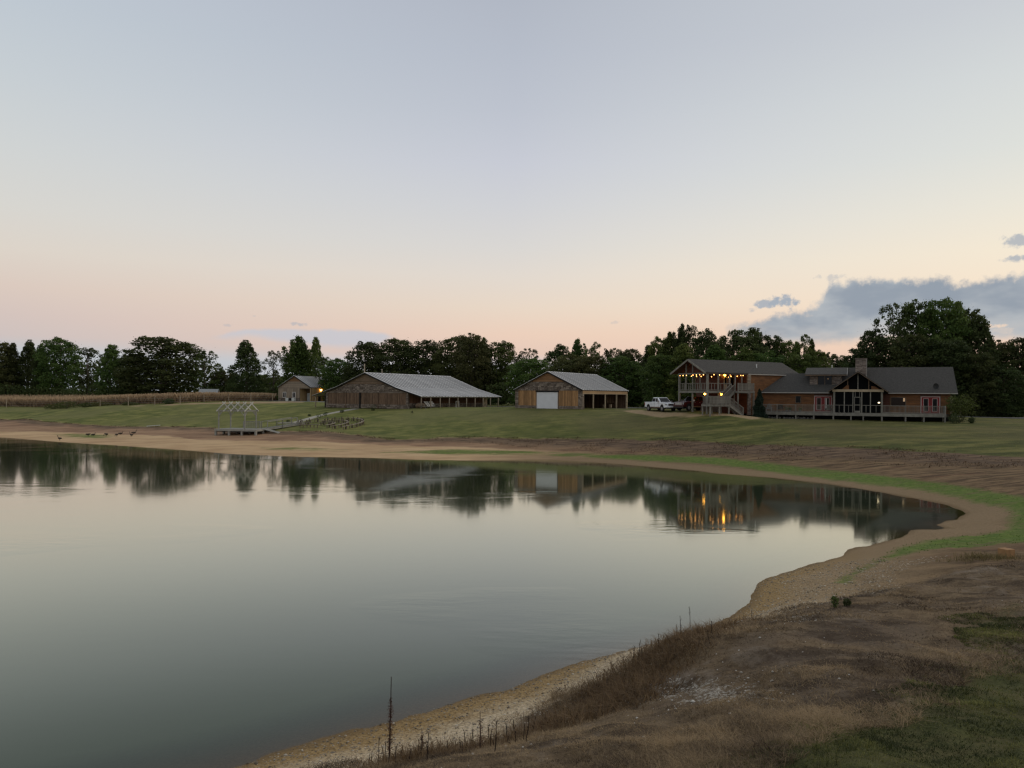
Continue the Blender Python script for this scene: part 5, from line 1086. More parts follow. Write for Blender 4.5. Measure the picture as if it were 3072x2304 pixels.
def leaf_mat(name, dark, light, objvar=.5, trans=.25, warm=.0):
    m, nt, b = newmat(name); N = nt.nodes; L = nt.links
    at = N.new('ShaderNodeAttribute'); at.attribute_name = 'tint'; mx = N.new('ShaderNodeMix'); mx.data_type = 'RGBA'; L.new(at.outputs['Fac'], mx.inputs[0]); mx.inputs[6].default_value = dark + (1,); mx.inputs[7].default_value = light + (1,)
    oi = N.new('ShaderNodeObjectInfo'); hs = N.new('ShaderNodeHueSaturation'); mm = N.new('ShaderNodeMath'); mm.operation = 'MULTIPLY_ADD'; mm.inputs[1].default_value = objvar; mm.inputs[2].default_value = 1 - objvar / 2; L.new(oi.outputs['Random'], mm.inputs[0]); L.new(mm.outputs[0], hs.inputs['Value']); L.new(mx.outputs[2], hs.inputs['Color'])
    if objvar > .2:
        fr_ = N.new('ShaderNodeMath'); fr_.operation = 'FRACT'; m7 = N.new('ShaderNodeMath'); m7.operation = 'MULTIPLY'; m7.inputs[1].default_value = 7.31; L.new(oi.outputs['Random'], m7.inputs[0]); L.new(m7.outputs[0], fr_.inputs[0]); mh = N.new('ShaderNodeMath'); mh.operation = 'MULTIPLY_ADD'; mh.inputs[1].default_value = .05; mh.inputs[2].default_value = .47; L.new(fr_.outputs[0], mh.inputs[0]); L.new(mh.outputs[0], hs.inputs['Hue'])
    L.new(hs.outputs[0], b.inputs['Base Color']); b.inputs['Roughness'].default_value = .7; b.inputs['Specular IOR Level'].default_value = .2
    tr = N.new('ShaderNodeBsdfTranslucent'); L.new(hs.outputs[0], tr.inputs['Color']); ms = N.new('ShaderNodeMixShader'); ms.inputs[0].default_value = trans
    L.new(b.outputs[0], ms.inputs[1]); L.new(tr.outputs[0], ms.inputs[2]); L.new(ms.outputs[0], nt.nodes['Material Output'].inputs[0]); return m
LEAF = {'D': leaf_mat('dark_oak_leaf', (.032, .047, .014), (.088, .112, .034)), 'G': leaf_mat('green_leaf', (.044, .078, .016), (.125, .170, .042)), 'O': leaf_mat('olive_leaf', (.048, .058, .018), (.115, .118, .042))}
M_needle = leaf_mat('dark_juniper', (.012, .024, .016), (.024, .042, .024), .1, .05)
M_shrub = leaf_mat('shrub_leaf', (.030, .045, .016), (.085, .105, .04))
M_maple = leaf_mat('bright_small_tree_leaf', (.032, .058, .013), (.09, .125, .030))
leafy('juniper', (33.2, 102.9, gz(33.2, 102.9)), 1.9, 3.9, 7000, .20, M_needle, 'dark pointed evergreen standing between the lodge and the log house', 'evergreen', 5, shape='cone')
leafy('small_tree', (56.3, 96.3, gz(56.3, 96.3) + .9), 4.0, 2.5, 2600, .19, M_maple, 'small bright green tree at the right corner of the log house', 'tree', 6, shape='tier')
for i, (x, y, w, h, lab) in enumerate(((53.9, 93.6, 1.3, 1.35, 'clipped round shrub at the right end of the deck'), (55.2, 94.6, 1.5, 1.3, 'dark round shrub under the small bright tree, right of the clipped one'), (56.3, 93.9, .8, .9, 'lowest dark shrub right of the deck, in front of the small tree'))):
    leafy('shrub', (x, y, gz(x, y) - .1), w, h, 900, .13, M_shrub, lab, 'shrub', 60 + i, group='shrubs beside the log house')
for i, (x, lab) in enumerate(((-17.3, 'leafy potted plant on the deck left of the small log house window'), (-16.9, 'low potted plant under the small window of the log house'), (-15.6, 'potted plant on the deck right of the small window'))):
    q = empty('potted_plant', onB(x, -2.2, 0), 0, lab, 'plant', 'potted plants on the deck'); MB().tube([(0, 0, 0), (0, 0, .28)], [.13, .18], 10).build('pot', M_boulder, q)
    rr = np.random.default_rng(i); p = rr.normal(0, .13, (160, 3)) + [0, 0, .45]; f = bpy.data.objects.new('foliage', leaf_mesh('plant_foliage', p, np.full(160, .12), rr, M_maple, rr.random(160))); COL.objects.link(f); f.parent = q
for i, x in enumerate((-20.1, -19.6, -19.15, -18.8, -18.2, -17.6, -17.25, -16.9, -16.5, -15.9, -15.5, -15.1, -14.6, -14.1)):
    p = onB(x, -2.5 + random.uniform(-.1, .2), 0); rr_ = random.uniform(.17, .27)
    labs = ['pale boulder under the deck by its left corner post', 'second pale boulder from the left under the deck', 'rounded rock left of the second deck post', 'rock just left of the second deck post', 'rock right of the second deck post', 'broad rock between the second and third deck posts', 'grey rock between second and third deck posts, touching the broad one',
            'rock midway before the third deck post', 'rock just left of the third deck post', 'dim rock right of the third deck post', 'second dim rock right of the third deck post', 'dim rock midway between third and fourth deck posts', 'dim rock before the fourth deck post', 'last dim rock beside the fourth deck post']
    MB().ball((0, 0, rr_ * .6), rr_, 8, 6, (1.1, .9, .85), .12).build('boulder', M_boulder, None, label=labs[i], cat='rock', group='rocks stored under the deck').location = (p[0], p[1], gz(p[0], p[1]) - .04)

# ------------------------------------------------------------------ pickups
def pickup(loc, rz, paint, label, nose='mesh'):
    c = empty('pickup_truck', loc, rz, label, 'truck'); Lh = 2.9; W2 = .98
    # side outline (x,z) with wheel arches, extruded across; bonnet, cab floor and bed sides
    def arch(cx, r_, n=8): return [(cx + r_ * math.cos(PI - PI * i / n), .52 + r_ * .95 * math.sin(PI * i / n)) for i in range(n + 1)]
    low = [(-Lh + .05, .62)] + arch(-1.85, .50) + arch(1.85, .50) + [(Lh - .10, .55), (Lh, .75), (Lh - .02, 1.05), (Lh - .22, 1.17), (1.15, 1.27), (-1.12, 1.27), (-1.12, 1.29), (-Lh, 1.29)]
    mb = MB(); n = len(low); inset = lambda z: .0
    ring = []
    for s in (-1, 1): ring.append([(x, s * (W2 - inset(z)), z) for x, z in low])
    mb.add(ring[0] + ring[1], [tuple(range(n)), tuple(range(n, 2 * n))[::-1]] + [(i, n + i, n + (i + 1) % n, (i + 1) % n) for i in range(n)])
    o = mb.build('body', paint, c); bv = o.modifiers.new('bevel', 'BEVEL'); bv.width = .045; bv.segments = 2; bv.limit_method = 'ANGLE'; bv.angle_limit = R(40)
    MB().box(-Lh + .12, -1.2, -W2 + .14, W2 - .14, 1.0, 1.296).build('bed_liner', M_blackplastic, c)
    # greenhouse
    def cab(z0, z1, a0, a1, b0, b1, w0, w1):
        return [(a0, -w0, z0), (a1, -w0, z0), (a1, w0, z0), (a0, w0, z0), (b0, -w1, z1), (b1, -w1, z1), (b1, w1, z1), (b0, w1, z1)]
    F6 = [(0, 3, 2, 1), (4, 5, 6, 7), (0, 1, 5, 4), (1, 2, 6, 5), (2, 3, 7, 6), (3, 0, 4, 7)]
    o = MB().add(cab(1.24, 1.93, -1.10, 1.32, -.92, .45, .90, .74), F6).build('cab', paint, c); bv = o.modifiers.new('bevel', 'BEVEL'); bv.width = .07; bv.segments = 3
    # windscreen and windows as glass set on the sloping faces
    def lerp(a, b_, t): return tuple(a[i] + (b_[i] - a[i]) * t for i in range(3))
    def quad(n, p, u0, u1, v0, v1, off, m_):
        a, b_, c2, d = p   # bottom-left, bottom-right, top-right, top-left
        f = lambda u, v: lerp(lerp(a, b_, u), lerp(d, c2, u), v)
        q = [Vector(f(u0, v0)), Vector(f(u1, v0)), Vector(f(u1, v1)), Vector(f(u0, v1))]; nn = (q[1] - q[0]).cross(q[3] - q[0]).normalized() * off
        MB().add([x + nn for x in q] + [x - nn * .2 for x in q], [(0, 1, 2, 3), (7, 6, 5, 4), (0, 4, 5, 1), (1, 5, 6, 2), (2, 6, 7, 3), (3, 7, 4, 0)]).build(n, m_, c)
    P = cab(1.24, 1.93, -1.10, 1.32, -.92, .45, .90, .74)
    quad('windscreen', (P[1], P[2], P[6], P[5]), .07, .93, .10, .90, .012, M_glass)
    quad('rear_window', (P[3], P[0], P[4], P[7]), .12, .88, .25, .85, .012, M_glass)
    for s, q in ((-1, (P[0], P[1], P[5], P[4])), (1, (P[2], P[3], P[7], P[6]))):
        if s < 0: quad('side_window', q, .06, .44, .14, .86, .012, M_glass); quad('side_window', q, .49, .84, .14, .86, .012, M_glass)
        else: quad('side_window', q, .16, .51, .14, .86, .012, M_glass); quad('side_window', q, .56, .94, .14, .86, .012, M_glass)
        for x in (-.15, .75): MB().box(x - .09, x + .09, s * .99 - .015, s * .99 + .015, 1.10, 1.14).build('door_handle', M_chrome, c)
        for x in (-1.1, -.18, .98): MB().box(x - .006, x + .006, s * .983 - .006, s * .983 + .006, .62, 1.24).build('door_gap', M_black, c)
        m_ = MB().box(1.0, 1.14, s * 1.0 - (.0 if s > 0 else .24), s * 1.0 + (.24 if s > 0 else 0), 1.28, 1.5).build('wing_mirror', M_chrome, c)
        MB().box(Lh - .16, Lh + .012, s * .90 - .13, s * .90 + .07, .88, 1.08).build('headlight', M_lens, c)
        MB().box(-Lh - .012, -Lh + .12, s * .93 - .06, s * .93 + .05, .85, 1.22).build('tail_light', M_reddoor, c)
        MB().box(-1.3, 1.3, s * .9 - .08, s * .9 + .10, .40, .47).build('running_board', M_blackplastic, c); MB().box(-1.33, 1.33, s * .985 - .008, s * .985 + .010, .50, .62).build('lower_trim', M_gabledark, c)
        for x in (-1.85, 1.85):
            w = MB().tube([(0, -.12, 0), (0, .12, 0)], .40, 18).build('wheel', M_black, c); w.location = (x, s * .87, .40)
            MB().tube([(0, s * .125, 0), (0, s * .10, 0)], [.235, .25], 14).build('rim', M_rim, w); 
            for k in range(5): a = 2 * PI * k / 5; MB().beam((0, s * .13, 0), (.2 * math.cos(a), s * .13, .2 * math.sin(a)), .05, .02, (0, 1, 0)).build('spoke', M_chrome, w)
        MB().tube([(1.85, s * .80, .52), (1.85, s * .93, .52)], .49, 16).build('wheel_well', M_black, c)
        MB().tube([(-1.85, s * .80, .52), (-1.85, s * .93, .52)], .49, 16).build('wheel_well', M_black, c)
    MB().box(Lh - .10, Lh + .02, -.60, .60, .80, 1.10).build('grille', M_chrome, c)
    for z in (.86, .93, 1.0, 1.06): MB().box(Lh + .005, Lh + .03, -.56, .56, z - .012, z + .012).build('grille_bar', M_blackplastic, c)
    MB().tube([(Lh + .015, 0, .96), (Lh + .045, 0, .96)], .085, 14).build('badge', M_chrome, c)
    o = MB().box(Lh - .12, Lh + .12, -.97, .97, .55, .76).build('front_bumper', paint, c); bv = o.modifiers.new('bevel', 'BEVEL'); bv.width = .05; bv.segments = 2
    MB().box(Lh - .15, Lh + .09, -.90, .90, .40, .55).build('lower_grille', M_blackplastic, c); MB().box(-Lh - .12, -Lh + .06, -.95, .95, .55, .72).build('rear_bumper', M_chrome, c)
    MB().box(-Lh + .3, Lh - .4, -.75, .75, .38, .55).build('chassis', M_black, c)
    return c
pickup((21.2, 109.05, gz(21.2, 109.05) - .02), R(-70), M_whitepaint, 'white crew cab pickup truck parked on the sandy drive beside the lodge')
pickup((25.2, 106.4, max(gz(25.2, 106.4), 4.66)), R(-147), M_redpaint, 'dark red pickup truck parked in the shade under the lodge balcony')

# ------------------------------------------------------------------ things under the long barn's porch
BG = (-18.14, 134.0, 4.38)
def onG(x, y, z=.05): return in_frame(BG, 31, x, y, z)
def bench_table(x, y, w, label, mat=M_grey, seat=True):
    c = empty('picnic_table', onG(x, y), frame(31), label, 'table', 'tables under the barn porch')
    for i in range(4): MB().box(-w / 2, w / 2, -.36 + i * .19, -.19 + i * .19, .70, .74).build('tabletop_plank', mat, c)
    for a in (-w / 2 + .25, w / 2 - .25):
        MB().beam((a, -.6, 0), (a, -.15, .7), .08, .05).build('leg', mat, c); MB().beam((a, .6, 0), (a, .15, .7), .08, .05).build('leg', mat, c)
        MB().beam((a, -.72, .42), (a, .72, .42), .08, .05).build('cross_bar', mat, c)
    if seat:
        for y_ in (-.75, .6): MB().box(-w / 2, w / 2, y_, y_ + .2, .44, .48).build('seat', mat, c)
bench_table(.6, -3.5, 2.2, 'grey picnic table at the near left corner of the long barn porch'); bench_table(5.7, -1.9, 1.9, 'grey picnic table beside the pale panels under the porch'); bench_table(22.0, -1.4, 1.6, 'grey picnic table near the far end of the barn porch', seat=True)
labs = ['leftmost pale panel leaning under the barn porch', 'second pale panel from the left under the porch', 'third pale panel, just right of the gap', 'rightmost pale panel leaning under the barn porch']
for i in range(4):
    c = empty('leaning_panel', onG(3.0 + i * .62 + (.15 if i > 1 else 0), -1.2), frame(31), labs[i], 'panel', 'pale panels under the barn porch')
    for k in range(3): MB().beam((.16, .0 + k * .3, 1.05 - k * .27), (.16 - .0, .0 + k * .3 - .28, 1.05 - k * .27 - .24 + .5 - .02), .5, .03, (0, 1, 0))
    for k in range(3):
        z1 = 1.30 - k * .30; y1 = .1 - k * .30
        MB().add([(0, y1, z1), (.54, y1, z1), (.44, y1 - .27, z1 - .27), (-.10, y1 - .27, z1 - .27), (0, y1 + .03, z1 - .03), (.54, y1 + .03, z1 - .03), (.44, y1 - .24, z1 - .30), (-.10, y1 - .24, z1 - .30)], [(0, 1, 2, 3), (7, 6, 5, 4), (0, 4, 5, 1), (1, 5, 6, 2), (2, 6, 7, 3), (3, 7, 4, 0)]).build('slat', M_white, c)
    MB().beam((.22, .12, 0), (.22, .12, 1.28), .05, .05).build('prop', M_black, c)
q = empty('boat_hull', onG(1.9, -1.2), frame(31), 'dark upturned boat under the barn porch, left of the pale panels', 'boat')
MB().ball((0, 0, .55), 1.0, 12, 8, (1.3, .6, .55)).build('hull', M_gabledark, q, True); MB().box(-1.1, 1.1, -.08, .08, .0, .3).build('cradle', M_greydark, q)
q = empty('display_stand', onG(13.5, -1.0), frame(31), 'white open wooden frame standing against the barn wall under the porch', 'stand')
MB().box(-.55, -.38, -.05, .05, 0, 1.35).build('post', M_white, q); MB().box(.38, .55, -.05, .05, 0, 1.35).build('post', M_white, q); MB().box(-.38, .38, -.05, .05, 1.15, 1.35).build('top_rail', M_white, q); MB().box(-.38, .38, -.05, .05, .1, .24).build('bottom_rail', M_white, q)
for i, (t, lab) in enumerate(((9.3, 'short dark stool near the middle of the barn porch'), (12.2, 'short dark stool left of the white frame on the porch'), (17.4, 'dark stool between the last porch posts'), (19.0, 'dark stool near the far porch corner'))):
    c = empty('stool', onG(t, -.8), frame(31), lab, 'stool', 'stools under the barn porch'); MB().box(-.2, .2, -.2, .2, .6, .65).build('seat', M_gabledark, c)
    for a in (-.16, .16):
        for d in (-.16, .16): MB().box(a - .025, a + .025, d - .025, d + .025, 0, .6).build('leg', M_gabledark, c)

# ------------------------------------------------------------------ lakeside stage with its bare pergola
def stage():
    o = (-42.2, 108.9); a = 102; fz = 1.80; g = .85; b = empty('lakeside_stage', (o[0], o[1], fz), frame(a), 'grey timber stage on short piers with a bare pergola of crossed rafters, by the beach', 'stage')
    Lx, Ly = 6.45, 4.1
    n = 28; base = MB().box(0, Lx / n - .012, 0, Ly, -.05, 0).build('deck_board', M_stagegrey, b); base.location = (0, 0, 0)
    for i in range(1, n): share(base, b, (i * Lx / n, 0, 0), name='deck_board')
    for y in (-.05, Ly): MB().box(-.03, Lx + .03, y, y + .05, -.28, -.01).build('rim_board', M_stagegrey, b)
    for x in (-.05, Lx): MB().box(x, x + .05, 0, Ly, -.28, -.01).build('rim_board', M_stagegrey, b)
    for x in (.1, 2.2, 4.2, Lx - .1):
        for y in (.15, 2.1, Ly - .15): MB().box(x - .13, x + .13, y - .13, y + .13, -1.5, -.28).build('pier', M_stagegrey, b)
    # pergola
    px = (.35, 4.45); py = (.45, 3.45); H = 2.5
    for x in px:
        for y in py: MB().box(x - .07, x + .07, y - .07, y + .07, 0, H).build('pergola_post', M_stagegrey, b)
    for y in py: MB().box(px[0] - .3, px[1] + .3, y - .05, y + .05, H, H + .16).build('plate_beam', M_stagegrey, b)
    for x in px: MB().box(x - .05, x + .05, py[0] + .05, py[1] - .05, H - .02, H + .12).build('tie_beam', M_stagegrey, b)
    for x in px:
        for s, y in ((1, py[0]), (-1, py[1])): MB().beam((x, y, H - .75), (x, y + s * .6, H - .05), .08, .07).build('brace', M_stagegrey, b)
        for y in py: s = 1 if x == px[0] else -1; MB().beam((x, y, H - .75), (x + s * .6, y, H), .08, .07).build('brace', M_stagegrey, b)
    mid = (py[0] + py[1]) / 2
    for i in range(5):
        x = px[0] - .15 + i * (px[1] - px[0] + .3) / 4
        for s in (1, -1):
            y0 = mid - s * (mid - py[0] + .42); MB().beam((x + s * .045, y0, H + .02), (x + s * .045, mid + s * .34, H + 1.32), .07, .18).build('rafter', M_rafter, b)
    for t in (.15, .32, .49, .66, .83): MB().beam((px[0] - .2, py[0] - .42 + t * 1.92, H + .16 + t * 1.0), (px[1] + .2, py[0] - .42 + t * 1.92, H + .16 + t * 1.0), .02, .05).build('purlin', M_purlin, b)
    # rails at the back and along the ramp
    def rail(p, q, mid_rail=True):
        MB().beam((p[0], p[1], p[2] + .98), (q[0], q[1], q[2] + .98), .06, .09).build('handrail', M_stagegrey, b)
        for c in (p, q): MB().box(c[0] - .05, c[0] + .05, c[1] - .05, c[1] + .05, c[2] - .5, c[2] + 1.0).build('rail_post', M_stagegrey, b)
    rail((2.1, Ly - .1, 0), (4.75, Ly - .1, 0)); bl = None
    for i in range(20):
        x = 2.2 + i * .13
        if bl is None: bl = MB().box(-.02, .02, -.015, .015, .05, .95).build('baluster', M_stagegrey, b); bl.location = (x, Ly - .1, 0)
        else: share(bl, b, (x, Ly - .1, 0), name='baluster')
    # ramp up to the walkway
    r0 = Vector((5.3, Ly, -.02)); r1 = Vector((7.6, Ly + 7.4, .62)); side = Vector((.95, -.3, 0)).normalized()
    k = 22
    for i in range(k):
        p = r0.lerp(r1, (i + .5) / k); MB().beam(p - side * .62, p + side * .62, .33, .045).build('ramp_board', M_stagegrey, b)
    for s in (-1, 1): MB().beam(r0 + side * s * .55 - Vector((0, 0, .14)), r1 + side * s * .55 - Vector((0, 0, .14)), .05, .2).build('ramp_beam', M_stagegrey, b)
    for s in (-1, 1):
        for t0, t1 in ((.02, .4), (.4, .78)): rail(tuple(r0.lerp(r1, t0) + side * s * .6), tuple(r0.lerp(r1, t1) + side * s * .6))
    # plank gangway down to the sand on the right
    q0 = Vector((Lx, 2.6, -.03)); q1 = Vector((Lx + 2.7, 3.0, -.72))
    for j in range(4): MB().beam(q0 + Vector((0, -.5 + j * .32, 0)), q1 + Vector((0, -.5 + j * .32, 0)), .29, .05).build('gangway_plank', M_stagegrey, b)
    MB().box(0.1, Lx - .1, .3, Ly - .3, -.4, -.3).build('painted_shade', M_dark, b)  # black sheet that stands in for the shade beneath the stage
M_rafter = mk('pale_weathered_rafter', (.42, .42, .38), .85, .15, 2.2)
M_purlin = mk('dull_green_grey_slat', (.12, .125, .10), .9, .2, 3)
M_stagegrey = mk('silver_weathered_timber', (.25, .245, .215), .85, .2, 2.2, (1, 1, 1), .2, 30, .25)
stage()
# flat boards joining the ramp to the walkway
ribbon('landing_path', [(-36.6, 120.6), (-34.9, 120.5), (-34.3, 120.6)], 1.2, .10, M_concrete, step=.8)
pl = MB().box(-1.0, 1.0, -.12, .12, 0, .06).build('loose_plank', M_white, None, label='loose pale plank lying on the beach below the lawn', cat='plank'); pl.location = (PLANK[0][0], PLANK[0][1], PLANK[0][2] + .25); pl.rotation_euler = (0, -.08, .35)

# ------------------------------------------------------------------ curved log benches of the little amphitheatre
def arc_bench(pts2, label, back=True):
    c = pts2[0]; b = empty('curved_bench', (c[0], c[1], 0), 0, label, 'bench', 'curved plank benches by the stage')
    zz = ground_z(pts2); V = [Vector((p[0] - c[0], p[1] - c[1], z + .47)) for p, z in zip(pts2, zz)]
    for i in range(len(V) - 1):
        MB().beam(V[i], V[i + 1], .34, .07).build('seat_plank', M_benchwood, b)
        for t in (.15, .62):
            p = V[i].lerp(V[i + 1], t); MB().tube([(p.x, p.y, p.z - .9), (p.x, p.y, p.z - .03)], .075, 7).build('log_leg', M_bark2, b)
        if back:
            p = V[i].lerp(V[i + 1], .4); MB().tube([(p.x + .02, p.y + .25, p.z - .9), (p.x + .02, p.y + .25, p.z + .20)], .075, 6).build('back_stake', M_bark, b)
def arc(cx, cy, r_, a0, a1):
    n = max(2, round(abs(R(a1 - a0)) * r_ / 1.15)); return [(cx + r_ * math.cos(R(a0 + (a1 - a0) * i / n)), cy + r_ * math.sin(R(a0 + (a1 - a0) * i / n))) for i in range(n + 1)]
M_benchwood = mk('pale_bench_plank', (.22, .185, .135), .85, .2, 2, (1, 1, 1), .2, 20, .3); M_bark2 = mk('peeled_log', (.17, .135, .10), .9, .3, 3, (1, 1, 1), .3, 14, .5)
arc_bench(arc(-28.6, 114.0, 6.4, -46, 100), 'outermost curved bench, its right end nearest the barn lawn')
arc_bench(arc(-28.6, 114.0, 4.2, -52, 104), 'middle curved bench, inside the outermost one')
arc_bench(arc(-28.6, 114.0, 2.2, -50, 110), 'small innermost curved bench at the centre of the rings')
arc_bench([(-31.9, 115.0), (-30.7, 114.4), (-29.5, 113.8), (-28.3, 113.2)], 'straight front bench on the left, nearest the stage', False)
arc_bench([(-33.0, 117.4), (-31.7, 117.2), (-30.5, 116.9)], 'short left bench in the second row')
arc_bench([(-33.6, 120.0), (-32.3, 119.9), (-31.0, 120.1), (-29.9, 120.3)], 'rear left bench just under the walkway')

# ------------------------------------------------------------------ fence, field, birds
def fence():
    b = empty('field_fence', (0, 0, 0), 0, 'line of pale wooden fence posts with wire along the brown cornfield', 'fence')
    P = [Vector(p) for p in FENCE]; P[0] = Vector((P[0].x + 10, 170, gz(P[0].x + 10, 170)))
    P = [Vector((-150, 190, gz(-150, 190))), Vector((-118, 179, gz(-118, 179)))] + P
    hs = [1.9] * 2 + [2.2, 1.35, 1.75, 1.85, 1.8, 1.8, 1.75, 1.8, 1.85]
    for p, h in zip(P, hs):
        MB().tube([(p.x, p.y, p.z - .3), (p.x + random.uniform(-.04, .04), p.y, p.z + h)], [.085, .075], 7).build('fence_post', M_logend if h != 2.2 else M_greydark, b)
    for k in (.5, .9, 1.3):
        MB().tube([p + Vector((0, 0, k)) for p in P], .012, 4).build('fence_wire', M_metalpole, b)
fence()
def corn():
    m = leaf_mat('dry_corn', (.13, .072, .040), (.52, .38, .235), 0, .1); rr = np.random.default_rng(3)
    n = 15000; d = rr.random(n) ** 2.2 * 62; t = rr.random(n)
    F_ = np.array([(-175, 200), (-118, 181), (-94, 172), (-84.8, 160.5), (-72, 158), (-68, 161), (-65.5, 172), (-64, 190), (-64.5, 204)], float)
    cum = np.append(0, np.cumsum(np.linalg.norm(np.diff(F_, axis=0), axis=1))); s = t * cum[-1]
    base = np.stack([np.interp(s, cum, F_[:, 0]), np.interp(s, cum, F_[:, 1])], 1); P = base + np.stack([-d * .55 * (.3 + .7 * (1 - t)) , d + 1.8], 1)
    z = ground_z(P); K = 5; V = []; T = []
    for k in range(K):
        hh = rr.uniform(1.5, 2.25, n) * (1 if k == 0 else rr.uniform(.35, .95, n)); an = rr.uniform(0, PI, n); w = .05 if k == 0 else .09
        dx, dy = np.cos(an) * w, np.sin(an) * w; lx = rr.normal(0, .10 if k == 0 else .35, n); ly = rr.normal(0, .1 if k == 0 else .35, n); z0 = 0 if k == 0 else hh * .3
        a = np.stack([P[:, 0] - dx, P[:, 1] - dy, z + z0], 1); b_ = np.stack([P[:, 0] + dx, P[:, 1] + dy, z + z0], 1); c = np.stack([P[:, 0] + dx * .8 + lx, P[:, 1] + dy * .8 + ly, z + hh], 1); e = np.stack([P[:, 0] - dx * .8 + lx, P[:, 1] - dy * .8 + ly, z + hh], 1)
        V.append(np.stack([a, b_, c, e], 1).reshape(-1, 3)); T.append(np.clip(hh / 2.1 * .9 + rr.normal(0, .15, n) - .15, 0, 1))
    V = np.vstack(V); q = len(V) // 4; me = bpy.data.meshes.new('corn_field'); me.vertices.add(len(V)); me.vertices.foreach_set('co', V.astype(np.float32).ravel()); me.loops.add(4 * q); me.loops.foreach_set('vertex_index', np.arange(4 * q, dtype=np.int32)); me.polygons.add(q); me.polygons.foreach_set('loop_start', (np.arange(q) * 4).astype(np.int32)); me.update(calc_edges=True)
    a = me.attributes.new('tint', 'FLOAT', 'FACE'); a.data.foreach_set('value', np.concatenate(T).astype(np.float32)); me.materials.append(m); o = bpy.data.objects.new('corn_field', me); COL.objects.link(o); tag(o, 'dry brown corn standing behind the wire fence', 'crop', kind='stuff')
corn()
for i, (x, y, w, h, lab) in enumerate(((-97.5, 168, 5.5, 2.0, 'largest dark green bush at the field edge, far left'), (-101, 169.5, 5, 1.3, 'low dark bush left of the largest bush along the fence'), (-92, 166, 4.5, 1.3, 'dark bush against the tall dark fence post'), (-85.5, 160, 4.5, 1.1, 'brown green bush by the short pale fence post'), (-79, 158.6, 3.6, .8, 'small bush between the pale fence posts'), (-70.2, 157, 2.6, 1.3, 'dark bush in the corn just right of the stage'))):
    leafy('bush', (x, y, gz(x, y) - .2), w, h, 1100, .24, LEAF['O'] if i in (3, 4) else LEAF['D'], lab, 'bush', 80 + i, group='bushes at the field edge')
def goose(p, rz, label, pose):
    b = empty('goose', (p[0], p[1], gz(p[0], p[1])), rz, label, 'goose', 'geese on the sand'); b.scale = (.85, .85, .85)
    z = .36 if pose != 'rest' else .18
    bd = MB(); bd.tube([(-.42, 0, z + .06), (-.28, 0, z + .03), (0, 0, z), (.22, 0, z + .05), (.32, 0, z + .12)], [.03, .12, .17, .13, .07], 8); bd.build('body', M_goose, b, True)
    if pose == 'up': nk = [(.30, 0, z + .10), (.38, 0, z + .25), (.38, 0, z + .46), (.46, 0, z + .50)]
    elif pose == 'graze': nk = [(.30, 0, z + .10), (.46, 0, z + .08), (.56, 0, z - .12), (.60, 0, z - .26)]
    else: nk = [(.30, 0, z + .10), (.36, 0, z + .22), (.30, 0, z + .30), (.38, 0, z + .33)]
    MB().tube(nk, [.06, .045, .04, .045], 7).build('neck', M_gooseblack, b, True); MB().tube([nk[-1], (nk[-1][0] + .10, 0, nk[-1][2] - .02)], [.035, .012], 6).build('beak', M_gooseblack, b)
    if pose != 'rest':
        for s in (-.06, .06): MB().tube([(.02, s, z - .12), (.04, s, 0)], .014, 5).build('leg', M_gooseblack, b)
for p, (rz, pose, lab) in zip(GEESE, ((2.9, 'up', 'goose standing at the water edge, leftmost of the flock'), (.3, 'graze', 'goose grazing on the left of the green patch'), (-.2, 'rest', 'goose resting low behind the grazing one on the green patch'), (2.8, 'graze', 'goose at the right tip of the green patch'), (2.5, 'graze', 'larger looking goose grazing on the bare sand right of the patch'),
                                     (.2, 'rest', 'goose resting just behind the grazing goose on the sand'), (2.7, 'up', 'front goose of the rightmost pair'), (.4, 'up', 'rear goose of the rightmost pair'))):
    goose(p, rz, lab, pose)
ub = empty('utility_pole', (-29.0, 150.5, gz(-29, 150.5)), 0, 'grey wooden utility pole rising behind the ridge of the long barn', 'pole')
MB().tube([(0, 0, -.5), (0, 0, 8.2)], [.15, .11], 8).build('pole', M_logend, ub, True)
ub = empty('utility_pole', (-26.5, 156, gz(-26.5, 156)), 0, 'shorter pole behind the long barn roof, right of the taller one', 'pole'); MB().tube([(0, 0, -.5), (0, 0, 7.4)], [.13, .1], 8).build('pole', M_logend, ub, True)
# far white shed between the trees
wb = empty('white_shed', (-88.5, 217, gz(-88.5, 217) + .2), R(12), 'small far white shed roof seen over the cornfield', 'shed')
MB().box(0, 4.6, 0, 4, 0, 2.1).build('wall', M_white, wb); MB().prism([(-.3, 2.1), (2.0, 3.2), (4.3, 2.1)], 'x', -.3, 4.9).build('roof', M_chairpale, wb); MB().box(2, 3.0, -.05, .0, 0, 1.9).build('door', M_dark, wb)
# plants along the walkway and barn
wk = [Vector((x, y, 0)) for x, y in Z['walk_top']]
labs = ['biggest dark clump at the lower edge of the walkway', 'clump touching the upper right of the biggest walkway clump', 'small dark clump halfway up the walkway', 'lone clump above the lower part of the walkway', 'clump at the foot of the barn wall by the path end', 'tiny clump where the path meets the barn', 'grassy tuft above the middle of the path', 'tuft above the path, nearest the barn corner', 'dark tuft beside the flat lower path']
spots = [(-31.5, 125.4, 1.3, .5), (-31.0, 127.4, .9, .5), (-29.2, 131.6, .8, .4), (-33.9, 128.4, .7, .3), (-24.4, 135.2, 1.2, .9), (-24.2, 133.6, .8, .35), (-31.8, 131.3, .9, .25), (-29.6, 133.6, .9, .3), (-35.5, 121.7, .8, .35)]
for i, ((x, y, w, h), lab) in enumerate(zip(spots, labs)): leafy('path_plant', (x, y, gz(x, y) - .05), w, h * 1.3, 240, .11, M_shrub, lab, 'plant', 100 + i, group='plants along the walkway', stem=False)
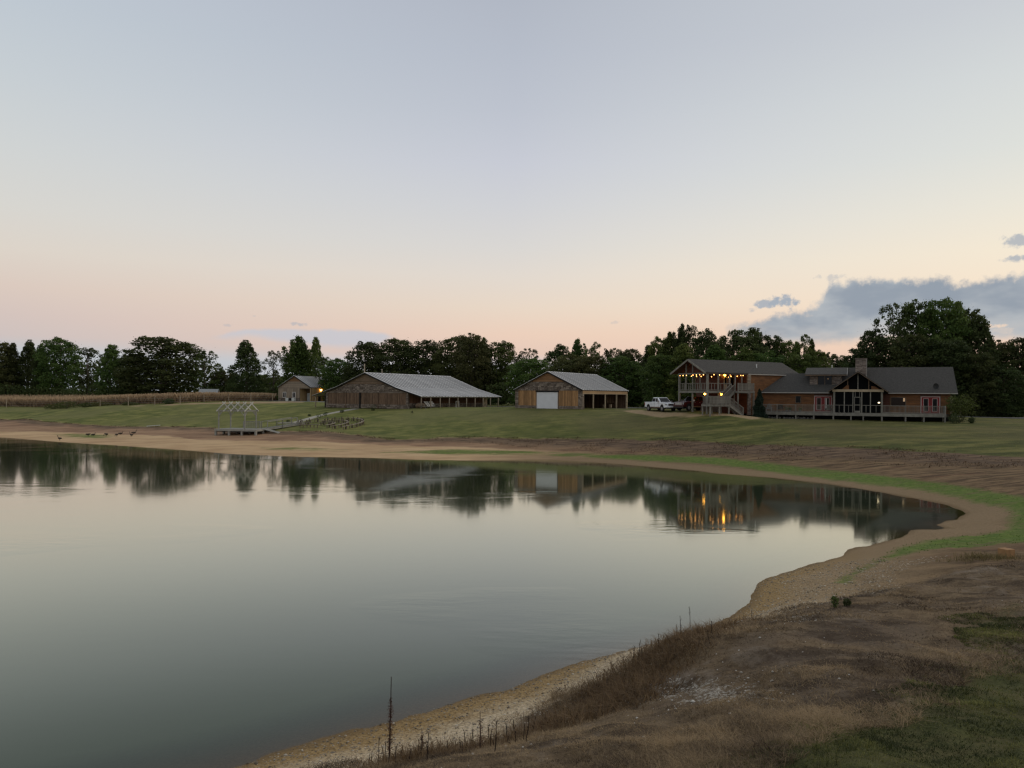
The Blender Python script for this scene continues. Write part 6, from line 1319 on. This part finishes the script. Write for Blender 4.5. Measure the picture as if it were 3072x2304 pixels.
q = leafy('sapling', (-16.2, 124.5, gz(-16.2, 124.5)), .5, .4, 90, .1, M_shrub, 'thin young sapling in the lawn before the barn porch', 'sapling', 140, stem=False)
MB().tube([(0, 0, 0), (.03, 0, .9), (-.02, 0, 1.8)], [.03, .02, .01], 5).build('stem', M_bark, q)

# ------------------------------------------------------------------ trees
def crown_mesh(kind, seed, key):
    """foliage and wood of one tree 16 m tall and 10 m wide, grown as lobes of small leaf clusters"""
    rr = np.random.default_rng(seed); H = 16.0; W2 = 5.0; lob = []
    def prof(h):
        if kind in ('oak', 'round'):
            c = .50 if kind == 'oak' else .46; k = abs(h - c) / (1.03 - c if h > c else c + .12)
            return max(0.0, 1 - k ** 2.6) ** .5
        if kind == 'column': return (.80 + .20 * math.sin(min(1, h * 1.6) * PI)) * max(0.0, 1 - max(0, h - .55) / .48) ** .6
        if kind == 'spire': return max(0.0, 1.02 - max(h, .18)) ** .62 * 1.05
        k = abs(h - .52) / .52; return max(0.0, 1 - k ** 2.2) ** .6
    nl, per = {'oak': (110, 95), 'round': (96, 100), 'column': (92, 100), 'spire': (60, 105), 'sparse': (52, 85)}[kind]
    wob = [rr.uniform(.82, 1.12) for _ in range(9)]
    def env(h, a): return prof(h) * W2 * (wob[int((a / (2 * PI) * 5)) % 5] * .5 + wob[5 + int(h * 3.99)] * .5)
    for i in range(nl):
        h = .03 + .95 * (i + rr.random()) / nl; a = rr.uniform(0, 2 * PI); e = env(h, a)
        if e < .15: e = .15
        sz = W2 * rr.uniform(.15, .27) * (.6 + .4 * min(1, e / W2)); q = max(0, e - sz * .75) * (1 if rr.random() < .6 else math.sqrt(rr.random()))
        lob.append((q * math.cos(a), q * math.sin(a), min(h * H, H - sz * .8), sz))
    if kind == 'spire':
        for t in range(5):
            a = t * 1.26 + rr.uniform(-.3, .3); q = 0 if t == 0 else rr.uniform(.30, .55) * W2; ht = H * (1.0 if t == 0 else rr.uniform(.80, .95))
            for k in range(9):
                f = k / 8; z = H * .5 + (ht - H * .5) * f; sz = W2 * (.25 - .15 * f) * rr.uniform(.85, 1.15)
                lob.append((q * math.cos(a) * (.75 + .25 * f) + rr.normal(0, .12), q * math.sin(a) * (.75 + .25 * f) + rr.normal(0, .12), min(z, ht - sz * .5), sz))
    else:   # a few shoots break the outline at the top
        for t in range(7):
            a = rr.uniform(0, 2 * PI); h = rr.uniform(.78, .97); e = env(h, a) * .8; sz = W2 * rr.uniform(.09, .15)
            lob.append((e * math.cos(a) * rr.random(), e * math.sin(a) * rr.random(), h * H + sz, sz))
    P = []; S = []; T = []
    for (x, y, z, sz) in lob:
        n = int(per * (sz / 1.0) ** 1.7) + 34; d = rr.normal(size=(n, 3)); d /= np.linalg.norm(d, axis=1)[:, None]; d[:, 2] = np.where(d[:, 2] < -.3, -d[:, 2] * rr.choice([-.6, 1], n), d[:, 2])
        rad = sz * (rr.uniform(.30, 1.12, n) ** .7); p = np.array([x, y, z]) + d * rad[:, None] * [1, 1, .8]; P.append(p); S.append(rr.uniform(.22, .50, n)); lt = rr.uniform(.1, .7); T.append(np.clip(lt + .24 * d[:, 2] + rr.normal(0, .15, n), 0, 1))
        m = n // 7; dd = rr.normal(size=(m, 3)); P.append(np.array([x, y, z]) + dd * sz * .68); S.append(rr.uniform(.10, .22, m)); T.append(np.clip(rr.normal(.5, .2, m), 0, 1))
    n = 500 if kind == 'sparse' else 3000   # shaded inner mass so that the crown is not a hollow shell
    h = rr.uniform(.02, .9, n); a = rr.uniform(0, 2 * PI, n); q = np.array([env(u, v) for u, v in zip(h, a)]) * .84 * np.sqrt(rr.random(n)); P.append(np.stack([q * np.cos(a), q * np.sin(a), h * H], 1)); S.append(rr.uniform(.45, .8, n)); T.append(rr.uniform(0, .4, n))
    P = np.vstack(P); P[:, 2] = np.clip(P[:, 2], .1, H + .3)
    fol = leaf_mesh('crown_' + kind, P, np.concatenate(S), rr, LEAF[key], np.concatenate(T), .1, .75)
    wd = MB(); lean = rr.uniform(-.3, .3, 2); wd.tube([(0, 0, -.6), (lean[0] * .4, lean[1] * .4, H * .3), (lean[0], lean[1], H * .62), (lean[0] * 1.2, lean[1], H * .88)], [.34, .26, .16, .04], 8)
    for (x, y, z, sz) in lob[::4]:
        zb = max(z - math.hypot(x, y) * .7 - 1.5, 1.5); wd.tube([(lean[0] * zb / H, lean[1] * zb / H, zb), (x * .55, y * .55, (z + zb) / 2 + .3), (x, y, z)], [.11, .07, .02], 5, False)
    return fol, wd.mesh('trunk_' + kind, M_bark, True)
PROTO = {}
def tree_meshes(kind, key, var):
    k = (kind, key, var)
    if k not in PROTO: PROTO[k] = crown_mesh(kind, sum(ord(c) for c in kind + key) * 13 + var * 101, key)
    return PROTO[k]
def plant_trees():
    cnt = {}
    for i, (x, y, g, h, w, kind, key, label) in enumerate(TREES):
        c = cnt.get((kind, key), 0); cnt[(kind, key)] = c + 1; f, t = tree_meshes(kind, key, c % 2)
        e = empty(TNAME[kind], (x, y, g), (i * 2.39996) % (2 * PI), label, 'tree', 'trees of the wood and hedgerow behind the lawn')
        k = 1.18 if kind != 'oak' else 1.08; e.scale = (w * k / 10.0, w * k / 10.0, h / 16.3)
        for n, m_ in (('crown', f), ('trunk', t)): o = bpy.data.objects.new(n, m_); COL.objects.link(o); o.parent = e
TNAME = {'oak': 'oak_tree', 'round': 'broadleaf_tree', 'column': 'narrow_tree', 'spire': 'poplar_tree', 'sparse': 'thin_crowned_tree'}
def wood_mass(name, line, depth, h0, h1, n, seed, label, size=(.5, 1.2), key='D'):
    rr = np.random.default_rng(seed); F_ = np.array(line, float); cum = np.append(0, np.cumsum(np.linalg.norm(np.diff(F_, axis=0), axis=1))); s = rr.random(n) * cum[-1]
    x = np.interp(s, cum, F_[:, 0]); y = np.interp(s, cum, F_[:, 1]) + rr.random(n) * depth; top = np.interp(s, cum, F_[:, 2]) if F_.shape[1] > 2 else np.full(n, h1)
    top = top * (.72 + .55 * fbm(s + 100, np.zeros(n) + seed, .16, 4, seed)); z = ground_z(np.stack([x, y], 1)) + h0 + (top - h0) * rr.random(n) ** .8
    me = leaf_mesh(name, np.stack([x, y, z], 1), rr.uniform(*size, n), rr, LEAF[key], np.clip(rr.normal(.3, .2, n) + .25 * (z > 6), 0, 1)); o = bpy.data.objects.new(name, me); COL.objects.link(o); tag(o, label, 'woods', kind='stuff')
plant_trees()
wood_mass('distant_woods', [(-340, 250, 15), (-200, 268, 14), (-112, 262, 13), (-92, 262, 8.5), (-62, 255, 9), (-45, 225, 10), (-20, 205, 11), (25, 200, 10), (55, 188, 11), (72, 192, 7), (85, 185, 7), (115, 170, 10), (150, 160, 10)], 14, 0, 12, 36000, 5, 'dark distant wood filling in behind the tree line', (.8, 1.9))
wood_mass('undergrowth', [(-300, 225, 6), (-170, 230, 4.5), (-112, 224, 4.5), (-95, 222, 4), (-75, 226, 4), (-58, 208, 4.5), (-36, 188, 5), (-12, 181, 5), (4, 166, 5), (24, 158, 5), (31, 150, 5), (36, 143, 5), (60, 137, 5), (86, 130.5, 5), (104, 128, 5)], 7, 0, 5, 26000, 6, 'dark undergrowth along the foot of the tree line', (.45, .95))

# ------------------------------------------------------------------ the near bank: thatch, grass, pebbles, dead weeds
def blades(name, P, hgt, lean, width, mat, tint, kind_label, cat, curl=.5, seed=0):
    rr = np.random.default_rng(seed); n = len(P); z = ground_z(P) - .01; an = rr.uniform(0, 2 * PI, n); la = rr.uniform(0, 2 * PI, n)
    wx, wy = np.cos(an) * width / 2, np.sin(an) * width / 2; lx, ly = np.cos(la) * np.sin(lean), np.sin(la) * np.sin(lean); up = np.cos(lean)
    m = np.stack([P[:, 0] + lx * hgt * .55, P[:, 1] + ly * hgt * .55, z + up * hgt * .6], 1); t = np.stack([P[:, 0] + lx * hgt * (1 + curl), P[:, 1] + ly * hgt * (1 + curl), z + up * hgt * (1 - curl * .3)], 1)
    V = np.stack([np.stack([P[:, 0] - wx, P[:, 1] - wy, z], 1), np.stack([P[:, 0] + wx, P[:, 1] + wy, z], 1), m + np.stack([wx, wy, 0 * wx], 1) * .8, m - np.stack([wx, wy, 0 * wx], 1) * .8, t], 1).reshape(-1, 3)
    i = np.arange(n) * 5; me = bpy.data.meshes.new(name); me.vertices.add(5 * n); me.vertices.foreach_set('co', V.astype(np.float32).ravel())
    idx = np.stack([i, i + 1, i + 2, i + 3, i + 3, i + 2, i + 4], 1).ravel(); me.loops.add(7 * n); me.loops.foreach_set('vertex_index', idx.astype(np.int32))
    me.polygons.add(2 * n); me.polygons.foreach_set('loop_start', np.stack([np.arange(n) * 7, np.arange(n) * 7 + 4], 1).ravel().astype(np.int32)); me.update(calc_edges=True)
    a = me.attributes.new('tint', 'FLOAT', 'FACE'); a.data.foreach_set('value', np.repeat(tint, 2).astype(np.float32)); me.materials.append(mat)
    o = bpy.data.objects.new(name, me); COL.objects.link(o); tag(o, kind_label, cat, kind='stuff'); return o
def scatter(n, poly, rmin, rmax, seed, pw=1.4, a0=-36, a1=38):
    rr = np.random.default_rng(seed); out = []
    tot = 0
    while tot < n:
        k = n * 3; u = rr.random(k); e = 2 - pw; r_ = (rmin ** e + u * (rmax ** e - rmin ** e)) ** (1 / e); a = np.radians(rr.uniform(a0, a1, k)); p = np.stack([r_ * np.sin(a), r_ * np.cos(a)], 1)
        s = sdf(poly, p) + (fbm(p[:, 0], p[:, 1], .9, 3, 33) - .5) * 1.6; p = p[s < .3]; out.append(p); tot += len(p)
        if len(p) == 0: break
    return np.vstack(out)[:n]
M_dry = leaf_mat('dead_grass', (.055, .036, .022), (.36, .26, .145), 0, .25); M_gr = leaf_mat('mown_grass', (.034, .044, .013), (.23, .225, .072), 0, .3)
rr = np.random.default_rng(77)
P = scatter(230000, DRY, 5, 34, 1, 1.45); s_edge = -sdf(DRY, P); tuft = fbm(P[:, 0], P[:, 1], .55, 3, 60)
nearedge = np.clip(1 - s_edge / 2.2, 0, 1) * np.clip((24 - np.hypot(P[:, 0], P[:, 1])) / 6, 0, 1)
h = .02 + .04 * rr.random(len(P)) + .16 * nearedge * rr.random(len(P)) + .11 * np.clip((tuft - .56) * 8, 0, 1) * rr.random(len(P))
keep = rr.random(len(P)) < np.clip(.5 + (tuft - .42) * 3, .3, 1); P = P[keep]; h = h[keep]; s_t = fbm(P[:, 0], P[:, 1], .35, 3, 61)
blades('dead_grass', P, h, np.radians(rr.uniform(30, 88, len(P))), np.clip(.001 + .00052 * np.hypot(P[:, 0], P[:, 1]), .003, .014), M_dry, np.clip(rr.normal(.36, .28, len(P)) + (s_t - .5) * .8 + (fbm(P[:, 0], P[:, 1], 3.2, 2, 64) - .5) * 1.0 + (fbm(P[:, 0], P[:, 1], 1.0, 3, 65) - .5) * 2.0, 0, 1), 'brown dead grass thatch over the near bank', 'grass', .6, 2)
NG = Z['near_green'] + [(30, 14), (20, -8), (0, -8), (-1, 5)]
P = scatter(120000, NG, 4.6, 22, 3, 1.75, -5, 38); P2 = scatter(14000, Z['near_green_b'], 14, 21, 4, 1.0, 20, 40); P = np.vstack([P, P2]); tuft = fbm(P[:, 0], P[:, 1], .8, 3, 62)
keep = rr.random(len(P)) < np.clip(.6 + (tuft - .38) * 3.0, .3, 1); P = P[keep]; tuft = tuft[keep]
blades('green_grass', P, .02 + .04 * rr.random(len(P)) + .02 * (tuft > .6), np.radians(rr.uniform(10, 75, len(P))), np.clip(.002 + .0007 * np.hypot(P[:, 0], P[:, 1]), .004, .016), M_gr, np.clip(rr.normal(.38, .2, len(P)) + (fbm(P[:, 0], P[:, 1], .45, 3, 63) - .5) * 1.6 + (fbm(P[:, 0], P[:, 1], 1.6, 3, 66) - .5) * 1.8, 0, 1), 'short dark green grass in the near right corner', 'grass', .4, 5)
# dead weeds along the cut bank and tufts in the far lawn: fine texture nobody could count
le = np.array(Z['lawn_edge'] + [(60, 56)], float); cum = np.append(0, np.cumsum(np.linalg.norm(np.diff(le, axis=0), axis=1))); t = rr.random(42000) * cum[-1]
P = np.stack([np.interp(t, cum, le[:, 0]), np.interp(t, cum, le[:, 1])], 1); east_ = np.clip((P[:, 0] / np.hypot(P[:, 0], P[:, 1]) + .25) / .4, .15, 1); off_ = rr.random(len(P)) ** 1.5 * 10 * east_; dirn = P / np.linalg.norm(P, axis=1)[:, None]; P = P - dirn * (off_ - .8)[:, None]
keep = (fbm(P[:, 0], P[:, 1], .5, 4, 71) > .42 + .12 * rr.random(len(P))) & (rr.random(len(P)) < east_ ** .8); P = P[keep]
blades('bank_weeds', P, rr.uniform(.06, .30, len(P)), np.radians(rr.uniform(20, 80, len(P))), rr.uniform(.025, .06, len(P)), leaf_mat('bank_weed', (.045, .030, .018), (.20, .125, .07), 0, .2), np.clip(rr.normal(.35, .3, len(P)), 0, 1), 'dead brown weeds along the cut bank below the lawn', 'weeds', .4, 11)
r_ = 62 + 88 * rr.random(90000) ** .9; a = np.radians(rr.uniform(-35, 36, 90000)); P = np.stack([r_ * np.sin(a), r_ * np.cos(a)], 1); P = P[(sdf(BARE, P) > .3) & (sdf(Z['drive'], P) > .5)][:36000]; cl = fbm(P[:, 0], P[:, 1], .3, 4, 72); P = P[rr.random(len(P)) < np.clip((cl - .35) * 4, .1, 1)]
blades('lawn_tufts', P, rr.uniform(.03, .08, len(P)), np.radians(rr.uniform(20, 75, len(P))), rr.uniform(.03, .06, len(P)), leaf_mat('lawn_tuft', (.12, .13, .035), (.32, .29, .09), 0, .45), np.clip(rr.normal(.4, .28, len(P)), 0, 1), 'tufts in the mown lawn beyond the pond', 'grass', .4, 12)
r_ = 30 + 75 * rr.random(60000); a = np.radians(rr.uniform(-20, 36, 60000)); P = np.stack([r_ * np.sin(a), r_ * np.cos(a)], 1); P = P[sdf(Z['greenstrip'], P) < .3][:16000]
blades('shore_grass', P, rr.uniform(.03, .09, len(P)), np.radians(rr.uniform(10, 70, len(P))), rr.uniform(.02, .045, len(P)), leaf_mat('shore_grass_blade', (.06, .10, .018), (.16, .22, .05), 0, .2), rr.random(len(P)), 'fresh green grass strip along the far shore', 'grass', .4, 13)
# tangles of long dead grass on the crest of the bank
cr = np.array([(1.9, 16.0), (2.5, 16.6), (3.1, 17.0), (3.7, 17.3), (4.3, 17.4), (2.2, 15.2), (2.9, 15.6), (3.6, 16.2), (1.6, 14.6), (2.3, 14.3), (1.0, 14.2), (-.2, 13.4), (.5, 13.6), (-1.0, 12.9), (4.6, 18.2), (-1.6, 12.4), (5.6, 19.2)])
P = np.vstack([c + rr.normal(0, .38, (1100, 2)) for c in cr]); h = rr.uniform(.10, .36, len(P)) * rr.choice([.6, 1, 1.2], len(P))
blades('tangled_grass', P, h, np.radians(rr.uniform(15, 80, len(P))), np.full(len(P), .011), leaf_mat('tangled_straw', (.07, .042, .022), (.26, .17, .085), 0, .25), np.clip(rr.normal(.45, .25, len(P)), 0, 1), 'long tangled straw on the crest of the near bank', 'grass', .7, 6)
def pebbles(name, P, size, tint, mat, label):
    rr = np.random.default_rng(9); n = len(P); z = ground_z(P); B = np.array([(1, 0, 0), (0, 1, 0), (-1, 0, 0), (0, -1, 0), (0, 0, 1), (0, 0, -.6)], float); a = rr.uniform(0, 2 * PI, n); c, s = np.cos(a), np.sin(a)
    sx = size * rr.uniform(.7, 1.4, n); sy = size * rr.uniform(.6, 1.1, n); sz = size * rr.uniform(.4, .8, n); X = B[None, :, 0] * sx[:, None]; Y = B[None, :, 1] * sy[:, None]
    V = np.stack([P[:, :1] + X * c[:, None] - Y * s[:, None], P[:, 1:] + X * s[:, None] + Y * c[:, None], z[:, None] + B[None, :, 2] * sz[:, None] + sz[:, None] * .2], 2).reshape(-1, 3)
    T = np.array([(0, 1, 4), (1, 2, 4), (2, 3, 4), (3, 0, 4), (1, 0, 5), (2, 1, 5), (3, 2, 5), (0, 3, 5)]); F_ = (T[None] + (np.arange(n) * 6)[:, None, None]).reshape(-1, 3)
    me = bpy.data.meshes.new(name); me.vertices.add(len(V)); me.vertices.foreach_set('co', V.astype(np.float32).ravel()); me.loops.add(F_.size); me.loops.foreach_set('vertex_index', F_.ravel().astype(np.int32)); me.polygons.add(len(F_)); me.polygons.foreach_set('loop_start', (np.arange(len(F_)) * 3).astype(np.int32)); me.update(calc_edges=True)
    at = me.attributes.new('tint', 'FLOAT', 'FACE'); at.data.foreach_set('value', np.repeat(tint, 8).astype(np.float32)); me.materials.append(mat); o = bpy.data.objects.new(name, me); COL.objects.link(o); tag(o, label, 'stones', kind='stuff')
u = rr.random(60000); r_ = 12 + 22 * u ** .8; a = np.radians(rr.uniform(-26, 32, 60000)); P = np.stack([r_ * np.sin(a), r_ * np.cos(a)], 1); s = sdf(SHORE, P); sd = sdf(DRY, P)
P = P[(s > .05) & (s < 4.5) & (sd > -.5)][:14000]; sp = sdf(SHORE, P)
pebbles('beach_gravel', P, np.clip(rr.lognormal(-4.15, .42, len(P)), .007, .05), np.clip(rr.beta(1.3, 2.0, len(P)) * np.where(sp < .9, .85, 1.2), 0, 1), leaf_mat('beach_pebble', (.075, .055, .035), (.60, .53, .42), 0, 0), 'loose gravel on the near beach')
P = np.vstack([scatter(330, Z['gravel_a'], 10, 18, 21, .5, -5, 40) + rr.normal(0, .35, (330, 2)), scatter(90, Z['gravel_b'], 14, 22, 22, .5, 0, 40), scatter(260, DRY, 9, 24, 23, 1.0)])
pebbles('chalk_chips', P, np.clip(rr.lognormal(-4.5, .55, len(P)), .006, .04), rr.uniform(.1, 1, len(P)), leaf_mat('chalk_chip', (.34, .31, .26), (.66, .63, .57), 0, 0), 'scattered pale stone chips on the near bank')
def weed(p, h, lean, label, plume=0.0, seed=0, group='dead weed stalks on the near bank'):
    r2 = random.Random(seed); b = empty('dead_weed', (p[0], p[1], gz(p[0], p[1]) - .02), r2.uniform(0, 6), label, 'weed', group)
    pts = [(0, 0, 0)]; x = y = 0
    for k in range(1, 7): x += r2.uniform(-.012, .012) + lean * h / 6; y += r2.uniform(-.012, .012); pts.append((x, y, h * k / 6))
    rb = .004 + .005 * h; MB().tube(pts, [rb * (1 - .75 * k / 6) + .003 for k in range(7)], 6).build('stalk', M_deadstalk, b)
    if plume:
        rr2 = np.random.default_rng(seed); n = int(700 * plume); t = rr2.uniform(.18, .76, n) ; k = t * 6; P_ = np.array(pts); q = np.stack([np.interp(k, range(7), P_[:, j]) for j in range(3)], 1) + rr2.normal(0, .03, (n, 3)) * (1.2 - t)[:, None]
        f = bpy.data.objects.new('seed_head', leaf_mesh('seed_head', q, np.full(n, .028), rr2, M_seed, rr2.random(n), aspect=.5)); COL.objects.link(f); f.parent = b; f['kind'] = 'stuff'
    else:
        mb = MB()
        for k in range(5):
            z = h * r2.uniform(.45, .95); a_ = r2.uniform(0, 6.28); l = h * r2.uniform(.06, .16); i = min(5, int(z / h * 6)); bx, by = pts[i][0], pts[i][1]
            mb.tube([(bx, by, z), (bx + l * .5 * math.cos(a_), by + l * .5 * math.sin(a_), z + l)], [.004, .0025], 4)
        mb.build('twigs', M_deadstalk, b)
M_deadstalk = mk('dead_stalk', (.035, .022, .015), .9, .3, 6); M_seed = leaf_mat('rusty_seed', (.05, .022, .015), (.13, .06, .04), 0, .1)
wl = ['tallest dead weed with a rusty seed plume, standing before the water', 'short thin dead stalk left of the tallest weed', 'shortest dead stalk just left of the tallest weed base', 'dead stalk on the pale gravel, first right of the tallest weed', 'bent thin stalk in the grass edge right of the gravel stalk', 'fine stalk at the left of the low thicket', 'second fine stalk in the low thicket', 'darkest stalk in the middle of the low thicket', 'pale stalk behind the darkest thicket stalk', 'stalk at the right side of the low thicket',
      'thin stalk right of the thicket, on the grass edge', 'thin stalk nearest the beach edge, right of the thicket', 'stalk low on the dry slope right of the thicket', 'left prong of the burnt forked stub', 'right prong of the burnt forked stub', 'left one of the pair of bare stalks against the water', 'taller right one of the pair of bare stalks against the water', 'short stalk left of the crest tuft, against the water', 'forked stalk on the crest tuft, against the water', 'tallest bare stalk on the crest tuft, against the water',
      'stub left of the forked crest stalk', 'dark leaning stub low on the grey slope', 'thin pale stalk right of the crest tuft', 'thin stalk below the pair against the water', 'fine stalk at the grass edge right of the crest']
hs = [1.36, .50, .38, .50, .42, .42, .36, .58, .40, .50, .44, .38, .40, .26, .22, .46, .56, .38, .52, .72, .3, .28, .34, .3, .3]
for i, (p, h, l) in enumerate(zip(WEEDS, hs, wl)): weed(p, h, random.uniform(-.06, .06) if i else .0, l, 1.0 if i == 0 else (.25 if i in (3, 7) else 0), 300 + i)
for i in range(22):   # fine stalks in the thicket that nothing tells apart
    a = R(random.uniform(-12, 3)); d = random.uniform(11.8, 14.2); weed((d * math.sin(a), d * math.cos(a)), random.uniform(.16, .42), random.uniform(-.25, .25), 'fine dead stalk among many in the low brown thicket by the gravel', 0, 500 + i, 'fine stalks of the low thicket')
for i, (p, lab, h) in enumerate(zip(GREENWEED, ('small bright green weed standing on the brown bank', 'paler low weed right of the bright green one'), (.34, .2))):
    leafy('green_weed', (p[0], p[1], gz(p[0], p[1]) - .02), .22, h, 160, .07, M_maple if i == 0 else M_shrub, lab, 'weed', 200 + i)
st = empty('wooden_stump', (STUMP[0][0], STUMP[0][1], gz(STUMP[0][0], STUMP[0][1])), .3, 'square wooden stump in the dry grass by the right edge', 'stump'); MB().box(-.19, .19, -.19, .19, -.15, .36).build('block', M_barnboard, st)
P = np.array([STUMP[0][0] - .9, STUMP[0][1] - .2]) + rr.normal(0, 1, (800, 2)) * [.6, .45]
blades('olive_grass', P, rr.uniform(.10, .34, len(P)), np.radians(rr.uniform(5, 60, len(P))), np.full(len(P), .016), leaf_mat('olive_blade', (.08, .065, .03), (.24, .19, .085), 0, .3), rr.random(len(P)), 'olive clump of tall grass beside the wooden stump', 'grass', .4, 8)
